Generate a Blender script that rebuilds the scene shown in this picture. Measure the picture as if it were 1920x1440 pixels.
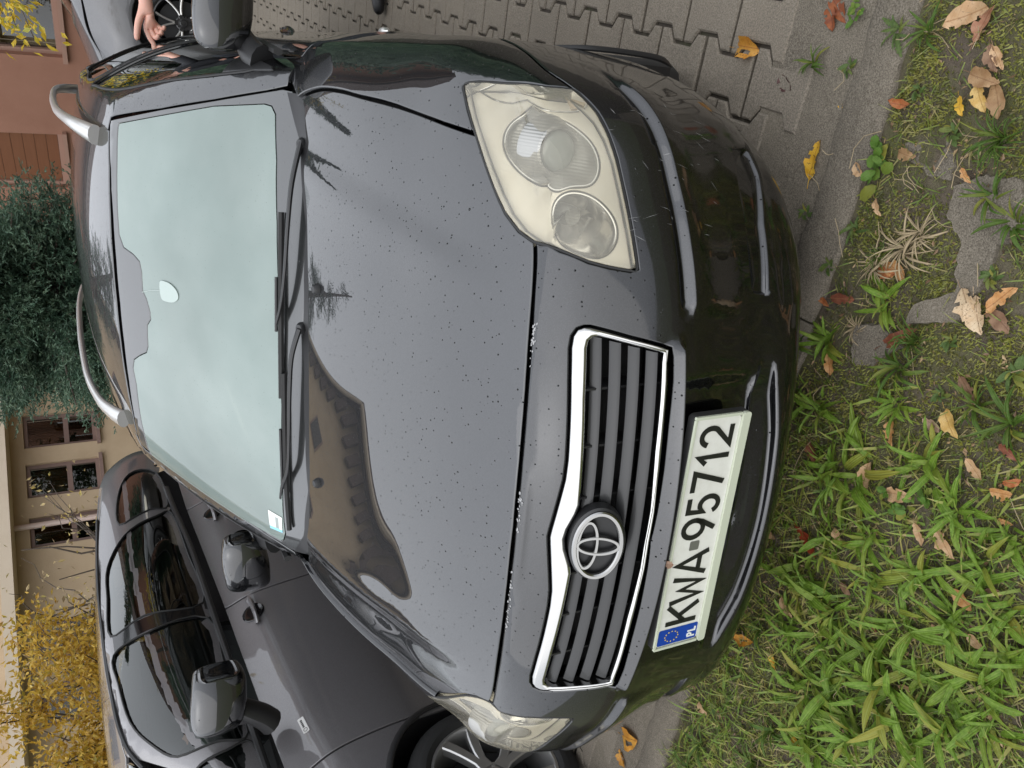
import bpy, bmesh, math, random
import numpy as np
from mathutils import Vector, Matrix
from mathutils.bvhtree import BVHTree
from mathutils.geometry import delaunay_2d_cdt, tessellate_polygon

# ------------------------------------------------------------------ scene, camera, light
scene = bpy.context.scene
for _o in list(bpy.data.objects):
    bpy.data.objects.remove(_o)
COL = scene.collection

cam_data = bpy.data.cameras.new('camera')
cam_data.sensor_fit = 'HORIZONTAL'
cam_data.sensor_width = 36.0
cam_data.lens = 1504.45 / 1920.0 * 36.0
cam_data.clip_start = 0.02
cam_data.clip_end = 2000.0
camera = bpy.data.objects.new('camera', cam_data)
COL.objects.link(camera)
CAM_POS = Vector((0.832137, -1.030817, 1.460905))
_F = Vector((-0.364819, 0.814841, -0.450491)); _R = Vector((0.927160, 0.362273, -0.095564)); _D = Vector((0.085331, -0.452541, -0.887652))   # view, upright-right, upright-down (phone held upright, picture stored on its side)
_M = Matrix.Identity(4)
for _i in range(3):
    _M[_i][0] = _D[_i]; _M[_i][1] = _R[_i]; _M[_i][2] = -_F[_i]; _M[_i][3] = CAM_POS[_i]
camera.matrix_world = _M
scene.camera = camera

SUN_EL, SUN_AZ = math.radians(48), math.radians(200)
world = bpy.data.worlds.new('World'); scene.world = world
world.use_nodes = True
_nt = world.node_tree; _nt.nodes.clear()
_sky = _nt.nodes.new('ShaderNodeTexSky'); _sky.sky_type = 'NISHITA'; _sky.sun_disc = False
_sky.sun_elevation = SUN_EL; _sky.sun_rotation = SUN_AZ
_sky.air_density = 1.0; _sky.dust_density = 6.0; _sky.ozone_density = 1.0
_hs = _nt.nodes.new('ShaderNodeHueSaturation'); _hs.inputs['Saturation'].default_value = 0.10
_mx = _nt.nodes.new('ShaderNodeMix'); _mx.data_type = 'RGBA'; _mx.inputs[0].default_value = 0.85
_mx.inputs[7].default_value = (9.2, 9.6, 10.3, 1)      # the closed cloud deck over the sky's own gradient
_bg = _nt.nodes.new('ShaderNodeBackground'); _bg.inputs['Strength'].default_value = 0.135
_wo = _nt.nodes.new('ShaderNodeOutputWorld')
_nt.links.new(_sky.outputs[0], _hs.inputs['Color'])
_tc = _nt.nodes.new('ShaderNodeTexCoord'); _sx = _nt.nodes.new('ShaderNodeSeparateXYZ'); _nt.links.new(_tc.outputs['Generated'], _sx.inputs[0])
_cl = _nt.nodes.new('ShaderNodeMath'); _cl.operation = 'MAXIMUM'; _cl.inputs[1].default_value = 0.0; _nt.links.new(_sx.outputs[2], _cl.inputs[0])
_ma = _nt.nodes.new('ShaderNodeMath'); _ma.operation = 'MULTIPLY_ADD'; _ma.inputs[1].default_value = 0.80; _ma.inputs[2].default_value = 0.52; _nt.links.new(_cl.outputs[0], _ma.inputs[0])      # standard overcast sky: brighter overhead than at the horizon
_vm = _nt.nodes.new('ShaderNodeVectorMath'); _vm.operation = 'SCALE'; _vm.inputs[0].default_value = (9.2, 9.6, 10.3); _nt.links.new(_ma.outputs[0], _vm.inputs['Scale']); _nt.links.new(_vm.outputs[0], _mx.inputs[7])
_nt.links.new(_hs.outputs[0], _mx.inputs[6])
_nt.links.new(_mx.outputs[2], _bg.inputs['Color'])
_nt.links.new(_bg.outputs[0], _wo.inputs[0])

sun_data = bpy.data.lights.new('sun', 'SUN')
sun_data.energy = 0.8; sun_data.angle = math.radians(100); sun_data.color = (1.0, 0.96, 0.9)
sun = bpy.data.objects.new('sun', sun_data); COL.objects.link(sun)
_sd = Vector((math.sin(SUN_AZ) * math.cos(SUN_EL), math.cos(SUN_AZ) * math.cos(SUN_EL), math.sin(SUN_EL)))
sun.rotation_euler = (-_sd).to_track_quat('-Z', 'Y').to_euler()
sun.location = (0, 0, 8)

vs = scene.view_settings
vs.view_transform = 'Standard'; vs.look = 'None'; vs.exposure = 0.42; vs.gamma = 1.0
vs.use_curve_mapping = False
scene.render.resolution_x, scene.render.resolution_y = 1024, 768
scene.cycles.max_bounces = 8
scene.cycles.transparent_max_bounces = 16
scene.cycles.caustics_reflective = False
scene.cycles.caustics_refractive = False

# ------------------------------------------------------------------ materials
MATS = {}
def _new(name):
    m = bpy.data.materials.new(name); m.use_nodes = True
    MATS[name] = m
    return m, m.node_tree, m.node_tree.nodes['Principled BSDF']
def _set(b, **k):
    for kk, v in k.items():
        n = kk.replace('_', ' ')
        b.inputs[n].default_value = v
def N(nt, t, **k):
    n = nt.nodes.new(t)
    for kk, v in k.items(): setattr(n, kk, v)
    return n
def coords(nt, scale=(1, 1, 1), kind='Object', rot=(0, 0, 0)):
    tc = N(nt, 'ShaderNodeTexCoord'); mp = N(nt, 'ShaderNodeMapping')
    mp.inputs['Scale'].default_value = scale; mp.inputs['Rotation'].default_value = rot
    nt.links.new(tc.outputs[kind], mp.inputs[0])
    return mp.outputs[0]
def noise(nt, vec, scale, detail=4, rough=.6):
    n = N(nt, 'ShaderNodeTexNoise'); n.inputs['Scale'].default_value = scale
    n.inputs['Detail'].default_value = detail; n.inputs['Roughness'].default_value = rough
    nt.links.new(vec, n.inputs['Vector']); return n.outputs['Fac']
def ramp(nt, fac, stops, mode='LINEAR'):
    r = N(nt, 'ShaderNodeValToRGB'); cr = r.color_ramp; cr.interpolation = mode
    while len(cr.elements) > 1: cr.elements.remove(cr.elements[-1])
    cr.elements[0].position = stops[0][0]; cr.elements[0].color = stops[0][1]
    for p, c in stops[1:]:
        e = cr.elements.new(p); e.color = c
    nt.links.new(fac, r.inputs[0]); return r.outputs[0]
def mixc(nt, fac, a, b, blend='MIX'):
    m = N(nt, 'ShaderNodeMix', data_type='RGBA', blend_type=blend)
    for sock, v in ((m.inputs[0], fac), (m.inputs[6], a), (m.inputs[7], b)):
        if isinstance(v, (int, float)): sock.default_value = v
        elif isinstance(v, tuple): sock.default_value = v
        else: nt.links.new(v, sock)
    return m.outputs[2]
def mth(nt, op, a, b=0.0, c=None):
    m = N(nt, 'ShaderNodeMath', operation=op)
    for sock, v in zip(m.inputs, (a, b, c)):
        if v is None: continue
        if isinstance(v, (int, float)): sock.default_value = v
        else: nt.links.new(v, sock)
    return m.outputs[0]
def bump(nt, h, strength=.3, dist=.01, normal=None):
    b = N(nt, 'ShaderNodeBump'); b.inputs['Strength'].default_value = strength; b.inputs['Distance'].default_value = dist
    nt.links.new(h, b.inputs['Height'])
    if normal is not None: nt.links.new(normal, b.inputs['Normal'])
    return b.outputs[0]
def G(v, a=1.0): return (v, v, v, a)

def simple(name, col, rough=.5, metal=0.0, **k):
    m, nt, b = _new(name)
    if len(col) == 3: col = (*col, 1)
    _set(b, Base_Color=col, Roughness=rough, Metallic=metal, **k)
    return m

def droplets(nt, vec, scale, cover, strength=1.0, size=(.06, .26)):
    """height of scattered beads of rain: voronoi cells, only some of them hold a drop"""
    v = N(nt, 'ShaderNodeTexVoronoi'); v.inputs['Scale'].default_value = scale; v.inputs['Randomness'].default_value = 1.0
    nt.links.new(vec, v.inputs['Vector'])
    sep = N(nt, 'ShaderNodeSeparateColor'); nt.links.new(v.outputs['Color'], sep.inputs[0])
    has = mth(nt, 'LESS_THAN', sep.outputs[0], cover)
    r = mth(nt, 'MULTIPLY_ADD', sep.outputs[1], size[1] - size[0], size[0])
    q = mth(nt, 'DIVIDE', v.outputs['Distance'], r)
    h = mth(nt, 'SUBTRACT', 1.0, mth(nt, 'MULTIPLY', q, q))
    h = mth(nt, 'MAXIMUM', h, 0.0)
    h = mth(nt, 'MULTIPLY', mth(nt, 'POWER', h, .6), has)
    return mth(nt, 'MULTIPLY', h, r)

def paint(name, base, flake, drops=True, rough=.42, coat_ior=1.85, metal=1.0, scuff=False, cr=(.006, .03)):
    m, nt, b = _new(name)
    vec = coords(nt)
    fl = noise(nt, vec, 900, 1, .5)
    col = mixc(nt, ramp(nt, fl, [(.45, G(0)), (.7, G(1))]), (*base, 1), (*flake, 1))
    dust = noise(nt, vec, 5, 5, .6)
    col = mixc(nt, ramp(nt, dust, [(.5, G(0)), (.85, G(.10))]), col, (.09, .085, .08, 1))
    nt.links.new(col, b.inputs['Base Color'])
    _set(b, Metallic=metal, Roughness=rough, Coat_Weight=1.0, Coat_Roughness=.025, Coat_IOR=coat_ior)
    nrm = bump(nt, noise(nt, vec, 1.6, 1, .4), .05, .02)
    if drops:
        h1 = droplets(nt, vec, 84, .74, size=(.075, .175))
        h2 = droplets(nt, vec, 30, .09, size=(.05, .10))
        h = mth(nt, 'ADD', h1, mth(nt, 'MULTIPLY', h2, 2.0))
        geo = N(nt, 'ShaderNodeNewGeometry'); sx = N(nt, 'ShaderNodeSeparateXYZ'); nt.links.new(geo.outputs['Normal'], sx.inputs[0])
        upf = ramp(nt, sx.outputs[2], [(.25, G(0)), (.5, G(1))])
        h = mth(nt, 'MULTIPLY', h, upf)
        nrm = bump(nt, h, 1.0, .03, nrm)
        wet = mth(nt, 'GREATER_THAN', h, .015)
        nt.links.new(mth(nt, 'SUBTRACT', 1.0, mth(nt, 'MULTIPLY', wet, .58)), b.inputs['Coat Weight'])
    nt.links.new(nrm, b.inputs['Coat Normal']); nt.links.new(nrm, b.inputs['Normal'])
    rr = mixc(nt, ramp(nt, dust, [(.4, G(0)), (.8, G(1))]), G(cr[0]), G(cr[1]))
    if scuff:
        sc = noise(nt, coords(nt, (40, 40, 400)), 1.0, 3, .7)
        rr = mixc(nt, ramp(nt, sc, [(.62, G(0)), (.72, G(.6))]), rr, G(.3))
    nt.links.new(rr, b.inputs['Coat Roughness'])
    return m
paint('black_paint', (.010, .0105, .0125), (.028, .029, .033), coat_ior=1.87)
paint('black_paint_bumper', (.010, .0105, .0125), (.028, .029, .033), scuff=True, coat_ior=1.7, cr=(.04, .13))
paint('grey_paint', (.15, .143, .147), (.25, .24, .245), drops=False, rough=.45, coat_ior=1.7, metal=.55)
paint('graphite_paint', (.10, .10, .105), (.18, .18, .185), drops=False, rough=.5, coat_ior=1.4)
simple('black_plastic', (.016, .016, .017), .45)
simple('black_gloss', (.006, .006, .007), .12, Coat_Weight=.6)
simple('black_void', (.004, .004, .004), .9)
simple('rubber', (.014, .014, .014), .62)
simple('tyre', (.018, .018, .018), .75)
simple('chrome', (.55, .545, .535), .14, 1.0)
simple('emblem_chrome', (.36, .357, .35), .2, 1.0)
simple('satin_silver', (.62, .61, .59), .32, .75, Coat_Weight=.2)
simple('alloy', (.50, .495, .485), .32, .8)
simple('alloy_dark', (.012, .012, .013), .35, .1, Coat_Weight=.5)
simple('slat_grey', (.010, .0102, .011), .4, .0, Coat_Weight=.2)
simple('bulb_glass', (.30, .33, .31), .10, .0, Coat_Weight=1.0)
simple('interior_dark', (.03, .03, .032), .7)
simple('interior_seat', (.06, .062, .065), .8)
simple('plate_frame', (.50, .53, .42), .4, Coat_Weight=.3)
simple('plate_dark', (.03, .03, .03), .5)
simple('plate_ink', (.012, .012, .012), .35)
simple('plate_blue', (.006, .045, .30), .3)
simple('plate_star', (.75, .52, .06), .4)
simple('seal_grey', (.22, .22, .2), .35, .5)
simple('paper_white', (.72, .74, .70), .6)
simple('chip_white', (.28, .28, .28), .6)
simple('freshener', (.36, .42, .395), .6)
simple('paper_blue', (.25, .55, .70), .6)
simple('mirror_glass', (.75, .77, .78), .02, 1.0)

def plate_white():
    m, nt, b = _new('plate_white'); vec = coords(nt)
    d = noise(nt, vec, 22, 6, .7)
    c = mixc(nt, ramp(nt, d, [(.45, G(0)), (.8, G(.5))]), (.66, .66, .61, 1), (.44, .43, .36, 1))
    s = droplets(nt, vec, 55, .18, size=(.04, .10))
    c = mixc(nt, mth(nt, 'MULTIPLY', mth(nt, 'GREATER_THAN', s, .01), .6), c, (.2, .19, .15, 1))
    nt.links.new(c, b.inputs['Base Color']); _set(b, Roughness=.35)
plate_white()

def fogged_glass():
    """windscreen misted with condensation, beaded with rain outside"""
    m, nt, b = _new('fogged_glass'); vec = coords(nt)
    n1 = noise(nt, vec, 2.2, 4, .6); n2 = noise(nt, vec, 260, 2, .5)
    c = mixc(nt, ramp(nt, n1, [(.3, G(0)), (.75, G(1))]), (.215, .275, .254, 1), (.30, .355, .33, 1))
    c = mixc(nt, ramp(nt, n2, [(.45, G(0)), (.7, G(.35))]), c, (.24, .30, .28, 1))
    dm = droplets(nt, vec, 90, .45, size=(.06, .17)); c = mixc(nt, mth(nt, 'MULTIPLY', mth(nt, 'GREATER_THAN', dm, .02), .55), c, (.17, .21, .20, 1))
    nt.links.new(c, b.inputs['Base Color'])
    _set(b, Roughness=.6, Coat_Weight=1.0, Coat_Roughness=.02, Coat_IOR=1.55, Specular_IOR_Level=.2)
    h = droplets(nt, vec, 90, .28, size=(.05, .17))
    nrm = bump(nt, h, 1.0, .010); nt.links.new(nrm, b.inputs['Coat Normal'])
    tr = N(nt, 'ShaderNodeBsdfTransparent'); tr.inputs[0].default_value = (.78, .86, .82, 1)
    mx = N(nt, 'ShaderNodeMixShader'); nt.links.new(ramp(nt, noise(nt, vec, 1.3, 3, .55), [(.35, G(.66)), (.62, G(.83))]), mx.inputs[0])
    nt.links.new(tr.outputs[0], mx.inputs[1]); nt.links.new(b.outputs[0], mx.inputs[2])
    nt.links.new(mx.outputs[0], nt.nodes['Material Output'].inputs[0])
fogged_glass()
def frit():
    m, nt, b = _new('glass_border'); vec = coords(nt)
    _set(b, Base_Color=(.010, .011, .011, 1), Roughness=.3, Coat_Weight=1.0, Coat_Roughness=.02, Coat_IOR=1.75)
    nt.links.new(bump(nt, droplets(nt, vec, 90, .30, size=(.05, .17)), 1.0, .010), b.inputs['Coat Normal'])
frit()
def clear_glass(name, tint, refl=1.0):
    m, nt, b = _new(name)
    gl = N(nt, 'ShaderNodeBsdfGlossy'); gl.inputs['Roughness'].default_value = .01; gl.inputs['Color'].default_value = (.95, .97, .96, 1)
    tr = N(nt, 'ShaderNodeBsdfTransparent'); tr.inputs[0].default_value = (*tint, 1)
    fr = N(nt, 'ShaderNodeFresnel'); fr.inputs[0].default_value = 1.55
    f2 = mth(nt, 'MINIMUM', mth(nt, 'MULTIPLY', fr.outputs[0], 1.9 * refl), 1.0)
    mx = N(nt, 'ShaderNodeMixShader'); nt.links.new(f2, mx.inputs[0])
    nt.links.new(tr.outputs[0], mx.inputs[1]); nt.links.new(gl.outputs[0], mx.inputs[2])
    nt.links.new(mx.outputs[0], nt.nodes['Material Output'].inputs[0])
clear_glass('side_glass', (.30, .34, .32))
clear_glass('tinted_glass', (.05, .05, .055), 1.3)
def lamp_lens():
    m, nt, b = _new('lamp_lens'); vec = coords(nt)
    # old polycarbonate: yellowed haze, patchy
    d = noise(nt, vec, 9, 4, .6)
    _set(b, Base_Color=(.80, .75, .62, 1), Roughness=.5)
    tr = N(nt, 'ShaderNodeBsdfTransparent'); tr.inputs[0].default_value = (.97, .95, .88, 1)
    gl = N(nt, 'ShaderNodeBsdfGlossy'); gl.inputs['Roughness'].default_value = .05
    nt.links.new(bump(nt, droplets(nt, vec, 70, .2, size=(.05, .14)), 1.0, .006), gl.inputs['Normal'])
    fr = N(nt, 'ShaderNodeFresnel'); fr.inputs[0].default_value = 1.5
    m1 = N(nt, 'ShaderNodeMixShader'); nt.links.new(ramp(nt, d, [(.3, G(.11)), (.8, G(.27))]), m1.inputs[0])
    nt.links.new(tr.outputs[0], m1.inputs[1]); nt.links.new(b.outputs[0], m1.inputs[2])
    m2 = N(nt, 'ShaderNodeMixShader'); nt.links.new(fr.outputs[0], m2.inputs[0])
    nt.links.new(m1.outputs[0], m2.inputs[1]); nt.links.new(gl.outputs[0], m2.inputs[2])
    nt.links.new(m2.outputs[0], nt.nodes['Material Output'].inputs[0])
lamp_lens()
def lamp_housing():
    m, nt, b = _new('lamp_housing'); vec = coords(nt)
    br = noise(nt, coords(nt, (12, 12, 12)), 1, 3, .6)
    c = mixc(nt, br, (.80, .76, .66, 1), (.70, .64, .52, 1))
    nt.links.new(c, b.inputs['Base Color']); _set(b, Metallic=.35, Roughness=.48)
lamp_housing()
simple('lamp_signal', (.80, .62, .42), .25, .3)
simple('sticker_grey', (.30, .33, .32), .6)
simple('lamp_chrome', (.62, .61, .58), .16, 1.0)
def ribbed():
    m, nt, b = _new('lamp_bezel'); vec = coords(nt, (1, 1, 1)); w = N(nt, 'ShaderNodeTexWave'); w.inputs['Scale'].default_value = 55; nt.links.new(vec, w.inputs['Vector'])
    _set(b, Base_Color=(.36, .355, .335, 1), Roughness=.35, Metallic=.55); nt.links.new(bump(nt, w.outputs['Fac'], .22, .003), b.inputs['Normal'])
ribbed()

# ------------------------------------------------------------------ helpers
def mesh_obj(name, V, F, mat=None, parent=None, smooth=True, normals=None, loc=None, mats=None, fmat=None):
    me = bpy.data.meshes.new(name)
    me.from_pydata([tuple(map(float, v)) for v in V], [], [tuple(map(int, f)) for f in F])
    if mats:
        for mm in mats: me.materials.append(MATS[mm])
        if fmat is not None: me.polygons.foreach_set('material_index', np.array(fmat, dtype=np.int32))
    elif mat: me.materials.append(MATS[mat])
    if smooth: me.polygons.foreach_set('use_smooth', np.ones(len(me.polygons), dtype=bool))
    if normals is not None:
        me.normals_split_custom_set_from_vertices([tuple(map(float, n)) for n in normals])
    me.update()
    o = bpy.data.objects.new(name, me); COL.objects.link(o)
    if parent is not None:
        o.parent = parent
        if parent.data is None and loc is None: loc = OFFS.get(parent.name)
    if loc is not None: o.location = loc
    return o
OFFS = {}        # where a thing's own modelling frame sits relative to its Empty
def empty(name, loc, label=None, cat=None, group=None, rotz=0, rotx=0):
    o = bpy.data.objects.new(name, None); COL.objects.link(o); o.location = loc; o.rotation_euler = (rotx, 0, rotz)
    o.empty_display_size = .2
    tag(o, label, cat, group); return o
def tag(o, label=None, cat=None, group=None, kind=None):
    if label: o['label'] = label
    if cat: o['category'] = cat
    if group: o['group'] = group
    if kind: o['kind'] = kind
    return o
def sharp(o, deg=35):
    """smooth shading with edges steeper than deg kept crisp"""
    me = o.data; bm = bmesh.new(); bm.from_mesh(me)
    for e in bm.edges:
        e.smooth = not (len(e.link_faces) == 2 and e.calc_face_angle(0) > math.radians(deg))
    bm.to_mesh(me); bm.free()
    return o

class MB:
    """collects simple solids, then links them as one mesh"""
    def __init__(s): s.V = []; s.F = []; s.m = []
    def add(s, V, F, m=0):
        o = len(s.V); s.V += [tuple(v) for v in V]; s.F += [tuple(i + o for i in f) for f in F]; s.m += [m] * len(F); return s
    def box(s, c, h, R=None, m=0, bev=0.0):
        c = np.array(c, float); h = np.array(h, float)
        if bev <= 0:
            P = np.array([(a, b, d) for d in (-1, 1) for b in (-1, 1) for a in (-1, 1)], float) * h
            F = [(0, 2, 3, 1), (4, 5, 7, 6), (0, 1, 5, 4), (2, 6, 7, 3), (0, 4, 6, 2), (1, 3, 7, 5)]
        else:
            P = []; F = []
            b = min(bev, .45 * h.min() * 2)
            idx = {}
            for sx in (-1, 1):
                for sy in (-1, 1):
                    for sz in (-1, 1):
                        for ax in range(3):
                            q = np.array([sx, sy, sz], float) * h
                            for k in range(3):
                                if k != ax: q[k] -= np.sign(q[k]) * b
                            idx[(sx, sy, sz, ax)] = len(P); P.append(q)
            P = np.array(P)
            for ax in range(3):
                u, v = [(1, 2), (2, 0), (0, 1)][ax]
                for sg in (-1, 1):
                    ring = []
                    for a, d in ((-1, -1), (1, -1), (1, 1), (-1, 1)):
                        t = [0, 0, 0]; t[ax] = sg; t[u] = a; t[v] = d; ring.append(idx[(*t, ax)])
                    F.append(ring if sg > 0 else ring[::-1])
            for ax in range(3):      # edges along ax
                u, v = [(1, 2), (2, 0), (0, 1)][ax]
                for a in (-1, 1):
                    for d in (-1, 1):
                        def k(e, which):
                            t = [0, 0, 0]; t[ax] = e; t[u] = a; t[v] = d; return idx[(*t, which)]
                        F.append([k(-1, u), k(1, u), k(1, v), k(-1, v)] if a * d > 0 else [k(-1, v), k(1, v), k(1, u), k(-1, u)])
            for sx in (-1, 1):
                for sy in (-1, 1):
                    for sz in (-1, 1):
                        t = [idx[(sx, sy, sz, ax)] for ax in range(3)]
                        F.append(t if sx * sy * sz > 0 else t[::-1])
        if R is not None: P = P @ np.array(R, float).T
        return s.add(P + c, F, m)
    def tube(s, pts, rad, n=8, m=0, caps=True, flat=1.0, up=None):
        pts = np.array(pts, float); k = len(pts)
        rad = np.broadcast_to(np.array(rad, float), (k,)) if np.ndim(rad) < 2 else rad
        T = np.gradient(pts, axis=0); T /= np.maximum(np.linalg.norm(T, axis=1, keepdims=True), 1e-9)
        a = np.array(up if up is not None else ((0, 0, 1) if abs(T[0][2]) < .9 else (1, 0, 0)), float)
        V = []
        for i in range(k):
            b = a - T[i] * (a @ T[i]); b /= max(np.linalg.norm(b), 1e-9); a = b
            c = np.cross(T[i], b)
            for j in range(n):
                th = 2 * math.pi * j / n
                V.append(pts[i] + rad[i] * (math.cos(th) * c + flat * math.sin(th) * b))
        F = [(i * n + j, i * n + (j + 1) % n, (i + 1) * n + (j + 1) % n, (i + 1) * n + j) for i in range(k - 1) for j in range(n)]
        if caps: F += [tuple(range(n))[::-1], tuple((k - 1) * n + j for j in range(n))]
        return s.add(V, F, m)
    def lathe(s, prof, c, axis, n=32, m=0, closed=False):
        axis = np.array(axis, float); axis /= np.linalg.norm(axis)
        a = np.cross(axis, (0, 0, 1)); a = a if np.linalg.norm(a) > .1 else np.cross(axis, (1, 0, 0)); a /= np.linalg.norm(a); b = np.cross(axis, a)
        V = []; k = len(prof)
        for j in range(n):
            th = 2 * math.pi * j / n
            for r, h in prof: V.append(np.array(c) + axis * h + r * (math.cos(th) * a + math.sin(th) * b))
        F = [(j * k + i, j * k + i + 1, ((j + 1) % n) * k + i + 1, ((j + 1) % n) * k + i) for j in range(n) for i in range(k - 1 if not closed else k)] if not closed else \
            [(j * k + i, j * k + (i + 1) % k, ((j + 1) % n) * k + (i + 1) % k, ((j + 1) % n) * k + i) for j in range(n) for i in range(k)]
        return s.add(V, F, m)
    def prism(s, poly, depth, M=None, m=0):
        """polygon (2D, ccw) extruded by depth; M maps (u,v,w) to 3D"""
        n = len(poly); tri = tessellate_polygon([[Vector((p[0], p[1], 0)) for p in poly]])
        P = np.array([(p[0], p[1], 0) for p in poly] + [(p[0], p[1], depth) for p in poly], float)
        area = sum(poly[i][0] * poly[(i + 1) % n][1] - poly[(i + 1) % n][0] * poly[i][1] for i in range(n))
        F = []
        for t in tri:
            a, b, c = t
            cr = (poly[b][0] - poly[a][0]) * (poly[c][1] - poly[a][1]) - (poly[b][1] - poly[a][1]) * (poly[c][0] - poly[a][0])
            if cr < 0: a, b, c = a, c, b
            F.append((a + n, b + n, c + n)); F.append((c, b, a))
        for i in range(n):
            j = (i + 1) % n
            F.append((i, j, j + n, i + n) if area > 0 else (j, i, i + n, j + n))
        if M is not None:
            M = np.array(M, float); P = P @ M[:3, :3].T + M[:3, 3]
            if np.linalg.det(M[:3, :3]) < 0: F = [f[::-1] for f in F]
        return s.add(P, F, m)
    def obj(s, name, mat, parent=None, smooth=True, loc=None, mats=None, angle=35):
        o = mesh_obj(name, s.V, s.F, mat, parent, smooth, None, loc, mats, s.m if mats else None)
        if smooth: sharp(o, angle)
        return o

def spline(pts, n, closed=False):
    """Catmull-Rom through pts, n samples per span"""
    P = np.array(pts, float); k = len(P); out = []
    rng = range(k if closed else k - 1)
    for i in rng:
        if closed: p0, p1, p2, p3 = P[(i - 1) % k], P[i], P[(i + 1) % k], P[(i + 2) % k]
        else: p0, p1, p2, p3 = P[max(i - 1, 0)], P[i], P[i + 1], P[min(i + 2, k - 1)]
        for t in np.arange(n) / n:
            out.append(.5 * ((2 * p1) + (-p0 + p2) * t + (2 * p0 - 5 * p1 + 4 * p2 - p3) * t * t + (-p0 + 3 * p1 - 3 * p2 + p3) * t ** 3))
    if not closed: out.append(P[-1])
    return np.array(out)
def resample(P, step, closed=False):
    P = np.array(P, float)
    if closed: P = np.concatenate([P, P[:1]])
    d = np.concatenate([[0], np.cumsum(np.linalg.norm(np.diff(P, axis=0), axis=1))])
    n = max(2, int(round(d[-1] / step)) + 1); t = np.linspace(0, d[-1], n)
    Q = np.stack([np.interp(t, d, P[:, i]) for i in range(P.shape[1])], 1)
    return Q[:-1] if closed else Q
def densify(P, step):
    """add points on long edges of a closed polygon, keeping its corners"""
    out = []
    for i in range(len(P)):
        a, b = P[i], P[(i + 1) % len(P)]; k = max(1, int(math.ceil(np.linalg.norm(b - a) / step)))
        for t in range(k): out.append(a + (b - a) * t / k)
    return np.array(out)
def inside(P, poly):
    x, y = P[:, 0], P[:, 1]; r = np.zeros(len(P), bool); n = len(poly)
    for i in range(n):
        x0, y0 = poly[i]; x1, y1 = poly[(i + 1) % n]
        c = (y0 > y) != (y1 > y)
        if y1 != y0: r ^= c & (x < (x1 - x0) * (y - y0) / (y1 - y0) + x0)
    return r
def seg_dist(P, poly, closed=True):
    d = np.full(len(P), 1e9); n = len(poly)
    for i in range(n if closed else n - 1):
        a = poly[i]; b = poly[(i + 1) % n]; ab = b - a; L = max(ab @ ab, 1e-14)
        t = np.clip(((P - a) @ ab) / L, 0, 1); d = np.minimum(d, np.linalg.norm(P - a - t[:, None] * ab, axis=1))
    return d
def offset_poly(P, d):
    """move a closed 2D polygon inwards by d"""
    P = np.array(P, float); n = len(P)
    A = .5 * sum(P[i][0] * P[(i + 1) % n][1] - P[(i + 1) % n][0] * P[i][1] for i in range(n)); sg = 1 if A > 0 else -1
    e = np.roll(P, -1, 0) - P; e /= np.maximum(np.linalg.norm(e, axis=1, keepdims=True), 1e-12)
    nrm = np.stack([-e[:, 1], e[:, 0]], 1) * sg
    b = nrm + np.roll(nrm, 1, 0); L = np.linalg.norm(b, axis=1, keepdims=True); b /= np.maximum(L, 1e-6)
    c = np.clip((b * nrm).sum(1, keepdims=True), .5, 1)
    return P + b * d / c

class Surf:
    def __init__(s, V, Q):
        s.V = V; s.T = np.concatenate([Q[:, [0, 1, 2]], Q[:, [0, 2, 3]]])
        fn = np.cross(V[s.T[:, 1]] - V[s.T[:, 0]], V[s.T[:, 2]] - V[s.T[:, 0]])
        s.N = np.zeros_like(V)
        for k in range(3): np.add.at(s.N, s.T[:, k], fn)
        s.N /= np.maximum(np.linalg.norm(s.N, axis=1, keepdims=True), 1e-12)
        s.bvh = BVHTree.FromPolygons([tuple(v) for v in V], [tuple(int(i) for i in t) for t in s.T])
    def lift(s, O, D):
        """rays -> points and smooth normals"""
        P = np.zeros((len(O), 3)); I = np.zeros(len(O), int)
        for k in range(len(O)):
            h = s.bvh.ray_cast(Vector(O[k]), Vector(D[k]))
            if h[0] is None: h = s.bvh.find_nearest(Vector(O[k] + D[k] * 3.0))
            P[k] = h[0]; I[k] = h[2]
        a, b, c = (s.V[s.T[I, k]] for k in range(3))
        v0, v1, v2 = b - a, c - a, P - a
        d00, d01, d11 = (v0 * v0).sum(1), (v0 * v1).sum(1), (v1 * v1).sum(1); d20, d21 = (v2 * v0).sum(1), (v2 * v1).sum(1)
        den = np.maximum(d00 * d11 - d01 * d01, 1e-20); v = (d11 * d20 - d01 * d21) / den; w = (d00 * d21 - d01 * d20) / den; u = 1 - v - w
        Nn = u[:, None] * s.N[s.T[I, 0]] + v[:, None] * s.N[s.T[I, 1]] + w[:, None] * s.N[s.T[I, 2]]
        Nn /= np.maximum(np.linalg.norm(Nn, axis=1, keepdims=True), 1e-12)
        return P, Nn
class Planar:
    def __init__(s, n, up=(0, 0, 1)):
        s.n = np.array(n, float); s.n /= np.linalg.norm(s.n)
        s.u = np.cross(up, s.n); s.u /= np.linalg.norm(s.u); s.v = np.cross(s.n, s.u)
    def to2(s, P): P = np.asarray(P, float); return np.stack([P @ s.u, P @ s.v], -1)
    def rays(s, Q): return Q[:, :1] * s.u + Q[:, 1:] * s.v + s.n * 6.0, np.repeat(-s.n[None], len(Q), 0)
class Cyl:
    def __init__(s, x0, y0, r=.85): s.x0, s.y0, s.r = x0, y0, r
    def to2(s, P):
        P = np.asarray(P, float); return np.stack([np.arctan2(P[..., 0] - s.x0, s.y0 - P[..., 1]) * s.r, P[..., 2]], -1)
    def rays(s, Q):
        th = Q[:, 0] / s.r; d = np.stack([np.sin(th), -np.cos(th), 0 * th], -1)
        return np.array([s.x0, s.y0, 0]) + d * 4 + np.array([0, 0, 1]) * Q[:, 1:], -d

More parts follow.
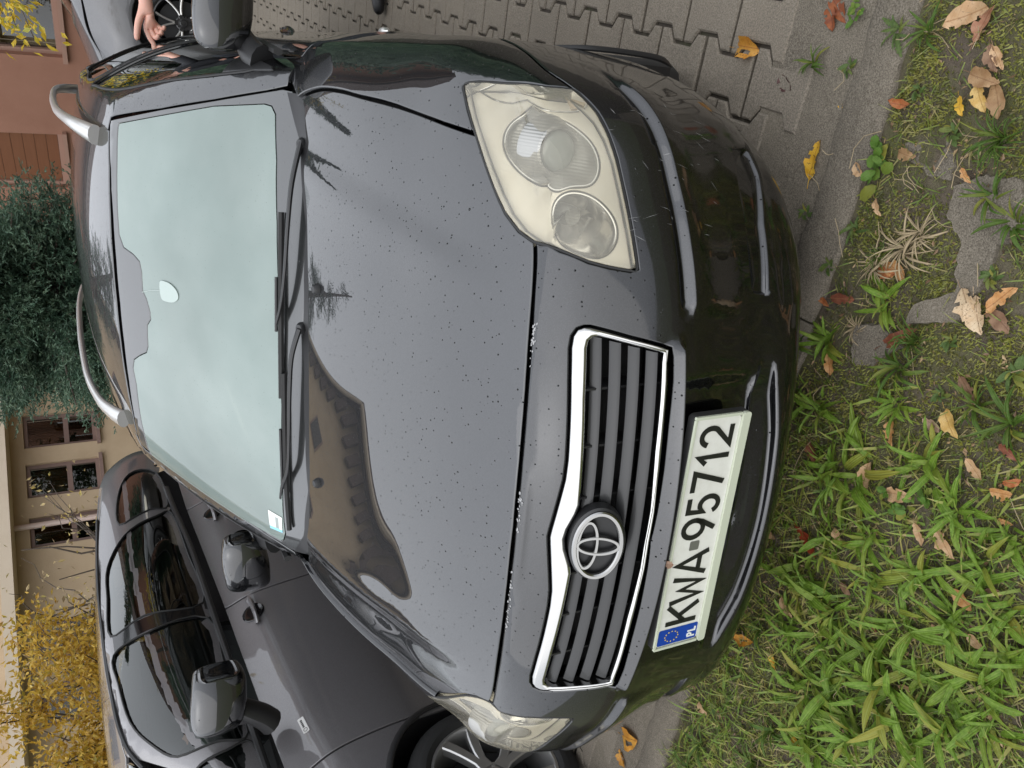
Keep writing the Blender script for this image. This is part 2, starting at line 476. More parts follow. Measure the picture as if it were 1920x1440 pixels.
def panel(name, surf, proj, outline, mat, parent=None, holes=(), res=.02, gap=.002, edge=.0025, thick=.012, disp=None, extra=(), lines=(), raise_=0.0, mirror=False, two=False):
    """a sheet cut from a smooth body surface along an outline, with rolled edges all round.
    outline/holes: 3D points near the surface. disp(q2) -> displacement along the normal."""
    def lifted(q):
        P, Nn = surf.lift(*proj.rays(q))
        if disp is not None:
            e = .0012
            d = disp(q)
            Pu, Nu = surf.lift(*proj.rays(q + [e, 0])); Pv, Nv = surf.lift(*proj.rays(q + [0, e]))
            # tangents of the smooth surface: take out the facet error by projecting on the smooth normal's plane
            tu = Pu - P; tv = Pv - P
            tu -= Nn * (tu * Nn).sum(1, keepdims=True); tv -= Nn * (tv * Nn).sum(1, keepdims=True)
            tu += Nn * (disp(q + [e, 0]) - d)[:, None]; tv += Nn * (disp(q + [0, e]) - d)[:, None]
            P = P + Nn * d[:, None]
            n2 = np.cross(tu, tv); n2 *= np.sign((n2 * Nn).sum(1, keepdims=True)); Nn = n2 / np.maximum(np.linalg.norm(n2, axis=1, keepdims=True), 1e-12)
        return P + Nn * raise_, Nn
    O = offset_poly(densify(proj.to2(outline), res), gap)
    H = [offset_poly(densify(proj.to2(h), res), -gap) for h in holes]
    Oi = offset_poly(O, edge); Hi = [offset_poly(h, -edge) for h in H]
    lo, hi = Oi.min(0), Oi.max(0)
    gx = np.arange(lo[0], hi[0], res); gy = np.arange(lo[1], hi[1], res * .866)
    g = np.array([(x + (res / 2 if j % 2 else 0), y) for j, y in enumerate(gy) for x in gx])
    k = inside(g, Oi)
    for h in Hi: k &= ~inside(g, h)
    g = g[k]
    if len(g):
        dd = seg_dist(g, Oi)
        for h in Hi: dd = np.minimum(dd, seg_dist(g, h))
        for l in lines: dd = np.minimum(dd, seg_dist(g, np.array(l), False))
        g = g[dd > res * .45]
    pts = [tuple(p) for p in Oi]; edges = [(i, (i + 1) % len(Oi)) for i in range(len(Oi))]
    for h in Hi:
        o = len(pts); pts += [tuple(p) for p in h]; edges += [(o + i, o + (i + 1) % len(h)) for i in range(len(h))]
    nb = len(pts)
    for l in lines:
        l = np.array(l); kk = inside(l, Oi)
        for h in Hi: kk &= ~inside(l, h)
        pts += [tuple(p) for p in l[kk]]
    pts += [tuple(p) for p in g]
    vo, eo, fo, ov, oe, of = delaunay_2d_cdt([Vector(p) for p in pts], edges, [], 0, 1e-6)
    q = np.array([tuple(v) for v in vo]); tri = np.array([tuple(f) for f in fo])
    cen = q[tri].mean(1); k = inside(cen, Oi)
    for h in Hi: k &= ~inside(cen, h)
    tri = tri[k]
    P, Nn = lifted(q)
    fn = np.cross(P[tri[:, 1]] - P[tri[:, 0]], P[tri[:, 2]] - P[tri[:, 0]])
    fl = (fn * Nn[tri].mean(1)).sum(1) < 0; tri[fl] = tri[fl][:, ::-1]
    V = [P]; NN = [Nn]; F = [tuple(t) for t in tri]; off = len(P)
    # map: input boundary index -> output index
    back = {}
    for oi, src in enumerate(ov):
        for sidx in src: back[sidx] = oi
    start = 0
    for loop, base, isout in [(Oi, O, True)] + [(a, b, False) for a, b in zip(Hi, H)]:
        n = len(loop); Pb, Nb = lifted(base); ids = [back[start + i] for i in range(n)]; start += n
        out = Pb - P[ids]; out -= Nb * (out * Nb).sum(1, keepdims=True); out /= np.maximum(np.linalg.norm(out, axis=1, keepdims=True), 1e-9)
        r1 = Pb - Nb * edge * .7; n1 = Nb * .6 + out * .8; r2 = Pb - Nb * thick; n2 = out
        V += [r1, r2, r1.copy()]; n1 /= np.linalg.norm(n1, axis=1, keepdims=True); NN += [n1, n2, n2]
        a0, b0, c0 = off, off + n, off + 2 * n; off += 3 * n
        A = .5 * sum(loop[i][0] * loop[(i + 1) % n][1] - loop[(i + 1) % n][0] * loop[i][1] for i in range(n))
        for i in range(n):
            j = (i + 1) % n
            f1 = (ids[i], ids[j], a0 + j, a0 + i); f2 = (c0 + i, c0 + j, b0 + j, b0 + i)
            pa, pb, pc = P[ids[i]], P[ids[j]], r1[j]
            if np.cross(pb - pa, pc - pa) @ Nb[i] < 0: f1 = f1[::-1]; f2 = f2[::-1]
            F += [f1, f2]
    V = np.concatenate(V); NN = np.concatenate(NN)
    res_ = [mesh_obj(name, V, F, mat, parent, True, NN)]
    if mirror:
        res_.append(mesh_obj(name, V * [-1, 1, 1], [f[::-1] for f in F], mat, parent, True, NN * [-1, 1, 1]))
    return res_ if mirror else res_[0]
def mir(P): return np.array(P, float) * [-1, 1, 1]
def catmull(V,Fs,n):
    V=np.array(V,float)
    for _ in range(n):
        Fa=np.array(Fs); nv=len(V); nf=len(Fa)
        fp=V[Fa].mean(1)
        E=np.stack([Fa,np.roll(Fa,-1,1)],-1).reshape(-1,2); Es=np.sort(E,1)
        U,inv,cnt=np.unique(Es,axis=0,return_inverse=True,return_counts=True); inv=inv.reshape(-1)
        ne=len(U); fid=np.repeat(np.arange(nf),4)
        fsum=np.zeros((ne,3)); np.add.at(fsum,inv,fp[fid])
        mid=V[U].mean(1); b=cnt==1
        ep=np.where(b[:,None],mid,(2*mid+fsum)/4)
        # vertex
        val=np.zeros(nv); np.add.at(val,Fa.reshape(-1),1)
        Fq=np.zeros((nv,3)); np.add.at(Fq,Fa.reshape(-1),fp[fid])
        ev=np.zeros(nv); Rm=np.zeros((nv,3))
        for k in (0,1): np.add.at(ev,U[:,k],1); np.add.at(Rm,U[:,k],mid)
        bv=np.zeros(nv,int); Bm=np.zeros((nv,3))
        for k in (0,1): np.add.at(bv,U[b,k],1); np.add.at(Bm,U[b,k],mid[b])
        nn=np.maximum(ev,1)[:,None]
        nvp=(Fq/np.maximum(val,1)[:,None]+2*Rm/nn+(nn-3)*V)/nn
        isb=bv>0
        nvp[isb]=(Bm[isb]/bv[isb][:,None]+V[isb])/2
        corner=isb&(val==1); nvp[corner]=V[corner]
        e=inv.reshape(nf,4)+nv; f=np.arange(nf)+nv+ne
        Fs=np.stack([Fa,e,np.repeat(f[:,None],4,1),np.roll(e,1,1)],-1).reshape(-1,4)
        V=np.concatenate([nvp,ep,fp])
    return V,Fs
def interp_cage(T,Fs,it=8,n=3,sym=None):
    T=np.array(T,float); Cg=T.copy()
    for _ in range(it):
        V,_f=catmull(Cg,Fs,n); d=T-V[:len(T)]
        Cg+=d*.9
        if sym is not None: Cg[sym,0]=0
    return Cg
class Grid:
    def __init__(s): s.V=[];s.key={};s.F=[]
    def v(s,k,p=None):
        if k not in s.key: s.key[k]=len(s.V); s.V.append(p)
        return s.key[k]
def lower_body():
    X=[0,.18,.36,.53,.67,.775]
    Zc=[.17,.25,.34,.44,.53,.62,.71,.763]
    yf=[[.10,.11,.15,.22,.32,.47],
        [-.022,-.008,.035,.112,.235,.395],
        [-.012,0,.033,.098,.197,.325],
        [-.006,.003,.029,.084,.172,.300],
        [-.003,.004,.028,.078,.160,.288],
        [.022,.03,.056,.108,.187,.307],
        [.06,.069,.10,.153,.235,.357],
        [.100,.108,.140,.197,.283,.405]]
    xf5=[.76,.765,.79,.80,.805,.80,.79,.78]
    zoff=[[0,0,-.005,-.01,-.01,-.01],[0,-.006,-.024,-.045,-.055,-.055],[0,-.003,-.012,-.02,-.025,-.025],
          [0]*6,[0]*6,[0]*6,[0,0,-.004,-.008,-.012,-.015],[0,-.002,-.01,-.025,-.037,-.05]]
    g=Grid(); P={}
    nk=8
    for k in range(nk):
        for i in range(6): P[('f',i,k)]=(X[i] if i<5 else xf5[k],yf[k][i],Zc[k]+zoff[k][i])
    yc=[.128,.30,.50,.70,.95,1.25,1.7,2.4,3.1,3.8,4.35,4.6]
    sk0=np.array([0,.008,.04,.097,.185,.31])
    skr=np.array([0,.009,.036,.08,.13,.17])
    dec=[1,.85,.65,.5]
    ztab=[[.783,.778,.764,.745,.735,.722],[.853,.850,.839,.821,.800,.763],[.908,.905,.894,.876,.850,.797],
          [.954,.952,.944,.929,.905,.84],[1.001,.999,.993,.984,.965,.905],[1.02,1.02,1.015,1.005,.985,.928],
          [1.03,1.03,1.02,1.01,.99,.94],[1.03,1.03,1.02,1.01,.995,.955],[1.03,1.03,1.02,1.01,1.0,.965],[1.03,1.03,1.02,1.01,1.0,.97],[1.02,1.02,1.01,1.0,.99,.96],[.98,.98,.97,.96,.95,.92]]
    xt=[[0,.18,.36,.53,.67,.775],[0,.18,.36,.53,.68,.805],[0,.18,.36,.535,.69,.815],[0,.18,.36,.54,.70,.82]]+[[0,.18,.36,.54,.71,.83]]*6+[[0,.18,.36,.53,.69,.80],[0,.18,.36,.51,.65,.74]]
    for j,y0 in enumerate(yc):
        for i in range(6):
            s=(sk0[i]*dec[j] if j<4 else (skr[i] if j<10 else 0.0)) 
            if j in (5,6,7,8,9): s*= [.8,.5,.3,.1,0][j-5]
            if j>=10: s=-.18*(X[i]/.775)**2*(.5 if j==10 else 1)
            P[('t',i,j)]=(xt[j][i],y0+s,ztab[j][i])
    # side: stations j, rows k (0..7) ; top edge = ('t',5,j)
    xs=[.81,.845,.868,.884,.892,.893,.886,.865]
    x1=[.80,.832,.862,.876,.880,.876,.862,.838]
    flare=[0,0,.4,1,.5,0,0,0,0,0,0,0]
    for j in range(1,len(yc)):
        px,y,zt=P[('t',5,j)]
        fac=[0,0,.85,1,1,.95,.9,.9,.9,.85,.5,0][j]
        zs=[.17,.2+.02*(j<3),.30,.42,.54,zt-.21,zt-.13,zt-.055]
        if j==1: zs=[.165,.21,.32,.435,.53,.605,.665,.72]
        if j==2: zs=[.17,.205,.31,.43,.535,.62,.69,.752]
        for k in range(nk):
            xx=x1[k]*(1-fac)+xs[k]*fac+flare[j]*.007*(k in(3,4,5,6))
            if j==10: xx=xs[k]-.03
            if j==11: xx=xs[k]-.12
            P[('s',j,k)]=(xx,y,zs[k])
    def fv(i,k):  # front index with k==nk ->top row 0
        if k==nk: return ('t',i,0)
        return ('f',i,k)
    def sv(j,k):
        if k==nk: return ('t',5,j)
        if j==0: return ('f',5,k)
        return ('s',j,k)
    for key,p in P.items(): g.v(key,p)
    F=[]
    for k in range(nk):
        for i in range(5): F.append([fv(i,k),fv(i+1,k),fv(i+1,k+1),fv(i,k+1)])
        for j in range(len(yc)-1): F.append([sv(j,k),sv(j+1,k),sv(j+1,k+1),sv(j,k+1)])
    for j in range(len(yc)-1):
        for i in range(5): F.append([('t',i,j),('t',i+1,j),('t',i+1,j+1),('t',i,j+1)])
    Fi=[[g.key[a] for a in f] for f in F]
    T=np.array(g.V)
    # mirror to full mesh
    n=len(T); cen=np.abs(T[:,0])<1e-9
    mir=np.arange(n); extra=[]; 
    for a in range(n):
        if not cen[a]: mir[a]=n+len(extra); extra.append(T[a]*[-1,1,1])
    TT=np.concatenate([T,np.array(extra)])
    FF=Fi+[[mir[a] for a in f][::-1] for f in Fi]
    return TT,np.array(FF),g.key
def smooth_surface(T,F,n=4,it=8):
    C=interp_cage(T,F,it); return catmull(C,F,n)
def greenhouse():
    f=[0,.35,.7,.92,1.0]; R=[0,.06,.33,.66,.94,1.0]; G=[0,.03,.2,.45,.7,.92,1]
    lerp=lambda a,b,t:a+(b-a)*t
    zc=[1.439,1.464,1.550,1.585,1.570,1.50,1.42]; ze=[1.395,1.414,1.478,1.502,1.488,1.43,1.36]
    xr=[.615,.628,.648,.655,.645,.61,.53]; xb=[.765,.80,.845,.855,.85,.82,.72]
    P={}
    Bt=lambda a:np.array([.765*a,.985+.235*a*a+.03*a**6,.955])
    Tp=lambda a:np.array([.615*a,1.79+.095*a*a,1.439-.029*a*a-.015*a**8])
    nr=len(R)-1; ng=len(G)-1
    for i,a in enumerate(f):
        for r,t in enumerate(R):
            p=lerp(Bt(a),Tp(a),t)+np.array([0,-.5,.87])*.022*4*t*(1-t)*.6
            P[('w',i,r)]=p
    for gI,gg in enumerate(G):
        if gI==0: continue
        for i,a in enumerate(f):
            y0=Tp(a)[1]; y=y0+(4.42-y0)*gg
            P[('r',i,gI)]=np.array([a*xr[gI],y,lerp(zc[gI],ze[gI],a**2.4)])
        for r in range(nr):
            t=R[r]; y0=P[('w',4,r)][1]; y=y0+(4.42+.12*(1-t)-y0)*gg
            x=lerp(xb[gI],xr[gI],t)+.045*4*t*(1-t)*.9
            P[('s',gI,r)]=np.array([x,y,lerp(.93+.02*gg,ze[gI],t)])
    W=lambda i,r:('w',i,r)
    Rf=lambda i,g:('w',i,nr) if g==0 else ('r',i,g)
    S=lambda g,r: ('w',4,r) if g==0 else (('r',4,g) if r==nr else ('s',g,r))
    keys=list(P);idx={k:n for n,k in enumerate(keys)}
    F=[]
    for r in range(nr):
        for i in range(4): F.append([W(i,r),W(i+1,r),W(i+1,r+1),W(i,r+1)])
        for g in range(ng): F.append([S(g,r),S(g+1,r),S(g+1,r+1),S(g,r+1)])
    for g in range(ng):
        for i in range(4): F.append([Rf(i,g),Rf(i+1,g),Rf(i+1,g+1),Rf(i,g+1)])
    T=np.array([P[k] for k in keys]); Fi=[[idx[a] for a in q] for q in F]
    n=len(T);mir=np.arange(n);ex=[]
    for a in range(n):
        if T[a,0]>1e-9: mir[a]=n+len(ex);ex.append(T[a]*[-1,1,1])
    return np.concatenate([T,np.array(ex)]),np.array(Fi+[[mir[a] for a in q][::-1] for q in Fi])
LAMP = [(0.7903,0.5499,0.7683), (0.8008,0.5414,0.7557), (0.8047,0.4998,0.7307), (0.8073,0.4285,0.7025), (0.8068,0.3675,0.6724), (0.8067,0.3321,0.6342), (0.7927,0.2993,0.627), (0.7711,0.2628,0.6185), (0.7368,0.2256,0.612), (0.6966,0.1959,0.6063), (0.6398,0.161,0.6025), (0.5787,0.1243,0.6006), (0.5194,0.0946,0.5989), (0.515,0.0979,0.6109), (0.5184,0.115,0.6456), (0.524,0.1345,0.678), (0.5364,0.171,0.7172), (0.5399,0.2264,0.7432), (0.5528,0.2638,0.7579), (0.5791,0.3045,0.7703), (0.6121,0.3413,0.7769), (0.6552,0.3872,0.7805), (0.71,0.4502,0.7796), (0.7474,0.497,0.7764)]
HOODSIDE = [(0.71,0.4502,0.7796), (0.7191,0.5424,0.811), (0.7383,0.7115,0.8554), (0.7462,0.8566,0.8982), (0.7505,0.9391,0.918), (0.7495,1.0188,0.937), (0.7449,1.0655,0.9485), (0.7315,1.125,0.9634), (0.7149,1.171,0.9743)]
HOODREAR = [(0.7149,1.171,0.9743), (0.6941,1.1313,0.976), (0.6133,1.0602,0.9811), (0.5306,1.0288,0.9846), (0.4024,0.9933,0.9907), (0.2665,0.9629,0.9956), (0.1745,0.9536,0.9984), (0.0453,0.9446,0.9999), (-0.0243,0.9497,1.0007)]
SEAMFB = [(0.8067,0.3321,0.6342), (0.8358,0.427,0.6466), (0.8634,0.5299,0.6365), (0.8831,0.6218,0.6309)]
GR_OUT = [(-0.0164,0.0743,0.7309), (0.0164,0.0732,0.7294), (0.062,0.07,0.7238), (0.125,0.0676,0.7155), (0.165,0.0699,0.7136), (0.2501,0.0816,0.7133), (0.3156,0.0945,0.7133), (0.3726,0.1075,0.7122), (0.3946,0.1109,0.7087), (0.4078,0.1094,0.7013), (0.4138,0.1042,0.6907), (0.415,0.0986,0.6808), (0.4021,0.0646,0.6175), (0.3864,0.0366,0.5466), (0.3273,0.0246,0.5439), (0.2424,0.0128,0.5446), (0.1539,0.0046,0.5436), (0.0637,0.0006,0.5446), (-0.0016,0.0002,0.5469)]
GR_IN = [(-0.0193,0.0561,0.7026), (0.0218,0.0544,0.6994), (0.0557,0.0493,0.6879), (0.0766,0.0479,0.6833), (0.1852,0.0567,0.6849), (0.2862,0.0723,0.6862), (0.3765,0.0908,0.6845), (0.3889,0.0924,0.6819), (0.3952,0.0907,0.676), (0.3969,0.087,0.6683), (0.3871,0.061,0.6174), (0.3748,0.0373,0.5592), (0.3594,0.0346,0.5607), (0.2935,0.0232,0.5601), (0.1901,0.0116,0.5612), (0.0643,0.0033,0.5566), (-0.0009,0.0027,0.5579)]
EMB = [(0.0678,0.0373,0.6589), (-0.0765,0.0312,0.6418), (-0.0157,0.051,0.6929), (0.0082,0.0178,0.6077), (-0.0023,0.0332,0.6512)]
FOG = [(0.7243,0.2411,0.3123), (0.7241,0.2516,0.2856), (0.7233,0.2729,0.2431), (0.6725,0.2145,0.2463), (0.5904,0.1381,0.2839), (0.4982,0.0814,0.3002), (0.4652,0.0665,0.305), (0.4711,0.0697,0.344), (0.518,0.0909,0.3438), (0.6001,0.1418,0.3333), (0.6547,0.183,0.3246)]
WSCLEAR = [(0.5564,1.8353,1.3914), (0.5663,1.8343,1.3876), (0.6584,1.4717,1.1478), (0.6828,1.3093,1.0351), (0.6799,1.2856,1.0209), (0.6613,1.2645,1.0153), (0.5486,1.2138,1.0242), (0.3856,1.1661,1.035), (0.2448,1.1375,1.0404), (0.0655,1.1193,1.0432), (-0.1313,1.1207,1.0408), (-0.3592,1.156,1.0338), (-0.6489,1.2539,1.0136), (-0.6908,1.2825,1.0141), (-0.7019,1.2991,1.0199), (-0.6851,1.48,1.141), (-0.6695,1.6999,1.2756), (-0.6166,1.8382,1.37), (-0.5765,1.8364,1.3851), (-0.5073,1.8155,1.3952), (-0.3943,1.7892,1.4052), (-0.283,1.7637,1.4078), (-0.2229,1.7613,1.4131), (-0.1886,1.7455,1.4077), (-0.1641,1.711,1.391), (-0.1398,1.6699,1.3701), (-0.1132,1.6562,1.364), (-0.075,1.6517,1.3631), (-0.0369,1.6456,1.3606), (-0.0136,1.6268,1.3505), (0.0133,1.6262,1.3501), (0.0536,1.6402,1.3573), (0.0756,1.6565,1.3657), (0.1358,1.6587,1.3642), (0.1677,1.6685,1.3674), (0.1846,1.6998,1.3833), (0.1962,1.748,1.4084), (0.2309,1.7707,1.4173), (0.2967,1.7824,1.4161), (0.4587,1.8089,1.4033)]
PILL_IN = [(0.5717,1.9344,1.4218), (0.6296,1.673,1.2767), (0.6765,1.4814,1.1458), (0.7185,1.3195,1.0253), (0.7302,1.2748,0.9909)]
SWIN = [(0.6385,2.1645,1.4505), (0.642,2.0083,1.4147), (0.6637,1.8751,1.3542), (0.6952,1.7208,1.2691), (0.722,1.5972,1.1891), (0.7454,1.4909,1.1128), (0.7697,1.4262,1.0491), (0.7783,1.5187,1.0787), (0.7826,1.654,1.1207), (0.7865,1.8081,1.153), (0.7755,1.8722,1.1917), (0.7432,1.9503,1.2673), (0.7039,2.0513,1.3453), (0.6655,2.1246,1.4112)]
RWIN = [(0.6476,2.3203,1.4698), (0.6416,2.2209,1.4584), (0.6694,2.1485,1.4105), (0.7166,2.0572,1.328), (0.7553,1.9682,1.2494), (0.7845,1.8859,1.1741), (0.779,2.2047,1.2329), (0.7497,2.4076,1.3124), (0.7136,2.4942,1.3845), (0.6764,2.4363,1.4415)]
RAILL = [(0.5094,2.1051,1.4706)]
BOWL1 = [(0.693,0.4175,0.7353), (0.7212,0.4337,0.7226), (0.7435,0.4326,0.7036), (0.7558,0.4064,0.6869), (0.7602,0.3569,0.6791), (0.7551,0.3245,0.6595), (0.7415,0.2909,0.6403), (0.7205,0.2592,0.6226), (0.6958,0.2369,0.6143), (0.6724,0.2229,0.6148), (0.6506,0.2146,0.6243), (0.639,0.2145,0.6378), (0.6416,0.2275,0.6575), (0.6381,0.2395,0.6771), (0.6222,0.2489,0.6952), (0.6288,0.2937,0.7095), (0.6415,0.3368,0.7251), (0.6652,0.3827,0.7354)]
BOWL2 = [(0.577,0.2481,0.7081), (0.5971,0.2518,0.704), (0.6153,0.2442,0.6955), (0.6275,0.2339,0.6789), (0.6301,0.22,0.6573), (0.6244,0.2032,0.6334), (0.6065,0.1828,0.6131), (0.5878,0.1669,0.602), (0.5672,0.1545,0.6005), (0.5458,0.1465,0.6084), (0.5295,0.1447,0.6222), (0.5201,0.1474,0.6372), (0.5235,0.1621,0.6618), (0.5296,0.1822,0.6866), (0.5414,0.2003,0.7075), (0.5565,0.2328,0.708)]
SIGNAL = [(0.783,0.5503,0.7332), (0.7935,0.533,0.7146), (0.7973,0.4705,0.6811), (0.7982,0.4122,0.6481), (0.7976,0.3773,0.6106), (0.7718,0.3199,0.6167), (0.7684,0.33,0.6398), (0.7668,0.3595,0.6724), (0.7641,0.4326,0.6901), (0.7696,0.4996,0.7183)]
PROJ = [(0.6961,0.2778,0.675), (0.5845,0.2095,0.6827)]
# ------------------------------------------------------------------ the black estate car (front at y=0, car's left = +x; modelling frame has the ground at z=.0245*y)
def sst(a, b, x):
    t = np.clip((x - a) / (b - a), 0, 1); return t * t * (3 - 2 * t)
def make_wheel(parent, c, side, r=.32, w=.205, style='five', n=5, rim=.215, name='wheel'):
    """tyre, rim with spokes; side=+1 outer face towards +x"""
    ax = np.array([side, 0, 0], float); c = np.array(c, float)
    hw = w / 2
    t = MB()
    prof = [(rim, -hw * .80), (rim + .012, -hw * .97), (rim + (r - rim) * .45, -hw * 1.04), (r - .028, -hw * .97), (r - .008, -hw * .80), (r, -hw * .5), (r, -hw * .33), (r - .007, -hw * .32), (r - .007, -hw * .25), (r, -hw * .24),
            (r, hw * .24), (r - .007, hw * .25), (r - .007, hw * .32), (r, hw * .33), (r, hw * .5), (r - .008, hw * .80), (r - .028, hw * .97), (r - .040, hw * .985), (r - .043, hw * 1.0), (rim + (r - rim) * .45, hw * 1.04), (rim + .022, hw * 1.03), (rim + .019, hw * 1.0), (rim + .012, hw * .97), (rim, hw * .80)]
    t.lathe(prof, c, ax, 56)
    ty = t.obj(name, 'tyre', parent)
    m = MB()
    m.lathe([(rim + .004, hw * .90), (rim + .004, hw * .82), (rim - .008, hw * .78), (rim - .016, hw * .55), (rim - .03, -hw * .2), (rim - .03, -hw * .8)], c, ax, 48)
    m.lathe([(rim + .004, hw * .90), (rim - .006, hw * .92), (rim - .010, hw * .84), (rim - .016, hw * .55)], c, ax, 48)
    o = m.obj('rim', 'alloy' if style != 'dark' else 'alloy_dark', ty)
    d = MB(); d.lathe([(0, -.01), (rim - .05, -.02), (rim - .03, -hw * .5)], c, ax, 24)
    d.obj('brake_disc', 'black_plastic', ty)
    a1 = np.array([0, 1, 0]); a2 = np.array([0, 0, 1])
    def P(rr, th, h): return c + ax * h + rr * (math.cos(th) * a1 + math.sin(th) * a2)
    for k in range(n):
        th = 2 * math.pi * k / n + .3
        s = MB()
        def bar(t0, t1, w0, w1, r0, r1, h0, h1, dep=.03):
            sec = []
            for u in np.linspace(0, 1, 6):
                rr = r0 + (r1 - r0) * u; tt = t0 + (t1 - t0) * u; ww = w0 + (w1 - w0) * u; hh = h0 + (h1 - h0) * (u ** 1.4)
                e1 = np.array([-math.sin(tt), math.cos(tt)]); tan = e1[0] * a1 + e1[1] * a2
                p = P(rr, tt, hh); b = min(.005, ww * .3)
                sec.append([p - tan * ww, p - tan * ww - ax * dep, p + tan * ww - ax * dep, p + tan * ww, p + tan * (ww - b) + ax * b, p - tan * (ww - b) + ax * b])
            V = [q for ss in sec for q in ss]; F = []
            for i in range(5):
                for j in range(6):
                    f = (i * 6 + j, i * 6 + (j + 1) % 6, (i + 1) * 6 + (j + 1) % 6, (i + 1) * 6 + j); F.append(f if side > 0 else f[::-1])
            s.add(V, F)
        if style == 'five':
            for sg in (-1, 1): bar(th + sg * .10, th + sg * .30, .016, .022, .05, rim - .008, hw * .62, hw * .80)
            bar(th, th, .03, .028, .04, .085, hw * .63, hw * .64)
        else:
            for sg in (-1, 1): bar(th + sg * .05, th + sg * .26, .010, .007, .05, rim - .008, hw * .62, hw * .82)
            bar(th, th, .022, .02, .04, .08, hw * .63, hw * .64)
        if style == 'dark':
            o2 = s.obj('spoke', 'alloy_dark', ty)
            ed = MB()
            for sg in (-1, 1):
                q = [P(.07 + (rim - .085) * u, th + sg * (.09 + .22 * u), hw * (.66 + .19 * u)) for u in np.linspace(0, 1, 6)]
                ed.tube(q, .009, 6)
            ed.obj('spoke_edge', 'alloy', ty)
        else: s.obj('spoke', 'alloy', ty)
    h = MB(); h.lathe([(.001, hw * .72), (.026, hw * .71), (.031, hw * .66), (.05, hw * .64), (.062, hw * .58), (.062, hw * .4)], c, ax, 24)
    for k in range(5):
        th = 2 * math.pi * (k + .5) / 5 + .3; h.lathe([(0, hw * .66), (.010, hw * .66), (.011, hw * .60)], P(.046, th, 0), ax, 8)
    h.obj('hub_cap', 'alloy' if style != 'dark' else 'alloy_dark', ty)
    return ty

TILT = math.atan(.0245)
car = empty('parked_car', (0, 2.3 / math.cos(TILT), 0), 'black estate car with chrome slatted grille and white number plate KWA 95712', 'car', rotx=-TILT)
OFFS[car.name] = (0, -2.3, -.0245 * 2.3)
_T, _F2, _key = lower_body(); _V, _Q = smooth_surface(_T, _F2); SL = Surf(_V, _Q)
_T, _F2 = greenhouse(); _VG, _QG = smooth_surface(_T, _F2, 4, 6); SG = Surf(_VG, _QG)
TOP = Planar((0, 0, 1), (0, 1, 0)); SIDE = Planar((.75, 0, .66)); SIDEX = Planar((1, 0, .12)); CYL = Cyl(0, .95)
LAMPP = Planar((.5, -.62, .6)); WSP = Planar((0, -.5, .87)); FRAMEP = Planar((1, -.25, .75))
A = lambda *p: np.array(p, float)
LAMP = np.array(LAMP); HOODSIDE = np.array(HOODSIDE); HOODREAR = np.array(HOODREAR); SEAMFB = np.array(SEAMFB)

# hood
_fx = np.array([0, .14, .28, .42, .50]); _fy = np.array([.126, .132, .151, .185, .210])
front_half = [np.array(SL.bvh.ray_cast(Vector((x, y, 3)), Vector((0, 0, -1)))[0]) for x, y in zip(_fx, _fy)] + [LAMP[17]]
side_half = list(LAMP[18:23]) + list(spline(HOODSIDE, 3))[1:]
rear_half = list(HOODREAR[1:-1])
half = spline(front_half, 3).tolist() + side_half + rear_half
half = [np.array(p) for p in half]
hood_out = half + [A(0, .945, 1.0)] + [mir(p) for p in half[::-1][:-1]]
def hood_disp(q):
    x, y = -q[:, 0], q[:, 1]      # TOP: u axis
    xa = np.abs(q[:, 0]); yy = HOODY(q)
    xc = np.interp(yy, [.1, .5, .9, 1.2], [.44, .505, .562, .60])
    w = sst(.22, .45, yy)
    return -.011 * w * sst(-.035, .035, xa - xc) + .006 * np.exp(-((xa - xc + .045) / .05) ** 2) * w
_t = TOP.to2(np.array([[.3, .7, 1.0]]))[0]
HOODY = (lambda q: q[:, 1] if abs(_t[1] - .7) < 1e-6 else -q[:, 1])
hood = panel('hood', SL, TOP, hood_out, 'black_paint', car, res=.018, gap=.0022, edge=.003, disp=hood_disp)
for s in (-1, 1):
    w = MB(); c = A(.276 * s, .896, .985)
    w.lathe([(0, .016), (.009, .014), (.014, .006), (.016, -.012)], c, (0, -.25, 1), 14)
    w.obj('washer_nozzle', 'black_plastic', hood)

# front bumper
AC, AZ, AR = .93, .36, .362      # wheel arch
def arch_pt(y, z): return A(.885, y, z)
lamp_low = [LAMP[17], LAMP[16], LAMP[15], LAMP[14], LAMP[13], LAMP[12], LAMP[11], LAMP[10], LAMP[9], LAMP[8], LAMP[7], LAMP[6], LAMP[5]]
arch_f = [arch_pt(AC - math.sqrt(AR ** 2 - (z - AZ) ** 2), z) for z in (.631, .56, .48, .40, .33, .26, .2, .172)]
bottom = [A(.80, .56, .166), A(.76, .47, .166), A(.70, .36, .166), A(.62, .28, .166), A(.5, .21, .166), A(.36, .15, .166), A(.18, .11, .166)]
bh = [np.array(p) for p in spline(front_half, 3)] + lamp_low[1:] + list(spline(SEAMFB, 3))[1:-1] + arch_f + bottom
bump_out = bh + [A(0, .10, .166)] + [mir(p) for p in bh[::-1][:-1]]
GR_OUT = np.array(GR_OUT); GR_IN = np.array(GR_IN)
def grille_loop(H):
    h = [p for p in H if p[0] > .003]; h[0] = h[0]; a, b = H[0].copy(), H[-1].copy(); a[0] = 0; b[0] = 0
    return [a] + h + [b] + [mir(p) for p in h[::-1]]
gr_out = grille_loop(GR_OUT); gr_in = grille_loop(GR_IN)
def S2(x, y, z): return CYL.to2(A(x, y, z))
s385 = S2(.385, .03, .52)[0]; s29 = S2(.30, .01, .45)[0]
ledge = np.array([S2(*p) for p in [(.447, .048, .47), (.453, .048, .491), (.473, .055, .507), (.551, .087, .508), (.631, .135, .507), (.70, .178, .511), (.752, .218, .518), (.787, .26, .527), (.81, .33, .54), (.84, .45, .552)]])
